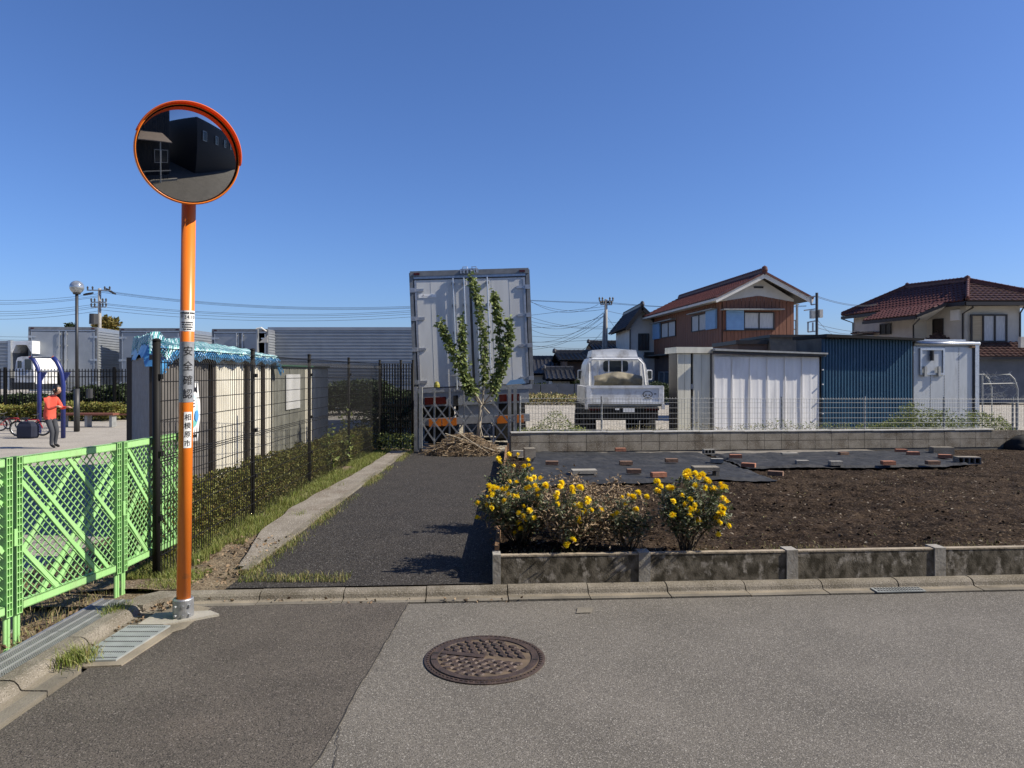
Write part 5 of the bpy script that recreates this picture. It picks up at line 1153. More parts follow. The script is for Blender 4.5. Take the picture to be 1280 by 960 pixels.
b = MB(); b.add([(xl - .06, q + .05, Z(436.6, q)), (xr + .12, q + .05, Z(441, q)), (xr + .12, q + 2.4, Z(441, q) + .1), (xl + .3, q + 2.4, Z(436.6, q) + .15)], [(0, 1, 2, 3)]); b.build('roof', m_dark, gs)
fb = thing('flat_roof_annex', 'brownish grey flat roofed annex rising behind the pale grey shed', 'building', (X(970, 24), 24, 0))
MB().box(X(963, 24), X(1032, 24), 24, 27, 0, Z(422, 24)).build('wall', m_wconc, fb)
MB().box(X(961, 24), X(1034, 24), 23.9, 27.1, Z(422, 24), Z(418.5, 24)).build('roof_edge', m_frame, fb)
MB().box(X(922, 24.2), X(962, 24), 24.2, 27, 0, Z(430, 24)).build('wall', m_brownwall, fb); MB().box(X(920, 24.1), X(961, 24), 24.1, 27, Z(430, 24), Z(425, 24)).build('roof_edge', m_frame, fb)
q = 18.1
bs = thing('blue_shed', 'dark blue corrugated steel shed with a black roof edge', 'shed', (X(1083, q), q, 0))
xl, xr = X(1023, q), X(1146, q); MB().prism([(xl + .01, q + .03, 0), (xr, q + .03, 0), (xr, q + .03, Z(424, q)), (xl + .01, q + .03, Z(423, q))], (0, 1.2, 0)).build('shed_body', m_wconc, bs)
n = 5
for j in range(n): a = xl + (xr - xl) * j / n; c_ = xl + (xr - xl) * (j + 1) / n; MB().corr((a, q), (c_ - .002, q), .02, Z(424, q), .072, .011, square=True).build('wall_sheet', m_blue_sheet, bs)
b = MB(); b.prism([(X(1022, q), q - .25, Z(422.5, q)), (X(1153, q), q - .25, Z(425.5, q)), (X(1153, q), q - .25, Z(423, q)), (X(1022, q), q - .25, Z(418.5, q))], (0, 1.6, 0)); b.build('roof_edge', m_black, bs)
for j in range(5): MB().box(X(1023, q), X(1024.4, q), q - .04, q, Z(445 + j * 18, q), Z(443.5 + j * 18, q)).build('bracket', m_white, bs)
q = 18.5
sc_ = thing('silver_container', 'old silver truck box used as a shed with a small riveted door', 'container', (X(1184, q), q, 0))
xl, xr = X(1138, q), X(1228, q); zt2 = Z(426, q)
m_silverp = M('weathered_silver_panel', (.5, .52, .53), (.4, .42, .43), scale=2.5, rough=.38, metal=.25, stain=(.34, .35, .35), stain_scale=2.5, stretch=(2, 2, .5))
MB().box(xl + .02, xr - .02, q + .03, q + 4, .1, zt2 - .02).build('box_core', m_silverp, sc_)
for a, c_ in ((1138, 1160.5), (1161, 1180), (1180.5, 1200), (1200.5, 1220)): MB().box(X(a, q), X(c_, q), q, q + .028, .1, Z(434, q)).build('wall_panel', m_silverp, sc_)
b = MB(); b.tube([(xl, q - .01, Z(429.5, q)), (xr, q - .01, Z(429.5, q))], .055, 14); b.build('rolled_top_edge', m_alu, sc_, smooth=True)
MB().box(X(1150, q), X(1214, q), q + .1, q + .2, zt2, Z(424, q)).build('roof_rail', m_alu, sc_)
MB().box(X(1221, q), X(1226.5, q), q - .05, q + .06, .05, Z(427, q)).build('corner_post', m_alu, sc_); MB().box(X(1219, q), X(1220.6, q), q - .02, q + .0, .05, Z(432, q)).build('corner_trim', m_dark, sc_)
b = MB()
for a in (1161, 1180, 1200):
    for j in range(26): x = X(a, q); z = Z(436 + j * 3.4, q); b.box(x - .008, x + .008, q - .008, q, z - .008, z + .008)
for j in range(38): x = X(1144 + j * 2, q); z = Z(433.4, q); b.box(x - .008, x + .008, q - .012, q, z - .008, z + .008)
b.build('rivets', m_galv2, sc_)['kind'] = 'stuff'
b = MB(); a0, a1, b0_, b1 = X(1145.5, q), X(1179, q), Z(468.5, q), Z(435.5, q)
for r_ in ((a0, a1, b1 - .05, b1), (a0, a1, b0_, b0_ + .05)): b.box(r_[0], r_[1], q - .05, q - .001, r_[2], r_[3])
for x in (a0, a1 - .05): b.box(x, x + .05, q - .049, q - .001, b0_ + .05, b1 - .05)
b.build('hatch_frame', m_alu, sc_)
MB().box(a0 + .052, a1 - .052, q - .02, q - .002, b0_ + .052, b1 - .052).build('hatch_door', m_silverp, sc_)
for a in (1151, 1170): x = X(a, q); b = MB(); b.box(x - .035, x + .035, q - .1, q - .052, Z(469, q), Z(458, q)); b.box(x - .05, x + .05, q - .12, q - .051, Z(470.5, q), Z(468.9, q)); b.build('hinge', m_galv2, sc_)
x = X(1160.5, q); b = MB(); b.box(x - .02, x + .02, q - .12, q - .021, Z(451, q), Z(438, q)); b.box(x - .035, x + .035, q - .1, q - .0215, Z(445, q), Z(443, q)); b.build('hatch_latch', m_dark, sc_)
x = X(1217, q); MB().box(x - .05, x + .05, q - .1, q - .001, Z(434.5, q), Z(432.8, q)).build('lamp_bracket', m_wood, sc_)
for o_ in (bl, gs, bs, sc_): o_.rotation_euler[2] = .14
# wire frame crate at right
q = 18.6; hf = thing('hoop_frame', 'rounded wire frame with netting standing right of the silver container', 'frame', (X(1248, q), q, 0))
b = MB()
for yy in (q, q + 1.0): b.tube([(X(1228, q), yy, 0), (X(1228, q), yy, Z(468, q)), (X(1262, q), yy, Z(468, q)), (X(1268, q), yy, Z(474, q)), (X(1272, q), yy, Z(486, q)), (X(1272, q), yy, 0)], .018, 6)
b.tube([(X(1228, q), q, Z(480, q)), (X(1271, q), q, Z(479, q))], .016, 6); b.build('tube_frame', m_galv2, hf)
b = MB(); rr = random.Random(5)
for _ in range(130):
    x = rr.uniform(1229, 1268); y_ = rr.uniform(469, 497); b.tube([P(x, y_, q + .02), P(min(1271, x + rr.uniform(-9, 9)), y_ + rr.uniform(-7, 7), q + .02)], .006, 3, cap=False)
b.build('tangled_netting', m_galv2, hf)
sw = thing('side_boundary_wall', 'pale rendered wall stub beyond the right end of the wire fence', 'wall', (X(1276, 17), 17, 0))
MB().box(X(1275, 17), X(1330, 17), 16.5, 16.8, 0, .38).build('wall_body', m_creamwall, sw)
# ------------------------------------------------------------------ houses
def inpoly(u, v, poly):
    c = False; n = len(poly)
    for i in range(n):
        x1, y1 = poly[i]; x2, y2 = poly[(i + 1) % n]
        if (y1 > v) != (y2 > v) and u < (x2 - x1) * (v - y1) / (y2 - y1) + x1: c = not c
    return c
def tiles(name, poly3, mat, parent, tw=.3, th=.3, amp=.075, step=.04):
    """pantiles over a planar roof slope; poly3[0]->poly3[1] is the eave"""
    P0, P1 = Vector(poly3[0]), Vector(poly3[1]); u = (P1 - P0).normalized(); n = None
    far = max(poly3[2:], key=lambda p: ((Vector(p) - P0) - u * (Vector(p) - P0).dot(u)).length)
    v = (Vector(far) - P0); v = (v - u * v.dot(u)).normalized(); n = u.cross(v)
    if n.z < 0: n = -n
    poly = [((Vector(p) - P0).dot(u), (Vector(p) - P0).dot(v)) for p in poly3]
    us = [p[0] for p in poly]; vs_ = [p[1] for p in poly]; b = MB(); S = 4
    nu = int((max(us) - min(us)) / tw) + 1; nv = int((max(vs_) - min(vs_)) / th) + 1; u0 = min(us); v0 = min(vs_)
    prof = [0, .15, 1, .5]
    for j in range(nv):
        va, vb = v0 + j * th, v0 + (j + 1) * th + .02
        # clip run of this course to the polygon
        vm = v0 + (j + .5) * th; xs_ = []
        for i in range(len(poly)):
            (x1, y1), (x2, y2) = poly[i], poly[(i + 1) % len(poly)]
            if (y1 > vm) != (y2 > vm): xs_.append((x2 - x1) * (vm - y1) / (y2 - y1) + x1)
        xs_.sort()
        for k in range(0, len(xs_) - 1, 2):
            a, c = xs_[k], xs_[k + 1]; i0 = int((a - u0) / (tw / S)); i1 = int((c - u0) / (tw / S)) + 1; row = []
            for i in range(i0, i1 + 1):
                uu = min(c, max(a, u0 + i * tw / S)); h = prof[i % S] * amp
                pa = P0 + u * uu + v * va + n * (h + step); pb = P0 + u * uu + v * vb + n * (h); pc = P0 + u * uu + v * va + n * (h * .2 - .02)
                row += [pc, pa, pb]
            m = len(row) // 3
            if m > 1: b.add(row, [f for i in range(m - 1) for f in ((3 * i, 3 * i + 3, 3 * i + 4, 3 * i + 1), (3 * i + 1, 3 * i + 4, 3 * i + 5, 3 * i + 2))])
    o = b.build(name, mat, parent); o['kind'] = 'stuff'; b2 = MB(); poly3 = [P0 + u * a_ + v * c_ for a_, c_ in poly]; b2.add([Vector(p) - n * .03 for p in poly3], [tuple(range(len(poly3)))]); b2.add([Vector(p) - n * .12 for p in poly3], [tuple(range(len(poly3)))]); b2.build('roof_board', m_frame, parent); return o
def ridge(a, b_, parent, mat, r=.13):
    m = MB(); a = Vector(a); b_ = Vector(b_); m.bar(a + Vector((0, 0, .08)), b_ + Vector((0, 0, .08)), r * 1.7, .16); m.tube([a + Vector((0, 0, .2)), b_ + Vector((0, 0, .2))], r * .62, 8)
    n = int((b_ - a).length / .3)
    for k in range(n): p = a.lerp(b_, (k + .5) / n) + Vector((0, 0, .2)); d = (b_ - a).normalized(); m.tube([p - d * .02, p + d * .02], r * .75, 8)
    m.build('ridge', mat, parent); 
    e = a; q = MB(); q.lathe([(.001, .3), (r * .9, .22), (r * 1.15, .05), (r * 1.0, -.05), (.001, -.08)], 10, e + Vector((0, 0, .1))); q.build('ridge_end', mat, parent)
def window(parent, o, u, w_, h_, nrm_, panes=2, glass=None, frame=None, fr=.05):
    """o lower-left corner, u unit direction along the wall, nrm_ outward"""
    o = Vector(o); up = Vector((0, 0, 1)); nn = Vector(nrm_)
    f = MB()
    for a, b_ in ((o, o + u * w_), (o + up * h_, o + u * w_ + up * h_)): f.bar(a + nn * .04, b_ + nn * .04, .08, fr, up=up)
    for k in range(panes + 1): x = fr / 2 + (w_ - fr) * k / panes; f.obox(o + u * x + up * h_ / 2 + nn * .041, u * fr / 2, nn * .039, up * (h_ / 2 - fr / 2))
    fo = f.build('window', frame or m_frame, parent)
    for k in range(panes):
        x = fr / 2 + (w_ - fr) * (k + .5) / panes; g_ = MB(); g_.obox(o + u * x + up * h_ / 2 + nn * .02, u * ((w_ - fr) / panes / 2 - fr / 2), nn * .006, up * (h_ / 2 - fr / 2))
        mt = (glass[k] if isinstance(glass, (list, tuple)) else glass) or m_glass; g_.build('pane', mt, fo)
    return fo
# --- brown house
hb_ = thing('brown_house', 'two storey house with brown board siding, white gable and maroon tiled roof', 'house', (12, 42, 0))
N = Vector((X(903, 38), 38, 0)); ga = Vector((.995, .103, 0)).normalized(); al = Vector((-.103, .995, 0)).normalized(); W_ = 4.0; LL = 12.0
ez = 5.62; apz = 6.86
c0, c1, c2_, c3 = N, N + ga * W_, N + ga * W_ + al * LL, N + al * LL
MB().prism([c0, c1, c2_, c3], (0, 0, ez)).build('wall_core', m_brownwall, hb_)
up = Vector((0, 0, 1))
def boards(a, b_, z0, z1, pitch, mat, parent, out, top=None):
    d = b_ - a; n = int(d.length / pitch); m = MB()
    for k in range(n):
        p = a + d * ((k + .5) / n); zz1 = top((k + .5) / n) if top else z1
        ta, tb = (top(k / n), top((k + 1) / n)) if top else (z1, z1); a_ = a + d * (k + .04) / n + out * (.03 + .008 * (k % 2)); c_ = a + d * (k + .96) / n + out * (.03 + .008 * (k % 2))
        m = MB(); m.prism([a_ + up * z0, c_ + up * z0, c_ + up * tb, a_ + up * ta], out * .012); o = m.build('siding_board', mat, parent)
    return o
boards(c0, c1, 3.0, ez - .05, .2, m_brownside, hb_, -al, top=lambda t: 5.48 + .32 * (1 - abs(2 * t - 1)))
boards(c3, c0, 2.9, ez - .12, .2, m_brownside, hb_, -ga)
MB().prism([c0 + up * ez, c1 + up * ez, c0.lerp(c1, .5) + up * (apz - .06)], al * 3).build('gable_wall', m_whitewall, hb_)
MB().prism([c0 - al * .002 + up * 5.5, c1 - al * .002 + up * 5.5, c1 - al * .002 + up * ez, c0.lerp(c1, .5) - al * .002 + up * (apz - .08), c0 - al * .002 + up * ez], -al * .02).build('gable_panel', m_whitewall, hb_)
ov = .68; ft = .75; mid = c0.lerp(c1, .5); sl2 = .5
apx = apz + .06
def rf(side):
    s = -1 if side == 'l' else 1
    e0 = mid + ga * s * (W_ / 2 + ov) - al * ft + up * (apx - (W_ / 2 + ov) * sl2); e1 = e0 + al * (LL + 1.3); r0 = mid - al * ft + up * apx; r1 = r0 + al * (LL + 1.3); return e0, e1, r1, r0
el0, el1, rl1, rl0 = rf('l'); er0, er1, rr1, rr0 = rf('r')
tiles('roof_tiles', [el0, el1, rl1, rl0], m_tile, hb_); tiles('roof_tiles', [er0, er1, rr1, rr0], m_tile, hb_)
ridge(rl0, rl1, hb_, m_tile, .15)
for e, r_ in ((el0, rl0), (er0, rr0)):
    m = MB(); m.bar(e - up * .14, r_ - up * .14, .06, .24); m.build('barge_board', m_whitewall, hb_)
    m = MB(); m.bar(e + up * .03 - al * .02, r_ + up * .03 - al * .02, .16, .1); m.build('verge_tiles', m_tile, hb_)
    m = MB(); d = (r_ - e); m.add([e - up * .06, r_ - up * .06, r_ + al * .74 - up * .06, e + al * .74 - up * .06], [(0, 1, 2, 3)]); m.build('soffit', m_whitewall, hb_)
m = MB(); m.add([el0 - up * .12, el1 - up * .12, el1 + ga * .7 - up * .1, el0 + ga * .7 - up * .1], [(0, 1, 2, 3)]); m.bar(el0 - up * .1 - ga * .04, el1 - up * .1 - ga * .04, .1, .12); m.build('eave_soffit', m_whitewall, hb_)
MB().obox(mid - al * .05 + up * 6.25, ga * .26, al * .02, up * .05).build('gable_vent', m_frame, hb_)
def gp(px, py): # point on gable plane
    t = px; r_ = Vector(((px - 640) / F, 1, (HOR - py) / F)); k_ = (c0 - Vector((0, 0, EYE))).dot(al) / Vector((r_.x, r_.y, 0)).dot(al); return Vector((r_.x * k_, r_.y * k_, EYE + r_.z * k_))
def sp(px, py):
    r_ = Vector(((px - 640) / F, 1, (HOR - py) / F)); k_ = c0.dot(ga) / Vector((r_.x, r_.y, 0)).dot(ga); return Vector((r_.x * k_, r_.y * k_, EYE + r_.z * k_))
a = gp(929, 411); b_ = gp(967, 391); window(hb_, a - al * .03, ga, (b_ - a).dot(ga), b_.z - a.z, -al, 2, m_curtain)
a = gp(907, 412.5); b_ = gp(928.5, 387.5); m = MB(); m.obox((a + b_) / 2 - al * .1, ga * (b_ - a).dot(ga) / 2, al * .05, up * (b_.z - a.z) / 2)
for k in range(8): m.obox(a + ga * (b_ - a).dot(ga) / 2 - al * .16 + up * ((b_.z - a.z) * (k + .5) / 8), ga * (b_ - a).dot(ga) * .48, al * .008, up * .035)
m.build('shutter_box', m_shutter, hb_)
a = gp(900, 387.5); b_ = gp(975, 387.5); m = MB(); m.bar(a - al * .3, b_ - al * .3, .5, .05); m.build('window_hood', m_galv2, hb_)
a = gp(904, 413.5); b_ = gp(968, 411.8); m = MB(); m.bar(a - al * .08, b_ - al * .08, .12, .06); m.build('window_sill', m_frame, hb_)
for (x1, y1, x2, y2, sx1, sx2) in ((866, 415, 885, 391.5, 885.5, 898), (828, 422.5, 846, 401, 818.5, 827)):
    a = sp(x1, y1); b_ = sp(x2, y2); dd = -al; wl = abs((b_ - a).dot(al)); window(hb_, a + Vector(-ga * .03), dd, wl, b_.z - a.z, -ga, 2, m_curtain)
    p = sp(sx1, y1); q_ = sp(sx2, y1); m = MB(); cc = (p + q_) / 2; h_ = b_.z - a.z
    m.obox(Vector((cc.x, cc.y, a.z + h_ / 2 + .05)) - ga * .12, al * abs((q_ - p).dot(al)) / 2, ga * .05, up * (h_ / 2 + .08))
    for k in range(7): m.obox(Vector((cc.x, cc.y, a.z + h_ * (k + .5) / 7)) - ga * .18, al * abs((q_ - p).dot(al)) * .48, ga * .008, up * .04)
    m.build('shutter_box', m_shutter, hb_)
    p = sp(sx1 if sx1 < x1 else x1, 0); q_ = sp(max(sx2, x2), 0); m = MB(); m.bar(Vector((p.x, p.y, b_.z + .12)) - ga * .2, Vector((q_.x, q_.y, b_.z + .12)) - ga * .2, .4, .05); m.build('window_hood', m_galv2, hb_)
a = sp(825, 481); b_ = sp(846, 465); window(hb_, a - ga * .05, -al, abs((b_ - a).dot(al)), b_.z - a.z, -ga, 3, m_glass, m_alu)
a = sp(848, 441); b_ = sp(818, 441); m = MB(); m.bar(Vector((a.x, a.y, 2.82)) - ga * .4, Vector((b_.x, b_.y, 2.82)) - ga * .4, .8, .08); m.build('canopy', m_frame, hb_)
m = MB(); p = c1 + al * 1.5
for k in range(7): m.bar(p + ga * (.1 + k * .13) + up * 3.6, p + ga * (.1 + k * .13) + up * 4.6, .03, .03)
for z in (3.6, 4.1, 4.6): m.bar(p + up * z, p + ga * 1.0 + up * z, .04, .06)
m.bar(p + ga * .98 + up * 2.4, p + ga * .98 + up * 5.5, .1, .1); m.bar(p + up * 5.5, p + ga * 1.1 + up * 5.5, .08, .06); m.build('balcony_railing', m_galv2, hb_)
m = MB(); m.obox(p + ga * .5 + al * .6 + up * 3.45, ga * .5, al * .6, up * .1); m.build('balcony_floor', m_galv2, hb_)
# --- pale gabled house
Y0 = 50.5; pg = thing('pale_gabled_house', 'pale house with a steep gable partly hidden behind the brown house', 'house', (X(812, Y0), Y0, 0))
xa, xb, ax = X(788, Y0), X(830, Y0), X(801, Y0); za = Z(384, Y0); ze = Z(410, Y0)
MB().prism([(xa, Y0, 0), (xb, Y0, 0), (xb, Y0, Z(417, Y0)), (ax, Y0, za - .15), (xa, Y0, Z(405, Y0))], (0, 7, 0)).build('wall', m_whitewall, pg)
tiles('roof_tiles', [(X(781, Y0 - .6), Y0 - .6, Z(411, Y0)), (X(781, Y0 - .6), Y0 + 7.6, Z(411, Y0)), (ax, Y0 + 7.6, za), (ax, Y0 - .6, za)], m_tileg, pg)
tiles('roof_tiles', [(X(834, Y0), Y0 - .6, Z(416, Y0)), (X(834, Y0), Y0 + 7.6, Z(416, Y0)), (ax, Y0 + 7.6, za), (ax, Y0 - .6, za)], m_tileg, pg)
ridge((ax, Y0 - .6, za), (ax, Y0 + 7.6, za), pg, m_tileg, .14)
m = MB(); m.bar((X(781.5, Y0), Y0 - .62, Z(412.5, Y0)), (ax, Y0 - .62, za - .1), .06, .28); m.bar((ax, Y0 - .62, za - .1), (X(834, Y0), Y0 - .62, Z(417, Y0)), .06, .28); m.build('barge_board', m_frame, pg)
window(pg, (X(797.5, Y0), Y0 - .03, Z(437.5, Y0)), Vector((1, 0, 0)), X(811, Y0) - X(797.5, Y0), 1.15, Vector((0, -1, 0)), 3, m_glass)
m = MB(); m.add([(X(800, Y0), Y0 - 1.6, Z(446, Y0)), (X(830, Y0), Y0 - 1.6, Z(446, Y0)), (X(830, Y0), Y0, Z(440, Y0)), (X(805, Y0), Y0, Z(440, Y0))], [(0, 1, 2, 3)]); m.bar((X(800, Y0), Y0 - 1.6, Z(447, Y0)), (X(830, Y0), Y0 - 1.6, Z(447, Y0)), .1, .2); m.build('canopy', m_frame, pg)
m = MB(); m.box(X(787.4, Y0) - .04, X(787.4, Y0) + .03, Y0 - .1, Y0, 0, Z(412, Y0)); m.build('downpipe', m_dark, pg)
# --- right house
rh = thing('cream_house', 'cream rendered two storey house with a glazed maroon hipped roof at the right', 'house', (27, 42, 0))
w0 = Vector((X(1067, 49), 49, 0)); w1 = Vector((X(1207, 40), 40, 0)); w2 = Vector((X(1275, 39.8), 39.8, 0)); w3 = w2 + Vector((0, 9, 0))
EZ = 5.5
MB().prism([w1, w2, w3, w0], (0, 0, EZ)).build('wall', m_creamwall, rh)
sd = (w1 - w0).normalized(); sn = Vector((sd.y, -sd.x, 0)); 
if sn.x > 0: sn = -sn
b0 = w0 + (w1 - w0) * .33; b1 = w0 + (w1 - w0) * .70
MB().prism([b0 + sn * .9, b1 + sn * .9, b1, b0][::1], (0, 0, 4.95)).build('bay_wall', m_creamwall, rh)
A1 = Vector((X(1209, 41.2), 41.2, 6.92)); A0 = Vector((X(1134, 46.3), 46.3, 6.92)); E0 = Vector((X(1052, 49.3), 49.3, 5.6)); E1 = Vector((X(1207, 39.0), 39.0, 5.62)); E2 = Vector((X(1330, 39.0), 39.0, 5.62)); A2 = Vector((X(1292, 41.2) , 41.2, 6.1)); _n = (E0 - E1).cross(A1 - E1); A0.z = E1.z - (_n.x * (A0.x - E1.x) + _n.y * (A0.y - E1.y)) / _n.z; FR = Vector((X(1210, 52), 52, 5.6)); 
tiles('roof_tiles', [E0, E1, A1, A0], m_tile, rh, tw=.3, amp=.09, th=.32); tiles('roof_tiles', [E1, E2, A1], m_tile2, rh, tw=.3, amp=.045, step=.05)
MB().add([E0, A0, FR + Vector((0, 0, .1)), A1, E2, (E2.x, 52, 5.6)], [(0, 1, 2), (1, 3, 2), (3, 4, 5, 2)]).build('rear_roof', m_tile2, rh)
ridge(A1, A0, rh, m_tile, .16); ridge(A0, E0, rh, m_tile, .13); ridge(A1 + Vector((0, -.05, 0)), E1 + Vector((.1, 0, 0)), rh, m_tile, .12); ridge(A1, E2, rh, m_tile, .12)
m = MB(); m.bar(E0 - up * .14, E1 - up * .14, .12, .2); m.bar(E1 - up * .16, E2 - up * .16, .12, .2); m.add([E1 - up * .2, E2 - up * .2, (E2.x, 40, 5.4), (E1.x, 40, 5.4)], [(0, 1, 2, 3)]); m.build('eave_board', m_frame, rh)
T1 = E1.lerp(E0, .12); T0 = E1.lerp(E0, .62); S1 = T1 + sn * 1.5 - up * .68 ; S0 = T0 + sn * 1.4 - up * .66
S1 = S1 + (T0 - T1) * .12
tiles('roof_tiles', [S0, S1, T1, T0], m_tile, rh, tw=.3, amp=.09, th=.32)
m = MB(); m.bar(S0 - up * .12, S1 - up * .12, .12, .18); m.bar(S1 - up * .05, T1 - up * .05, .14, .16); m.build('eave_board', m_frame, rh)
m = MB(); m.add([S1 - up * .15, T1 - up * .15, b1 + up * 4.8, b1 + sn * .9 + up * 4.8], [(0, 1, 2, 3)]); m.build('soffit', m_whitewall, rh)
X1 = Vector((1, 0, 0)); YN = Vector((0, -1, 0)); YF = 39.85
window(rh, (X(1212, YF), YF - .05, Z(427, YF)), X1, X(1257.5, YF) - X(1212, YF), Z(394, YF) - Z(427, YF), YN, 3, [m_tanc, m_curtain, m_curtain], fr=.09)
def rp(t, off, z): return w0 + (w1 - w0) * t + sn * off + up * z
window(rh, rp(.40, .93, Z(418, 45)), sd, .95, Z(405.5, 45) - Z(418, 45), sn, 2, m_glass)
window(rh, rp(.755, .03, 3.65), sd, .75, 1.15, sn, 1, m_frame)
MB().obox(rp(.93, .06, 4.95), sd * .3, sn * .06, up * .3).build('vent_cover', m_white, rh)
m = MB(); m.tube([rp(.985, .06, 0), rp(.985, .06, 5.0), rp(1.0, .0, 5.2) + Vector((.1, -.5, .1)), (X(1213, 39), 39.0, 5.5)], .045, 6); m.tube([b1 + sn * .96 + up * 3, b1 + sn * .96 + up * 4.5, S1 - up * .2 - sn * .2], .045, 6); m.tube([(X(1274, YF), YF - .08, 3), (X(1274, YF), YF - .08, 5.0), (X(1282, 39), 39, 5.4)], .045, 6); m.tube([w0 + sn * .06 + up * 3, w0 + sn * .06 + up * 5.1, E0 - up * .2], .045, 6); m.build('downpipe', m_frame, rh)
tiles('roof_tiles', [(X(1222, 38.3), 38.3, Z(446, 38.3)), (X(1340, 38.3), 38.3, Z(446, 38.3)), (X(1340, 39.8), 39.8, Z(428, 39.8)), (X(1222, 39.8), 39.8, Z(428, 39.8))], m_tile2, rh, amp=.05, step=.05)
MB().box(X(1224, 38.7), X(1340, 38.7), 38.7, 39.78, 0, 2.5).build('ground_floor_wall', m_greywall, rh); MB().box(X(1222, 38.3), X(1340, 38.3), 38.26, 38.36, 2.38, 2.5).build('gutter', m_frame, rh)
j0 = rp(.62, 1.6, 0); m = MB()
tiles('roof_tiles', [(X(1140, 40.2), 40.2, 3.05), (X(1205, 39.2), 39.2, 3.05), (X(1172, 41.2), 41.2, 4.05)], m_tile2, rh, amp=.05)
tiles('roof_tiles', [(X(1064, 47), 47, Z(417.5, 47)), (X(1104, 45), 45, Z(416, 45)), (X(1104, 45.5), 45.6, Z(412.5, 45.5)), (X(1070, 47.5), 47.6, Z(415, 47.5))], m_tile2, rh, amp=.05)
MB().box(X(1276, 38), X(1345, 38), 38, 38.2, 3.0, Z(421, 38)).build('balcony_wall', m_creamwall, rh)
m = MB(); ty_ = 41.0
tv_ = thing('roof_antenna', 'dark television antenna at the right edge above the cream house', 'antenna', (X(1290, 41), 41, 6))
for k in range(5): m.bar((X(1272 + k * 3, 41), 41, Z(366 - k * 1.6, 41)), (X(1278 + k * 4, 41), 41, Z(359 - k * 1.2, 41)), .025, .025)
m.bar((X(1273, 41), 41, Z(365, 41)), (X(1292, 41), 41, Z(355, 41)), .03, .03); m.tube([(X(1288, 41), 41, 5.6), (X(1288, 41), 41, Z(354, 41))], .025, 6); m.build('mast_and_rods', m_dark, tv_)
# --- low houses left of the truck
def lowhouse(name, label, px0, px1, Yf, depth, zw, zr, wall, ov=.6, gable=False):
    t = thing(name, label, 'house', (X((px0 + px1) / 2, Yf), Yf, 0)); x0, x1 = X(px0, Yf), X(px1, Yf); MB().box(x0, x1, Yf, Yf + depth, 0, zw).build('wall', wall, t)
    ym = Yf + depth / 2
    if not gable:
        tiles('roof_tiles', [(x0 - ov, Yf - ov, zw), (x1 + ov, Yf - ov, zw), (x1 + ov, ym, zr), (x0 - ov, ym, zr)], m_tileg, t, tw=.3, th=.35); tiles('roof_tiles', [(x0 - ov, Yf + depth + ov, zw), (x1 + ov, Yf + depth + ov, zw), (x1 + ov, ym, zr), (x0 - ov, ym, zr)], m_tileg, t, tw=.3, th=.35)
        ridge((x0 - ov, ym, zr), (x1 + ov, ym, zr), t, m_tileg, .14)
        for x in (x0, x1): MB().prism([(x - .05, Yf, zw), (x - .05, Yf + depth, zw), (x - .05, ym, zr - .05)], (.1, 0, 0)).build('gable_wall', wall, t)
    else:
        xm = (x0 + x1) / 2; tiles('roof_tiles', [(x0 - ov, Yf - ov, zw), (x0 - ov, Yf + depth, zw), (xm, Yf + depth, zr), (xm, Yf - ov, zr)], m_tileg, t, tw=.3, th=.35); tiles('roof_tiles', [(x1 + ov, Yf - ov, zw), (x1 + ov, Yf + depth, zw), (xm, Yf + depth, zr), (xm, Yf - ov, zr)], m_tileg, t, tw=.3, th=.35)
        ridge((xm, Yf - ov, zr), (xm, Yf + depth, zr), t, m_tileg, .14); MB().prism([(x0, Yf, zw), (x1, Yf, zw), (xm, Yf, zr - .1)], (0, .2, 0)).build('gable_wall', wall, t)
        m = MB(); m.bar((x0 - ov, Yf - ov, zw - .1), (xm, Yf - ov, zr - .1), .06, .2); m.bar((x1 + ov, Yf - ov, zw - .1), (xm, Yf - ov, zr - .1), .06, .2); m.build('barge_board', m_whitewall, t)
    return t
lowhouse('low_house', 'low pale walled house with grey tiles right of the big trailer', 655, 706, 52, 7, Z(467, 52), Z(448, 52), m_creamwall)
t = lowhouse('low_house', 'brown walled house with dark tiles left of the white truck', 709, 752, 47, 8, Z(450, 47), Z(440, 47), m_brownwall)
lowhouse('low_house', 'house with a dark tiled gable rising behind the white truck cab', 752, 800, 56, 8, Z(440, 56), Z(427, 56), m_greywall, gable=False)
t = lowhouse('garden_shed', 'small grey roofed shed between the low houses', 690, 712, 44, 4, Z(474, 44), Z(463, 44), m_creamwall, ov=.4); 
def shrub(name, label, px0, px1, Y, ztop, n, mat, sz=.12, kind=None, cat='bush', dep=1.2):
    pl = []
    for _ in range(n):
        u = random.random(); h = ztop * (1 - (abs(2 * u - 1)) ** 4 * .5) * (.85 + .25 * nz(u * 6, Y, 1)); pl.append((X(px0 + (px1 - px0) * u, Y), Y + random.uniform(0, dep), h * random.random() ** .6))
    v, f = leaves(pl, sz, up=.3); return tag(arr_obj(name, v, f, mat), label, None if kind else cat, kind=kind)
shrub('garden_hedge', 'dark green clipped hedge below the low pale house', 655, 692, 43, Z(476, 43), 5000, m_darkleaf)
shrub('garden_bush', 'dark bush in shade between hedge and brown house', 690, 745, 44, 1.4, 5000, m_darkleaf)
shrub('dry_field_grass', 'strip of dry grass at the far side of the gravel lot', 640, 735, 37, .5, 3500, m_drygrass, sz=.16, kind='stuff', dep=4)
shrub('trailer_shrubs', 'dark shrubs added to darken the gap below the long ribbed trailer', 325, 530, 27.5, 1.35, 9000, m_darkleaf, sz=.12, kind='stuff', dep=1.5)  # row added to cover the bright ground under the trailer
shrub('house_shade_shrubs', 'dark shrubs standing in for the shade beside the brown house', 800, 850, 37, 1.3, 3000, m_darkleaf, kind='stuff')  # dark foliage added where the house only throws shade
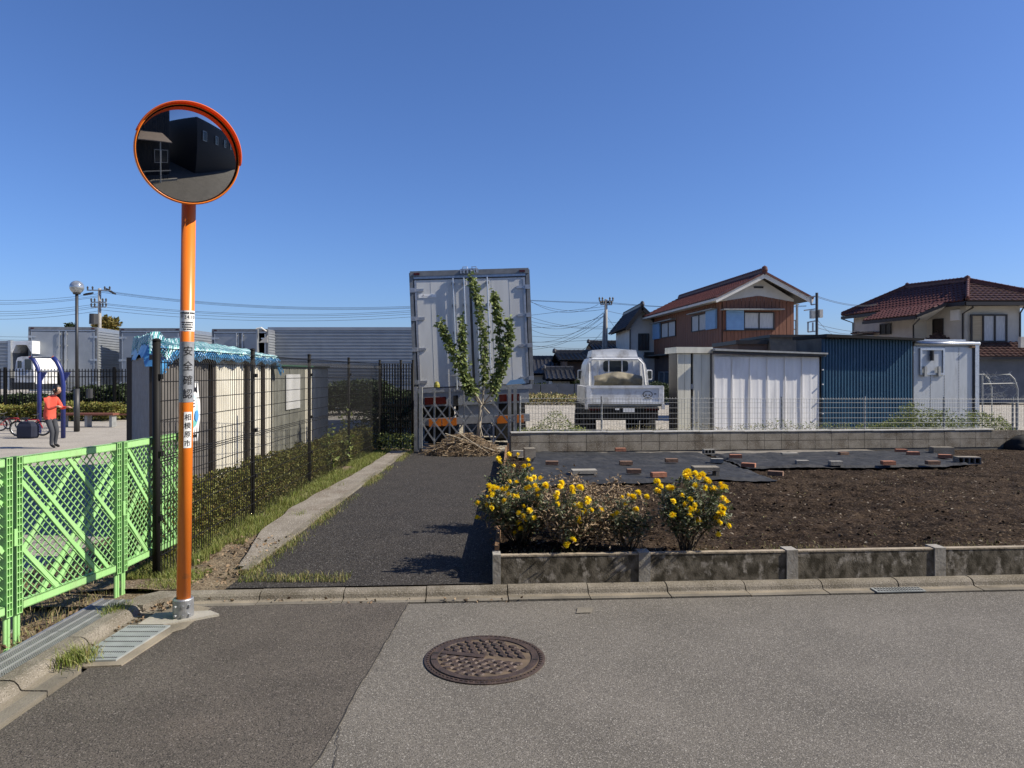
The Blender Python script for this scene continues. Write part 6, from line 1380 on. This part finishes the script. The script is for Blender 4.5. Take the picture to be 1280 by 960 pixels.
bwl = thing('dark_panel_fence', 'low dark panel fence in front of the low houses', 'fence', (X(700, 42), 42, 0))
for k in range(9): x = X(655, 42) + k * 1.0; MB().box(x, x + .96, 42, 42.06, 0, 1.0 if k % 2 else .98).build('fence_panel', m_greywall, bwl)
# ------------------------------------------------------------------ poles and wires
def upole(name, label, px, Y, pytop, pys, r=.14):
    t = thing(name, label, 'utility pole', (X(px, Y), Y, 0), group='utility poles'); x = X(px, Y)
    MB().tube([(x, Y, 0), (x, Y, Z(pytop, Y))], [r * 1.15, r * .8], 10).build('pole', m_polec, t, smooth=True)
    for (py, half, dz) in pys:
        z = Z(py, Y); MB().box(x - half, x + half, Y - .16, Y - .08, z - .04, z + .04).build('crossarm', m_galv2, t)
        for s in (-1, -.55, .55, 1): b = MB(); b.lathe([(.001, .28), (.05, .24), (.08, .16), (.05, .1), (.07, .05), (.03, 0)], 8, (x + s * half * .95, Y - .12, z + .04)); b.build('insulator', m_dark if 1 else m_white, t)
    return t
UY = 55
p1 = upole('utility_pole', 'concrete utility pole with crossarms above the grey box trailer at left', 124.5, UY, 360.5, ((363, .9, 0), (378, .6, 0), (384, .6, 0)))
b = MB(); x = X(121, UY); b.lathe([(.001, .9), (.3, .88), (.32, .1), (.001, .05)], 12, (x, UY - .4, Z(407, UY))); b.build('transformer', m_dark, p1)
b = MB()
for s in (-1, 1):
    for k in range(5): q = P(124.5 + s * (8 + k * 2), 361 + (k * 1.3 if s > 0 else 5 + k * .3), UY); b.tube([q, q + Vector((.25 * s, 0, -.08))], .07, 6)
b.build('strain_insulator', m_dark, p1)
p2 = upole('utility_pole', 'concrete utility pole behind the white truck with many wires', 757.5, UY, 374, ((376.5, .55, 0), (381, .45, 0)))
MB().tube([P(754, 440, UY), P(755.8, 392, UY)], [.12, .09], 8).build('stay_pole', m_polec, p2)
b = MB(); 
for k in range(4): b.lathe([(.001, .2), (.06, .18), (.06, .02), (.001, 0)], 8, P(752 + k * 4, 379.5, UY))
b.build('fuse_box', m_dark, p2)
p3 = thing('service_mast', 'slim grey steel mast with meter boxes and climbing frame beside the brown house', 'service mast', (X(1021, 30), 30, 0)); q = 30
MB().tube([P(1021, 366, q) * 1, Vector((X(1021, q), q, 0))], .06, 8).build('mast', m_dark, p3)
MB().box(X(1013, q), X(1018, q), q - .1, q + .1, Z(398, q), Z(388, q)).build('meter_box', m_galv2, p3); MB().box(X(1023.5, q), X(1027.5, q), q - .1, q + .1, Z(397, q), Z(387, q)).build('meter_box', m_creamwall, p3)
b = MB()
for a, c in (((1008, 372), (1021, 370)), ((1013, 371), (1014, 381)), ((1014, 381), (1022, 380)), ((1005, 388), (1021, 386)), ((1009, 403), (1020, 401)), ((1010, 403), (1010, 415)), ((1010, 415), (1020, 414)), ((1016, 403), (1016, 414))): b.bar(P(*a, q), P(*c, q), .05, .05)
b.build('support_frame', m_galv2, p3)['kind'] = 'stuff'
def wire(a, c, Ya, Yc, sag, r=.012, name='overhead_wire', label=None):
    A_, B_ = P(*a, Ya), P(*c, Yc); pts = [A_.lerp(B_, k / 24) - Vector((0, 0, sag * 4 * (k / 24) * (1 - k / 24))) for k in range(25)]
    o = MB().tube(pts, r, 4, cap=False).build(name, m_cable); return tag(o, label, 'overhead wire', 'overhead wires'), pts
WL = 'thin dark overhead wire strung left of the leftmost utility pole'; WM = 'thin dark overhead wire between the left utility pole and the big trailer'; WR = 'thin dark overhead wire between the big trailer and the pole behind the truck'; WE = 'thin dark overhead wire running right from the pole behind the truck'
for y0, y1 in ((371, 367), (374.5, 369.5), (376.5, 371), (385.5, 379.5), (388.5, 382), (391.5, 384), (395.5, 388.5)): wire((-60, y0 + 1.5), (124, y1), 60, UY, .35, label=WL)
for y0, y1 in ((362.5, 380), (363.5, 381.5), (365, 382.5), (378.5, 384), (380, 386), (383, 388.5), (387, 392)): wire((124, y0), (560, y1 + .5), UY, UY, .7, label=WM)
for y1 in (419, 423): wire((-60, y1), (150, y1 + 2), 60, 60, .1, label='thin dark overhead wire low above the lorry at the left edge')
for a, c, s in (((560, 367), (757, 378), .15), ((560, 368.5), (757, 379.5), .1), ((655, 371), (748, 380.5), .9), ((655, 374), (757, 386), .5), ((655, 395), (757, 383), -.0), ((655, 402), (757, 390), .9), ((655, 407), (757, 392), 1.2), ((655, 409), (757, 395), .3), ((655, 393), (757, 408), .4), ((655, 400), (757, 411), .2), ((655, 426), (757, 388), .9), ((655, 433), (757, 393), .8), ((655, 437), (757, 400), .6), ((655, 431), (757, 436), .1), ((655, 419), (757, 421), .15), ((655, 428), (757, 424), .05), ((700, 448), (757, 410), .5)): wire(a, c, UY, UY, s, label=WR)
for a, c, s, Y2 in (((757, 377.5), (1008, 382), .3, 48), ((757, 379), (1008, 383), .25, 48), ((757, 388), (830, 395), .2, 55), ((757, 402), (830, 404), .1, 55), ((757, 410), (830, 409), .1, 55), ((757, 393), (800, 440), .3, 56)): wire(a, c, UY, Y2, s, label=WE)
for a, c in (((1021, 370), (1100, 379)), ((1021, 371.5), (1100, 380)), ((1022, 400), (1052, 420)), ((1020, 405), (1110, 412)), ((1020, 409), (1090, 414))): wire(a, c, 30, 48, .25, r=.009, label='thin dark wire between the steel mast and the cream house')
# ------------------------------------------------------------------ far trees
def tree(label, px, Y, pytop, wpx, mat, n=2600, sz=.3):
    x = X(px, Y); zt = Z(pytop, Y); hw = wpx * Y / F / 2; t = thing('distant_tree', label, 'tree', (x, Y, 0))
    b = MB(); b.tube([(x, Y, 0), (x + .1, Y, zt * .6), (x, Y, zt * .85)], [.22, .15, .06], 7)
    cl = []
    for k in range(12):
        q = random.uniform(0, 6.28); c = Vector((x + hw * .6 * math.cos(q) * random.random(), Y + hw * .6 * math.sin(q), zt - hw * random.uniform(.35, 1.5))); cl.append(c); b.tube([(x, Y, zt * .55), c], [.07, .02], 4)
    b.build('trunk', m_stem, t); pl = []
    for _ in range(n): c = random.choice(cl); d = Vector((random.gauss(0, 1), random.gauss(0, 1), random.gauss(0, .8))).normalized() * hw * .42 * random.random() ** .4; pl.append(c + d)
    v, f = leaves(pl, sz); arr_obj('crown', v, f, mat, t); return t
tree('yellowish tree crown showing above the grey trailers beside the left utility pole', 134, 62, 395, 40, m_tree)
tree('small dark treetop peeking over the grey trailer left of the lamp', 88, 62, 404, 16, m_darkleaf, 900, .25)
# ------------------------------------------------------------------ playground
pf = thing('park_fence', 'black railing fence along the far side of the playground', 'fence', (-15, 26, 0)); q = 26
for x0, x1 in ((X(-28, q), X(6.5, q)), (X(6.5, q), X(74, q)), (X(74, q), X(143, q)), (X(143, q), X(210, q))):
    MB().box(x1 - .04, x1 + .04, q - .04, q + .04, 0, Z(459, q)).build('fence_post', m_black, pf); b = MB(); n = int((x1 - x0) / .11)
    for k in range(n): x = x0 + (x1 - x0) * (k + .5) / n; b.box(x - .012, x + .012, q - .01, q + .01, .2, Z(461, q))
    for z in (.25, Z(464, q), Z(471, q)): b.box(x0, x1 - .041, q - .022, q - .011, z - .015, z + .015)
    b.build('railing_panel', m_black, pf)
shrub('park_hedge', 'clipped hedge running below the black railing fence', -40, 165, 25, .62, 15000, m_hedge, sz=.09, kind='stuff', dep=.8)
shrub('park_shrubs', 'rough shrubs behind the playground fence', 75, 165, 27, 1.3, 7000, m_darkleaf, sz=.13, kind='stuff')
shrub('park_shrubs', 'dark shrubs below the lorry at the left edge', -30, 90, 26.6, .95, 7000, m_darkleaf, sz=.13, kind='stuff')
pl = [(random.uniform(-15.6, -13.6), random.uniform(24.2, 24.9), random.random() ** .5 * .6) for _ in range(5200)]; v, f = leaves(pl, .08, up=.3); tag(arr_obj('clipped_shrub', v, f, m_hedge), 'low clipped shrub right of the bench by the shed corner', 'shrub')
bn = thing('park_bench', 'long low reddish wooden rail bench before the hedge', 'bench', (X(110, 21.5), 21.5, 0)); q = 21.5
MB().box(X(72, q), X(141, q), q, q + .35, .36, .42).build('seat', m_wood2, bn); MB().box(X(136, 24), X(166, 24), 24.0, 24.06, Z(519, 24), Z(517.2, 24)).build('rail', m_wood2, bn)
for px in (76, 106, 137): MB().box(X(px, q) - .04, X(px, q) + .04, q + .05, q + .3, 0, .36).build('leg', m_galv2, bn)
lp = thing('park_lamp', 'tall dark lamp post with a clear globe in the playground', 'street lamp', (X(96, 20), 20, 0)); q = 20; x = X(96, q)
MB().tube([(x, q, 0), (x, q, 1.2)], .075, 12).tube([(x, q, 1.2), (x, q, Z(367, q))], .042, 12).build('post', m_dark, lp, smooth=True)
zc = Z(359, q); rg_ = .185; MB().lathe([(max(.001, rg_ * math.cos(R(a))), rg_ * math.sin(R(a))) for a in range(-90, 91, 12)], 24, (x, q, zc)).build('globe', m_lampglass, lp, smooth=True)
MB().tube([(x, q, zc - .17), (x, q, zc + .16)], .05, 10).build('lamp_tube', m_white, lp); MB().lathe([(.0, -.2), (.09, -.2), (.11, -.13), (.06, -.1)], 14, (x, q, zc)).build('globe_collar', m_dark, lp)
# chin-up bars
cb = thing('climbing_bars', 'navy blue curved playground bar frame', 'playground bars', (X(60, 18.3), 18.3, 0)); q1, q2 = 19.3, 18.0
def bend(pxs, Y): return [P(a, b_, Y) for a, b_ in pxs]
l1 = bend([(38, 447), (42, 450), (46, 457), (49, 466), (49, 480)], q1); l1.append(Vector((l1[-1].x, q1, 0))); MB().tube(l1, .055, 10).build('curved_post', m_blueplay, cb, smooth=True)
l2 = bend([(66.5, 447), (71, 452), (75, 460), (77.5, 468), (79, 480)], q2); l2.append(Vector((l2[-1].x, q2, 0))); MB().tube(l2, .055, 10).build('curved_post', m_blueplay, cb, smooth=True)
MB().tube([l1[0], l2[0]], .018, 8).build('top_bar', m_dark, cb); MB().tube([P(49, 464, q1), P(76, 464, q2)], .02, 8).build('cross_bar', m_galv2, cb)
for p, Y in (((49, 465), q1), ((78, 465), q2)): a = P(*p, Y); MB().prism([a, a + Vector((.2, 0, 0)), a + Vector((.02, 0, -.3))], (0, .04, 0)).build('gusset', m_blueplay, cb)
for p in (l1[0], l2[0]): MB().lathe([(.001, .05), (.05, 0), (.001, -.05)], 8, p).build('end_cap', m_amber, cb)
MB().tube([P(112, 486, 21), Vector((X(112, 21), 21, .9))], .09, 8).build('tmp', m_dark).name = 'park_signpost'
o = bpy.data.objects['park_signpost']; tag(o, 'thick dark grey post standing before the bench', 'post')
# bicycles
def bicycle(label, x, y, rz, wr, mat, tilt=.12):
    t = thing('bicycle', label, 'bicycle', (x, y, 0), group='children bicycles by the hedge', rz=rz); t.rotation_euler = (tilt, 0, rz); k = wr / .2; g = dict(parent=t, world=False)
    for s in (-1, 1):
        cx = s * .3 * k; ring = [(cx + wr * .93 * math.cos(a * math.pi / 12), 0, wr + wr * .93 * math.sin(a * math.pi / 12)) for a in range(25)]
        w_ = MB().tube(ring, wr * .1, 6, cap=False).build('wheel', m_void, **g)
        b = MB()
        for a in range(10): b.bar((cx, 0, wr), (cx + wr * .9 * math.cos(a * .628), 0, wr + wr * .9 * math.sin(a * .628)), .006, .006)
        b.tube([(cx + wr * .8 * math.cos(a * math.pi / 12), 0, wr + wr * .8 * math.sin(a * math.pi / 12)) for a in range(25)], .008, 4, cap=False); b.build('rim', m_alu, w_, world=False)
    A_, B_, C_, D_, E_ = [Vector(p) * k for p in ((-.3, 0, .2), (-.02, 0, .19), (-.09, 0, .42), (.2, 0, .42), (.3, 0, .2))]
    b = MB()
    for p, q_ in ((A_, B_), (A_, C_), (B_, C_), (B_, D_), (C_, D_), (D_, E_)): b.tube([p, q_], .016 * k, 6)
    b.build('frame', mat, **g); MB().tube([D_, D_ + Vector((-.02, 0, .12)) * k, D_ + Vector((-.05, .15, .15)) * k], .012 * k, 6).tube([D_ + Vector((-.02, 0, .12)) * k, D_ + Vector((-.05, -.15, .15)) * k], .012 * k, 6).build('handlebar', m_dark, **g)
    MB().box(-.17 * k, -.03 * k, -.04 * k, .04 * k, .45 * k, .48 * k).build('saddle', m_void, **g); MB().tube([B_ + Vector((0, -.06, .06)), B_ + Vector((0, -.06, -.06))], .01 * k, 5).build('pedal', m_dark, **g)
    return t
bicycle('small red bicycle with grey wheels parked by the hedge at the left edge', X(14, 20.3), 20.3, .5, .17, m_redpaint)
bicycle('small dark bicycle behind the red one at the left edge', X(2, 20.8), 20.8, -.3, .17, m_dark)
bicycle('darker red framed bicycle beside the person in the red jacket', X(38, 18.6), 18.6, .15, .2, m_redpaint, .05)
MB_ = MB(); bgx = X(38, 18.1)
def fbg(u, v): q_ = u * 2 * math.pi; r = .2 * math.sin(math.pi * min(.98, .12 + .86 * v)) ** .5; return (bgx + 1.2 * r * math.cos(q_) * (1 + .1 * nz(q_, v, 2)), 18.0 + .8 * r * math.sin(q_), .42 * v)
bg_ = thing('dark_bag', 'dark navy bag on the sand beside the person', 'bag', (bgx, 18.0, 0)); b = MB()
for z, k in ((0, .9), (.04, 1), (.3, .96), (.38, .8), (.42, .5)):
    for cx_, cy_ in ((-1, -.6), (-.8, -1), (.8, -1), (1, -.6), (1, .6), (.8, 1), (-.8, 1), (-1, .6)): b.v.append((bgx + cx_ * .23 * k + .02 * nz(cx_, z * 9, 2), 18.0 + cy_ * .14 * k, z))
b.f = [(8 * i + j, 8 * i + (j + 1) % 8, 8 * i + 8 + (j + 1) % 8, 8 * i + 8 + j) for i in range(4) for j in range(8)] + [tuple(range(32, 40))]; b.m = [0] * len(b.f)
b.build('bag_body', m_navy, bg_); MB().tube([(bgx - .1, 17.9, .38), (bgx - .06, 17.88, .5), (bgx + .06, 17.88, .5), (bgx + .1, 17.9, .38)], .012, 5).build('handle', m_navy, bg_)
slb = thing('stone_slab', 'flat grey stone slab lying on the sand behind the lattice', 'stone slab', (X(23, 12.9), 12.9, 0)); MB().box(X(11, 13), X(35, 13), 12.7, 13.1, -.01, .06).build('slab', m_conc, slb)
# ------------------------------------------------------------------ person in red
pe = thing('person', 'person in a bright red jacket and dark trousers standing bent forward by the blue bars', 'person', (X(65, 15.6), 15.6, 0))
def skin(name, V, E, Rr, mats, parent, sub=1, matf=None, root=0):
    me = bpy.data.meshes.new(name); me.from_pydata(V, E, []); o = bpy.data.objects.new(name, me); COL.objects.link(o)
    sk = o.modifiers.new('s', 'SKIN'); sv = me.skin_vertices[0].data
    for i, r in enumerate(Rr): sv[i].radius = r if isinstance(r, tuple) else (r, r)
    sv[root].use_root = True
    ss = o.modifiers.new('u', 'SUBSURF'); ss.levels = sub; ss.render_levels = sub
    dg = bpy.context.evaluated_depsgraph_get(); dg.update(); m2 = bpy.data.meshes.new_from_object(o.evaluated_get(dg)); bpy.data.objects.remove(o)
    m2.materials.clear(); [m2.materials.append(m) for m in mats]; m2.name = name
    for p in m2.polygons:
        p.use_smooth = True
        if matf: p.material_index = matf(p.center)
    o = bpy.data.objects.new(name, m2); COL.objects.link(o); o.parent = parent; return o
S = .80   # 1.4 m tall
J = {'pel': (-.06, 0, .82), 'sp': (-.10, 0, 1.0), 'ch': (-.05, 0, 1.24), 'nk': (.06, 0, 1.42), 'nk2': (.11, 0, 1.49),
     'hl': (-.04, .09, .78), 'kl': (.06, .10, .46), 'al': (.0, .10, .09), 'tl': (.14, .11, .03), 'hr': (-.04, -.09, .78), 'kr': (.1, -.09, .45), 'ar': (.06, -.09, .09), 'tr': (.2, -.10, .03),
     'sl': (.0, .17, 1.33), 'el': (.12, .21, 1.08), 'wl': (.32, .17, 1.12), 'sr': (.0, -.17, 1.33), 'er': (.10, -.21, 1.07), 'wr': (.30, -.15, 1.15)}
nm = list(J); V = [tuple(Vector(J[k]) * S) for k in nm]; ix = {k: i for i, k in enumerate(nm)}
E = [('pel', 'sp'), ('sp', 'ch'), ('ch', 'nk'), ('nk', 'nk2'), ('pel', 'hl'), ('hl', 'kl'), ('kl', 'al'), ('al', 'tl'), ('pel', 'hr'), ('hr', 'kr'), ('kr', 'ar'), ('ar', 'tr'), ('ch', 'sl'), ('sl', 'el'), ('el', 'wl'), ('ch', 'sr'), ('sr', 'er'), ('er', 'wr')]
E = [(ix[a], ix[b_]) for a, b_ in E]; rad = {'pel': .13, 'sp': .135, 'ch': .15, 'nk': .065, 'nk2': .05, 'hl': .09, 'kl': .062, 'al': .045, 'tl': .035, 'hr': .09, 'kr': .062, 'ar': .045, 'tr': .035, 'sl': .07, 'el': .055, 'wl': .032, 'sr': .07, 'er': .055, 'wr': .032}
Rr = [rad[k] * S for k in nm]
for w_ in ('wl', 'wr'):
    base = Vector(J[w_]); sgn = 1 if w_ == 'wl' else -1; V.append(tuple((base + Vector((.06, 0, .0))) * S)); Rr.append(.028 * S); pi_ = len(V) - 1; E.append((ix[w_], pi_))
    for f_ in range(4):
        o_ = Vector((.06, (f_ - 1.5) * .02, 0)); a = base + Vector((.1, (f_ - 1.5) * .024, -.005)); c = a + Vector((.035, 0, -.02 - .004 * f_)); V += [tuple(a * S), tuple(c * S)]; Rr += [.0105 * S, .008 * S]; n_ = len(V); E += [(pi_, n_ - 2), (n_ - 2, n_ - 1)]
    V.append(tuple((base + Vector((.06, -sgn * .045, .015))) * S)); Rr.append(.011 * S); E.append((pi_, len(V) - 1))
def pm(c):
    z = c.z / S; x = c.x / S
    if z > .80 and not (x > .31): return 0 if z < 1.45 else 2
    if x > .31 and z > .8: return 2
    return 1 if z > .10 else 3
body = skin('body', V, E, Rr, [m_redcloth, m_trouser, m_skin, m_void], pe, 2, pm)
hd = Vector((.16, 0, 1.6)) * S; r_ = .105 * S
me = MB(); ring = []
for i in range(15):
    th_ = math.pi * i / 14
    for j in range(18):
        ph = 2 * math.pi * j / 18; d = Vector((math.sin(th_) * math.cos(ph), math.sin(th_) * math.sin(ph), math.cos(th_)))
        p = Vector((d.x * r_ * 1.0, d.y * r_ * .82, d.z * r_ * 1.2)); 
        if d.x > .3 and d.z < 0: p.x += .01 * S
        if abs(d.y) < .2 and d.x > .8 and -.3 < d.z < .12: p.x += .022 * S
        if d.x > .75 and .05 < d.z < .3 and .2 < abs(d.y) < .55: p.x -= .008 * S
        ring.append(hd + p)
me.add(ring, [(i * 18 + j, i * 18 + (j + 1) % 18, (i + 1) * 18 + (j + 1) % 18, (i + 1) * 18 + j) for i in range(14) for j in range(18)])
hdo = me.build('head', m_skin, pe, smooth=True, world=False)
for s in (-1, 1):
    MB().lathe([(.001, .012 * S), (.011 * S, 0), (.001, -.012 * S)], 8, hd + Vector((r_ * .93, s * r_ * .32, r_ * .12))).build('eye', m_ink, hdo, world=False)
    MB().lathe([(.001, .03 * S), (.016 * S, 0), (.001, -.03 * S)], 8, hd + Vector((0, s * r_ * .86, 0))).build('ear', m_skin, hdo, world=False)
MB().obox(hd + Vector((r_ * .98, 0, -r_ * .55)), Vector((.004, 0, 0)), Vector((0, .02 * S, 0)), Vector((0, 0, .004 * S))).build('mouth', m_redpaint, hdo, world=False)
me = MB(); me.add([hd + (p - hd) * 1.1 + Vector((-.012 * S, 0, .012 * S)) for p in ring], [(i * 18 + j, i * 18 + (j + 1) % 18, (i + 1) * 18 + (j + 1) % 18, (i + 1) * 18 + j) for i in range(11) for j in range(18) if i < 5 or 3 <= j <= 15])
me.build('hair', m_hair, pe, smooth=True, world=False)
pe.rotation_euler = (0, 0, R(-12))
# ------------------------------------------------------------------ street behind the camera (seen in the mirror)
dh = thing('black_house', 'black boarded house across the road, seen only in the mirror', 'house', (-1, -6, 0))
b = MB(); b.box(-9, 1.6, -11, -2.2, 0, 6.2); b.build('wall', m_blackside, dh)
b = MB()
for k in range(51): x = -9 + k * .207; b.box(x, x + .02, -2.22, -2.18, 0, 6.2)
b.build('siding_ribs', m_blackside, dh)['kind'] = 'stuff'
MB().prism([(-6.5, -2.16, 3.7), (.9, -2.16, 3.7), (.9, -.6, 3.0), (-6.5, -.6, 3.0)], (0, 0, .06)).build('awning', M('brown_awning', (.26, .2, .15), rough=.6), dh)
for x in (-5.4, .1): MB().tube([(x, -.7, 0), (x, -.7, 3.0)], .04, 8).build('awning_post', m_whitewall, dh)
window(dh, (-4.6, -2.17, .3), Vector((1, 0, 0)), 2.2, 2.0, Vector((0, 1, 0)), 2, m_curtain, m_alu); window(dh, (.2, -2.17, 1.2), Vector((1, 0, 0)), 1.2, 1.1, Vector((0, 1, 0)), 2, m_glass, m_alu); window(dh, (-7.5, -2.17, 3.9), Vector((1, 0, 0)), 1.0, .9, Vector((0, 1, 0)), 1, m_glass, m_alu)
d2 = thing('dark_apartment', 'dark panelled block across the side street, seen only in the mirror', 'building', (9, -8, 0))
MB().box(4.6, 18, -16, -1.9, 0, 6.4).build('wall', m_blackside, d2)
for k in range(4): window(d2, (5.4 + k * 2.6, -1.87, 3.9), Vector((1, 0, 0)), .7, 1.1, Vector((0, 1, 0)), 1, m_glass, m_alu)
rl = thing('porch_railing', 'pale railing before the black house, seen only in the mirror', 'railing', (-2, -1.9, 0)); b = MB()
for k in range(22): b.box(-6 + k * .32, -5.97 + k * .32, -.92, -.9, 0, .85)
b.build('bars', m_dark, rl); MB().box(-6, 1, -.95, -.87, .85, .9).build('top_rail', m_alu, rl)
MB().box(-9, 1.6, -.98, -.84, 0, .16).build('porch_kerb', m_conc_new, rl)
bk2 = bicycle('red bicycle in the porch across the road, seen only in the mirror', -3.0, -1.6, .3, .3, m_redpaint); bk2['group'] = 'bicycles across the road'

# give every overhead wire its place in its bundle
ORD = ['topmost'] + [q_ + ' highest' for q_ in 'second third fourth fifth sixth seventh eighth ninth tenth eleventh twelfth thirteenth fourteenth fifteenth sixteenth seventeenth'.split()]
bun = {}
for o in bpy.data.objects:
    if o.get('category') == 'overhead wire': bun.setdefault(o['label'], []).append(o)
for lb_, os_ in bun.items():
    os_.sort(key=lambda o: -max((v.co.z - EYE) / v.co.y for v in o.data.vertices))
    tail = lb_.replace('thin dark overhead wire', '').replace('thin dark wire', '').strip()
    for i, o in enumerate(os_): o['label'] = ('%s of the wires %s' % (ORD[i], tail)) if 0 < i < len(os_) - 1 else ('%s of the wires %s' % (ORD[0] if i == 0 else 'lowest', tail))
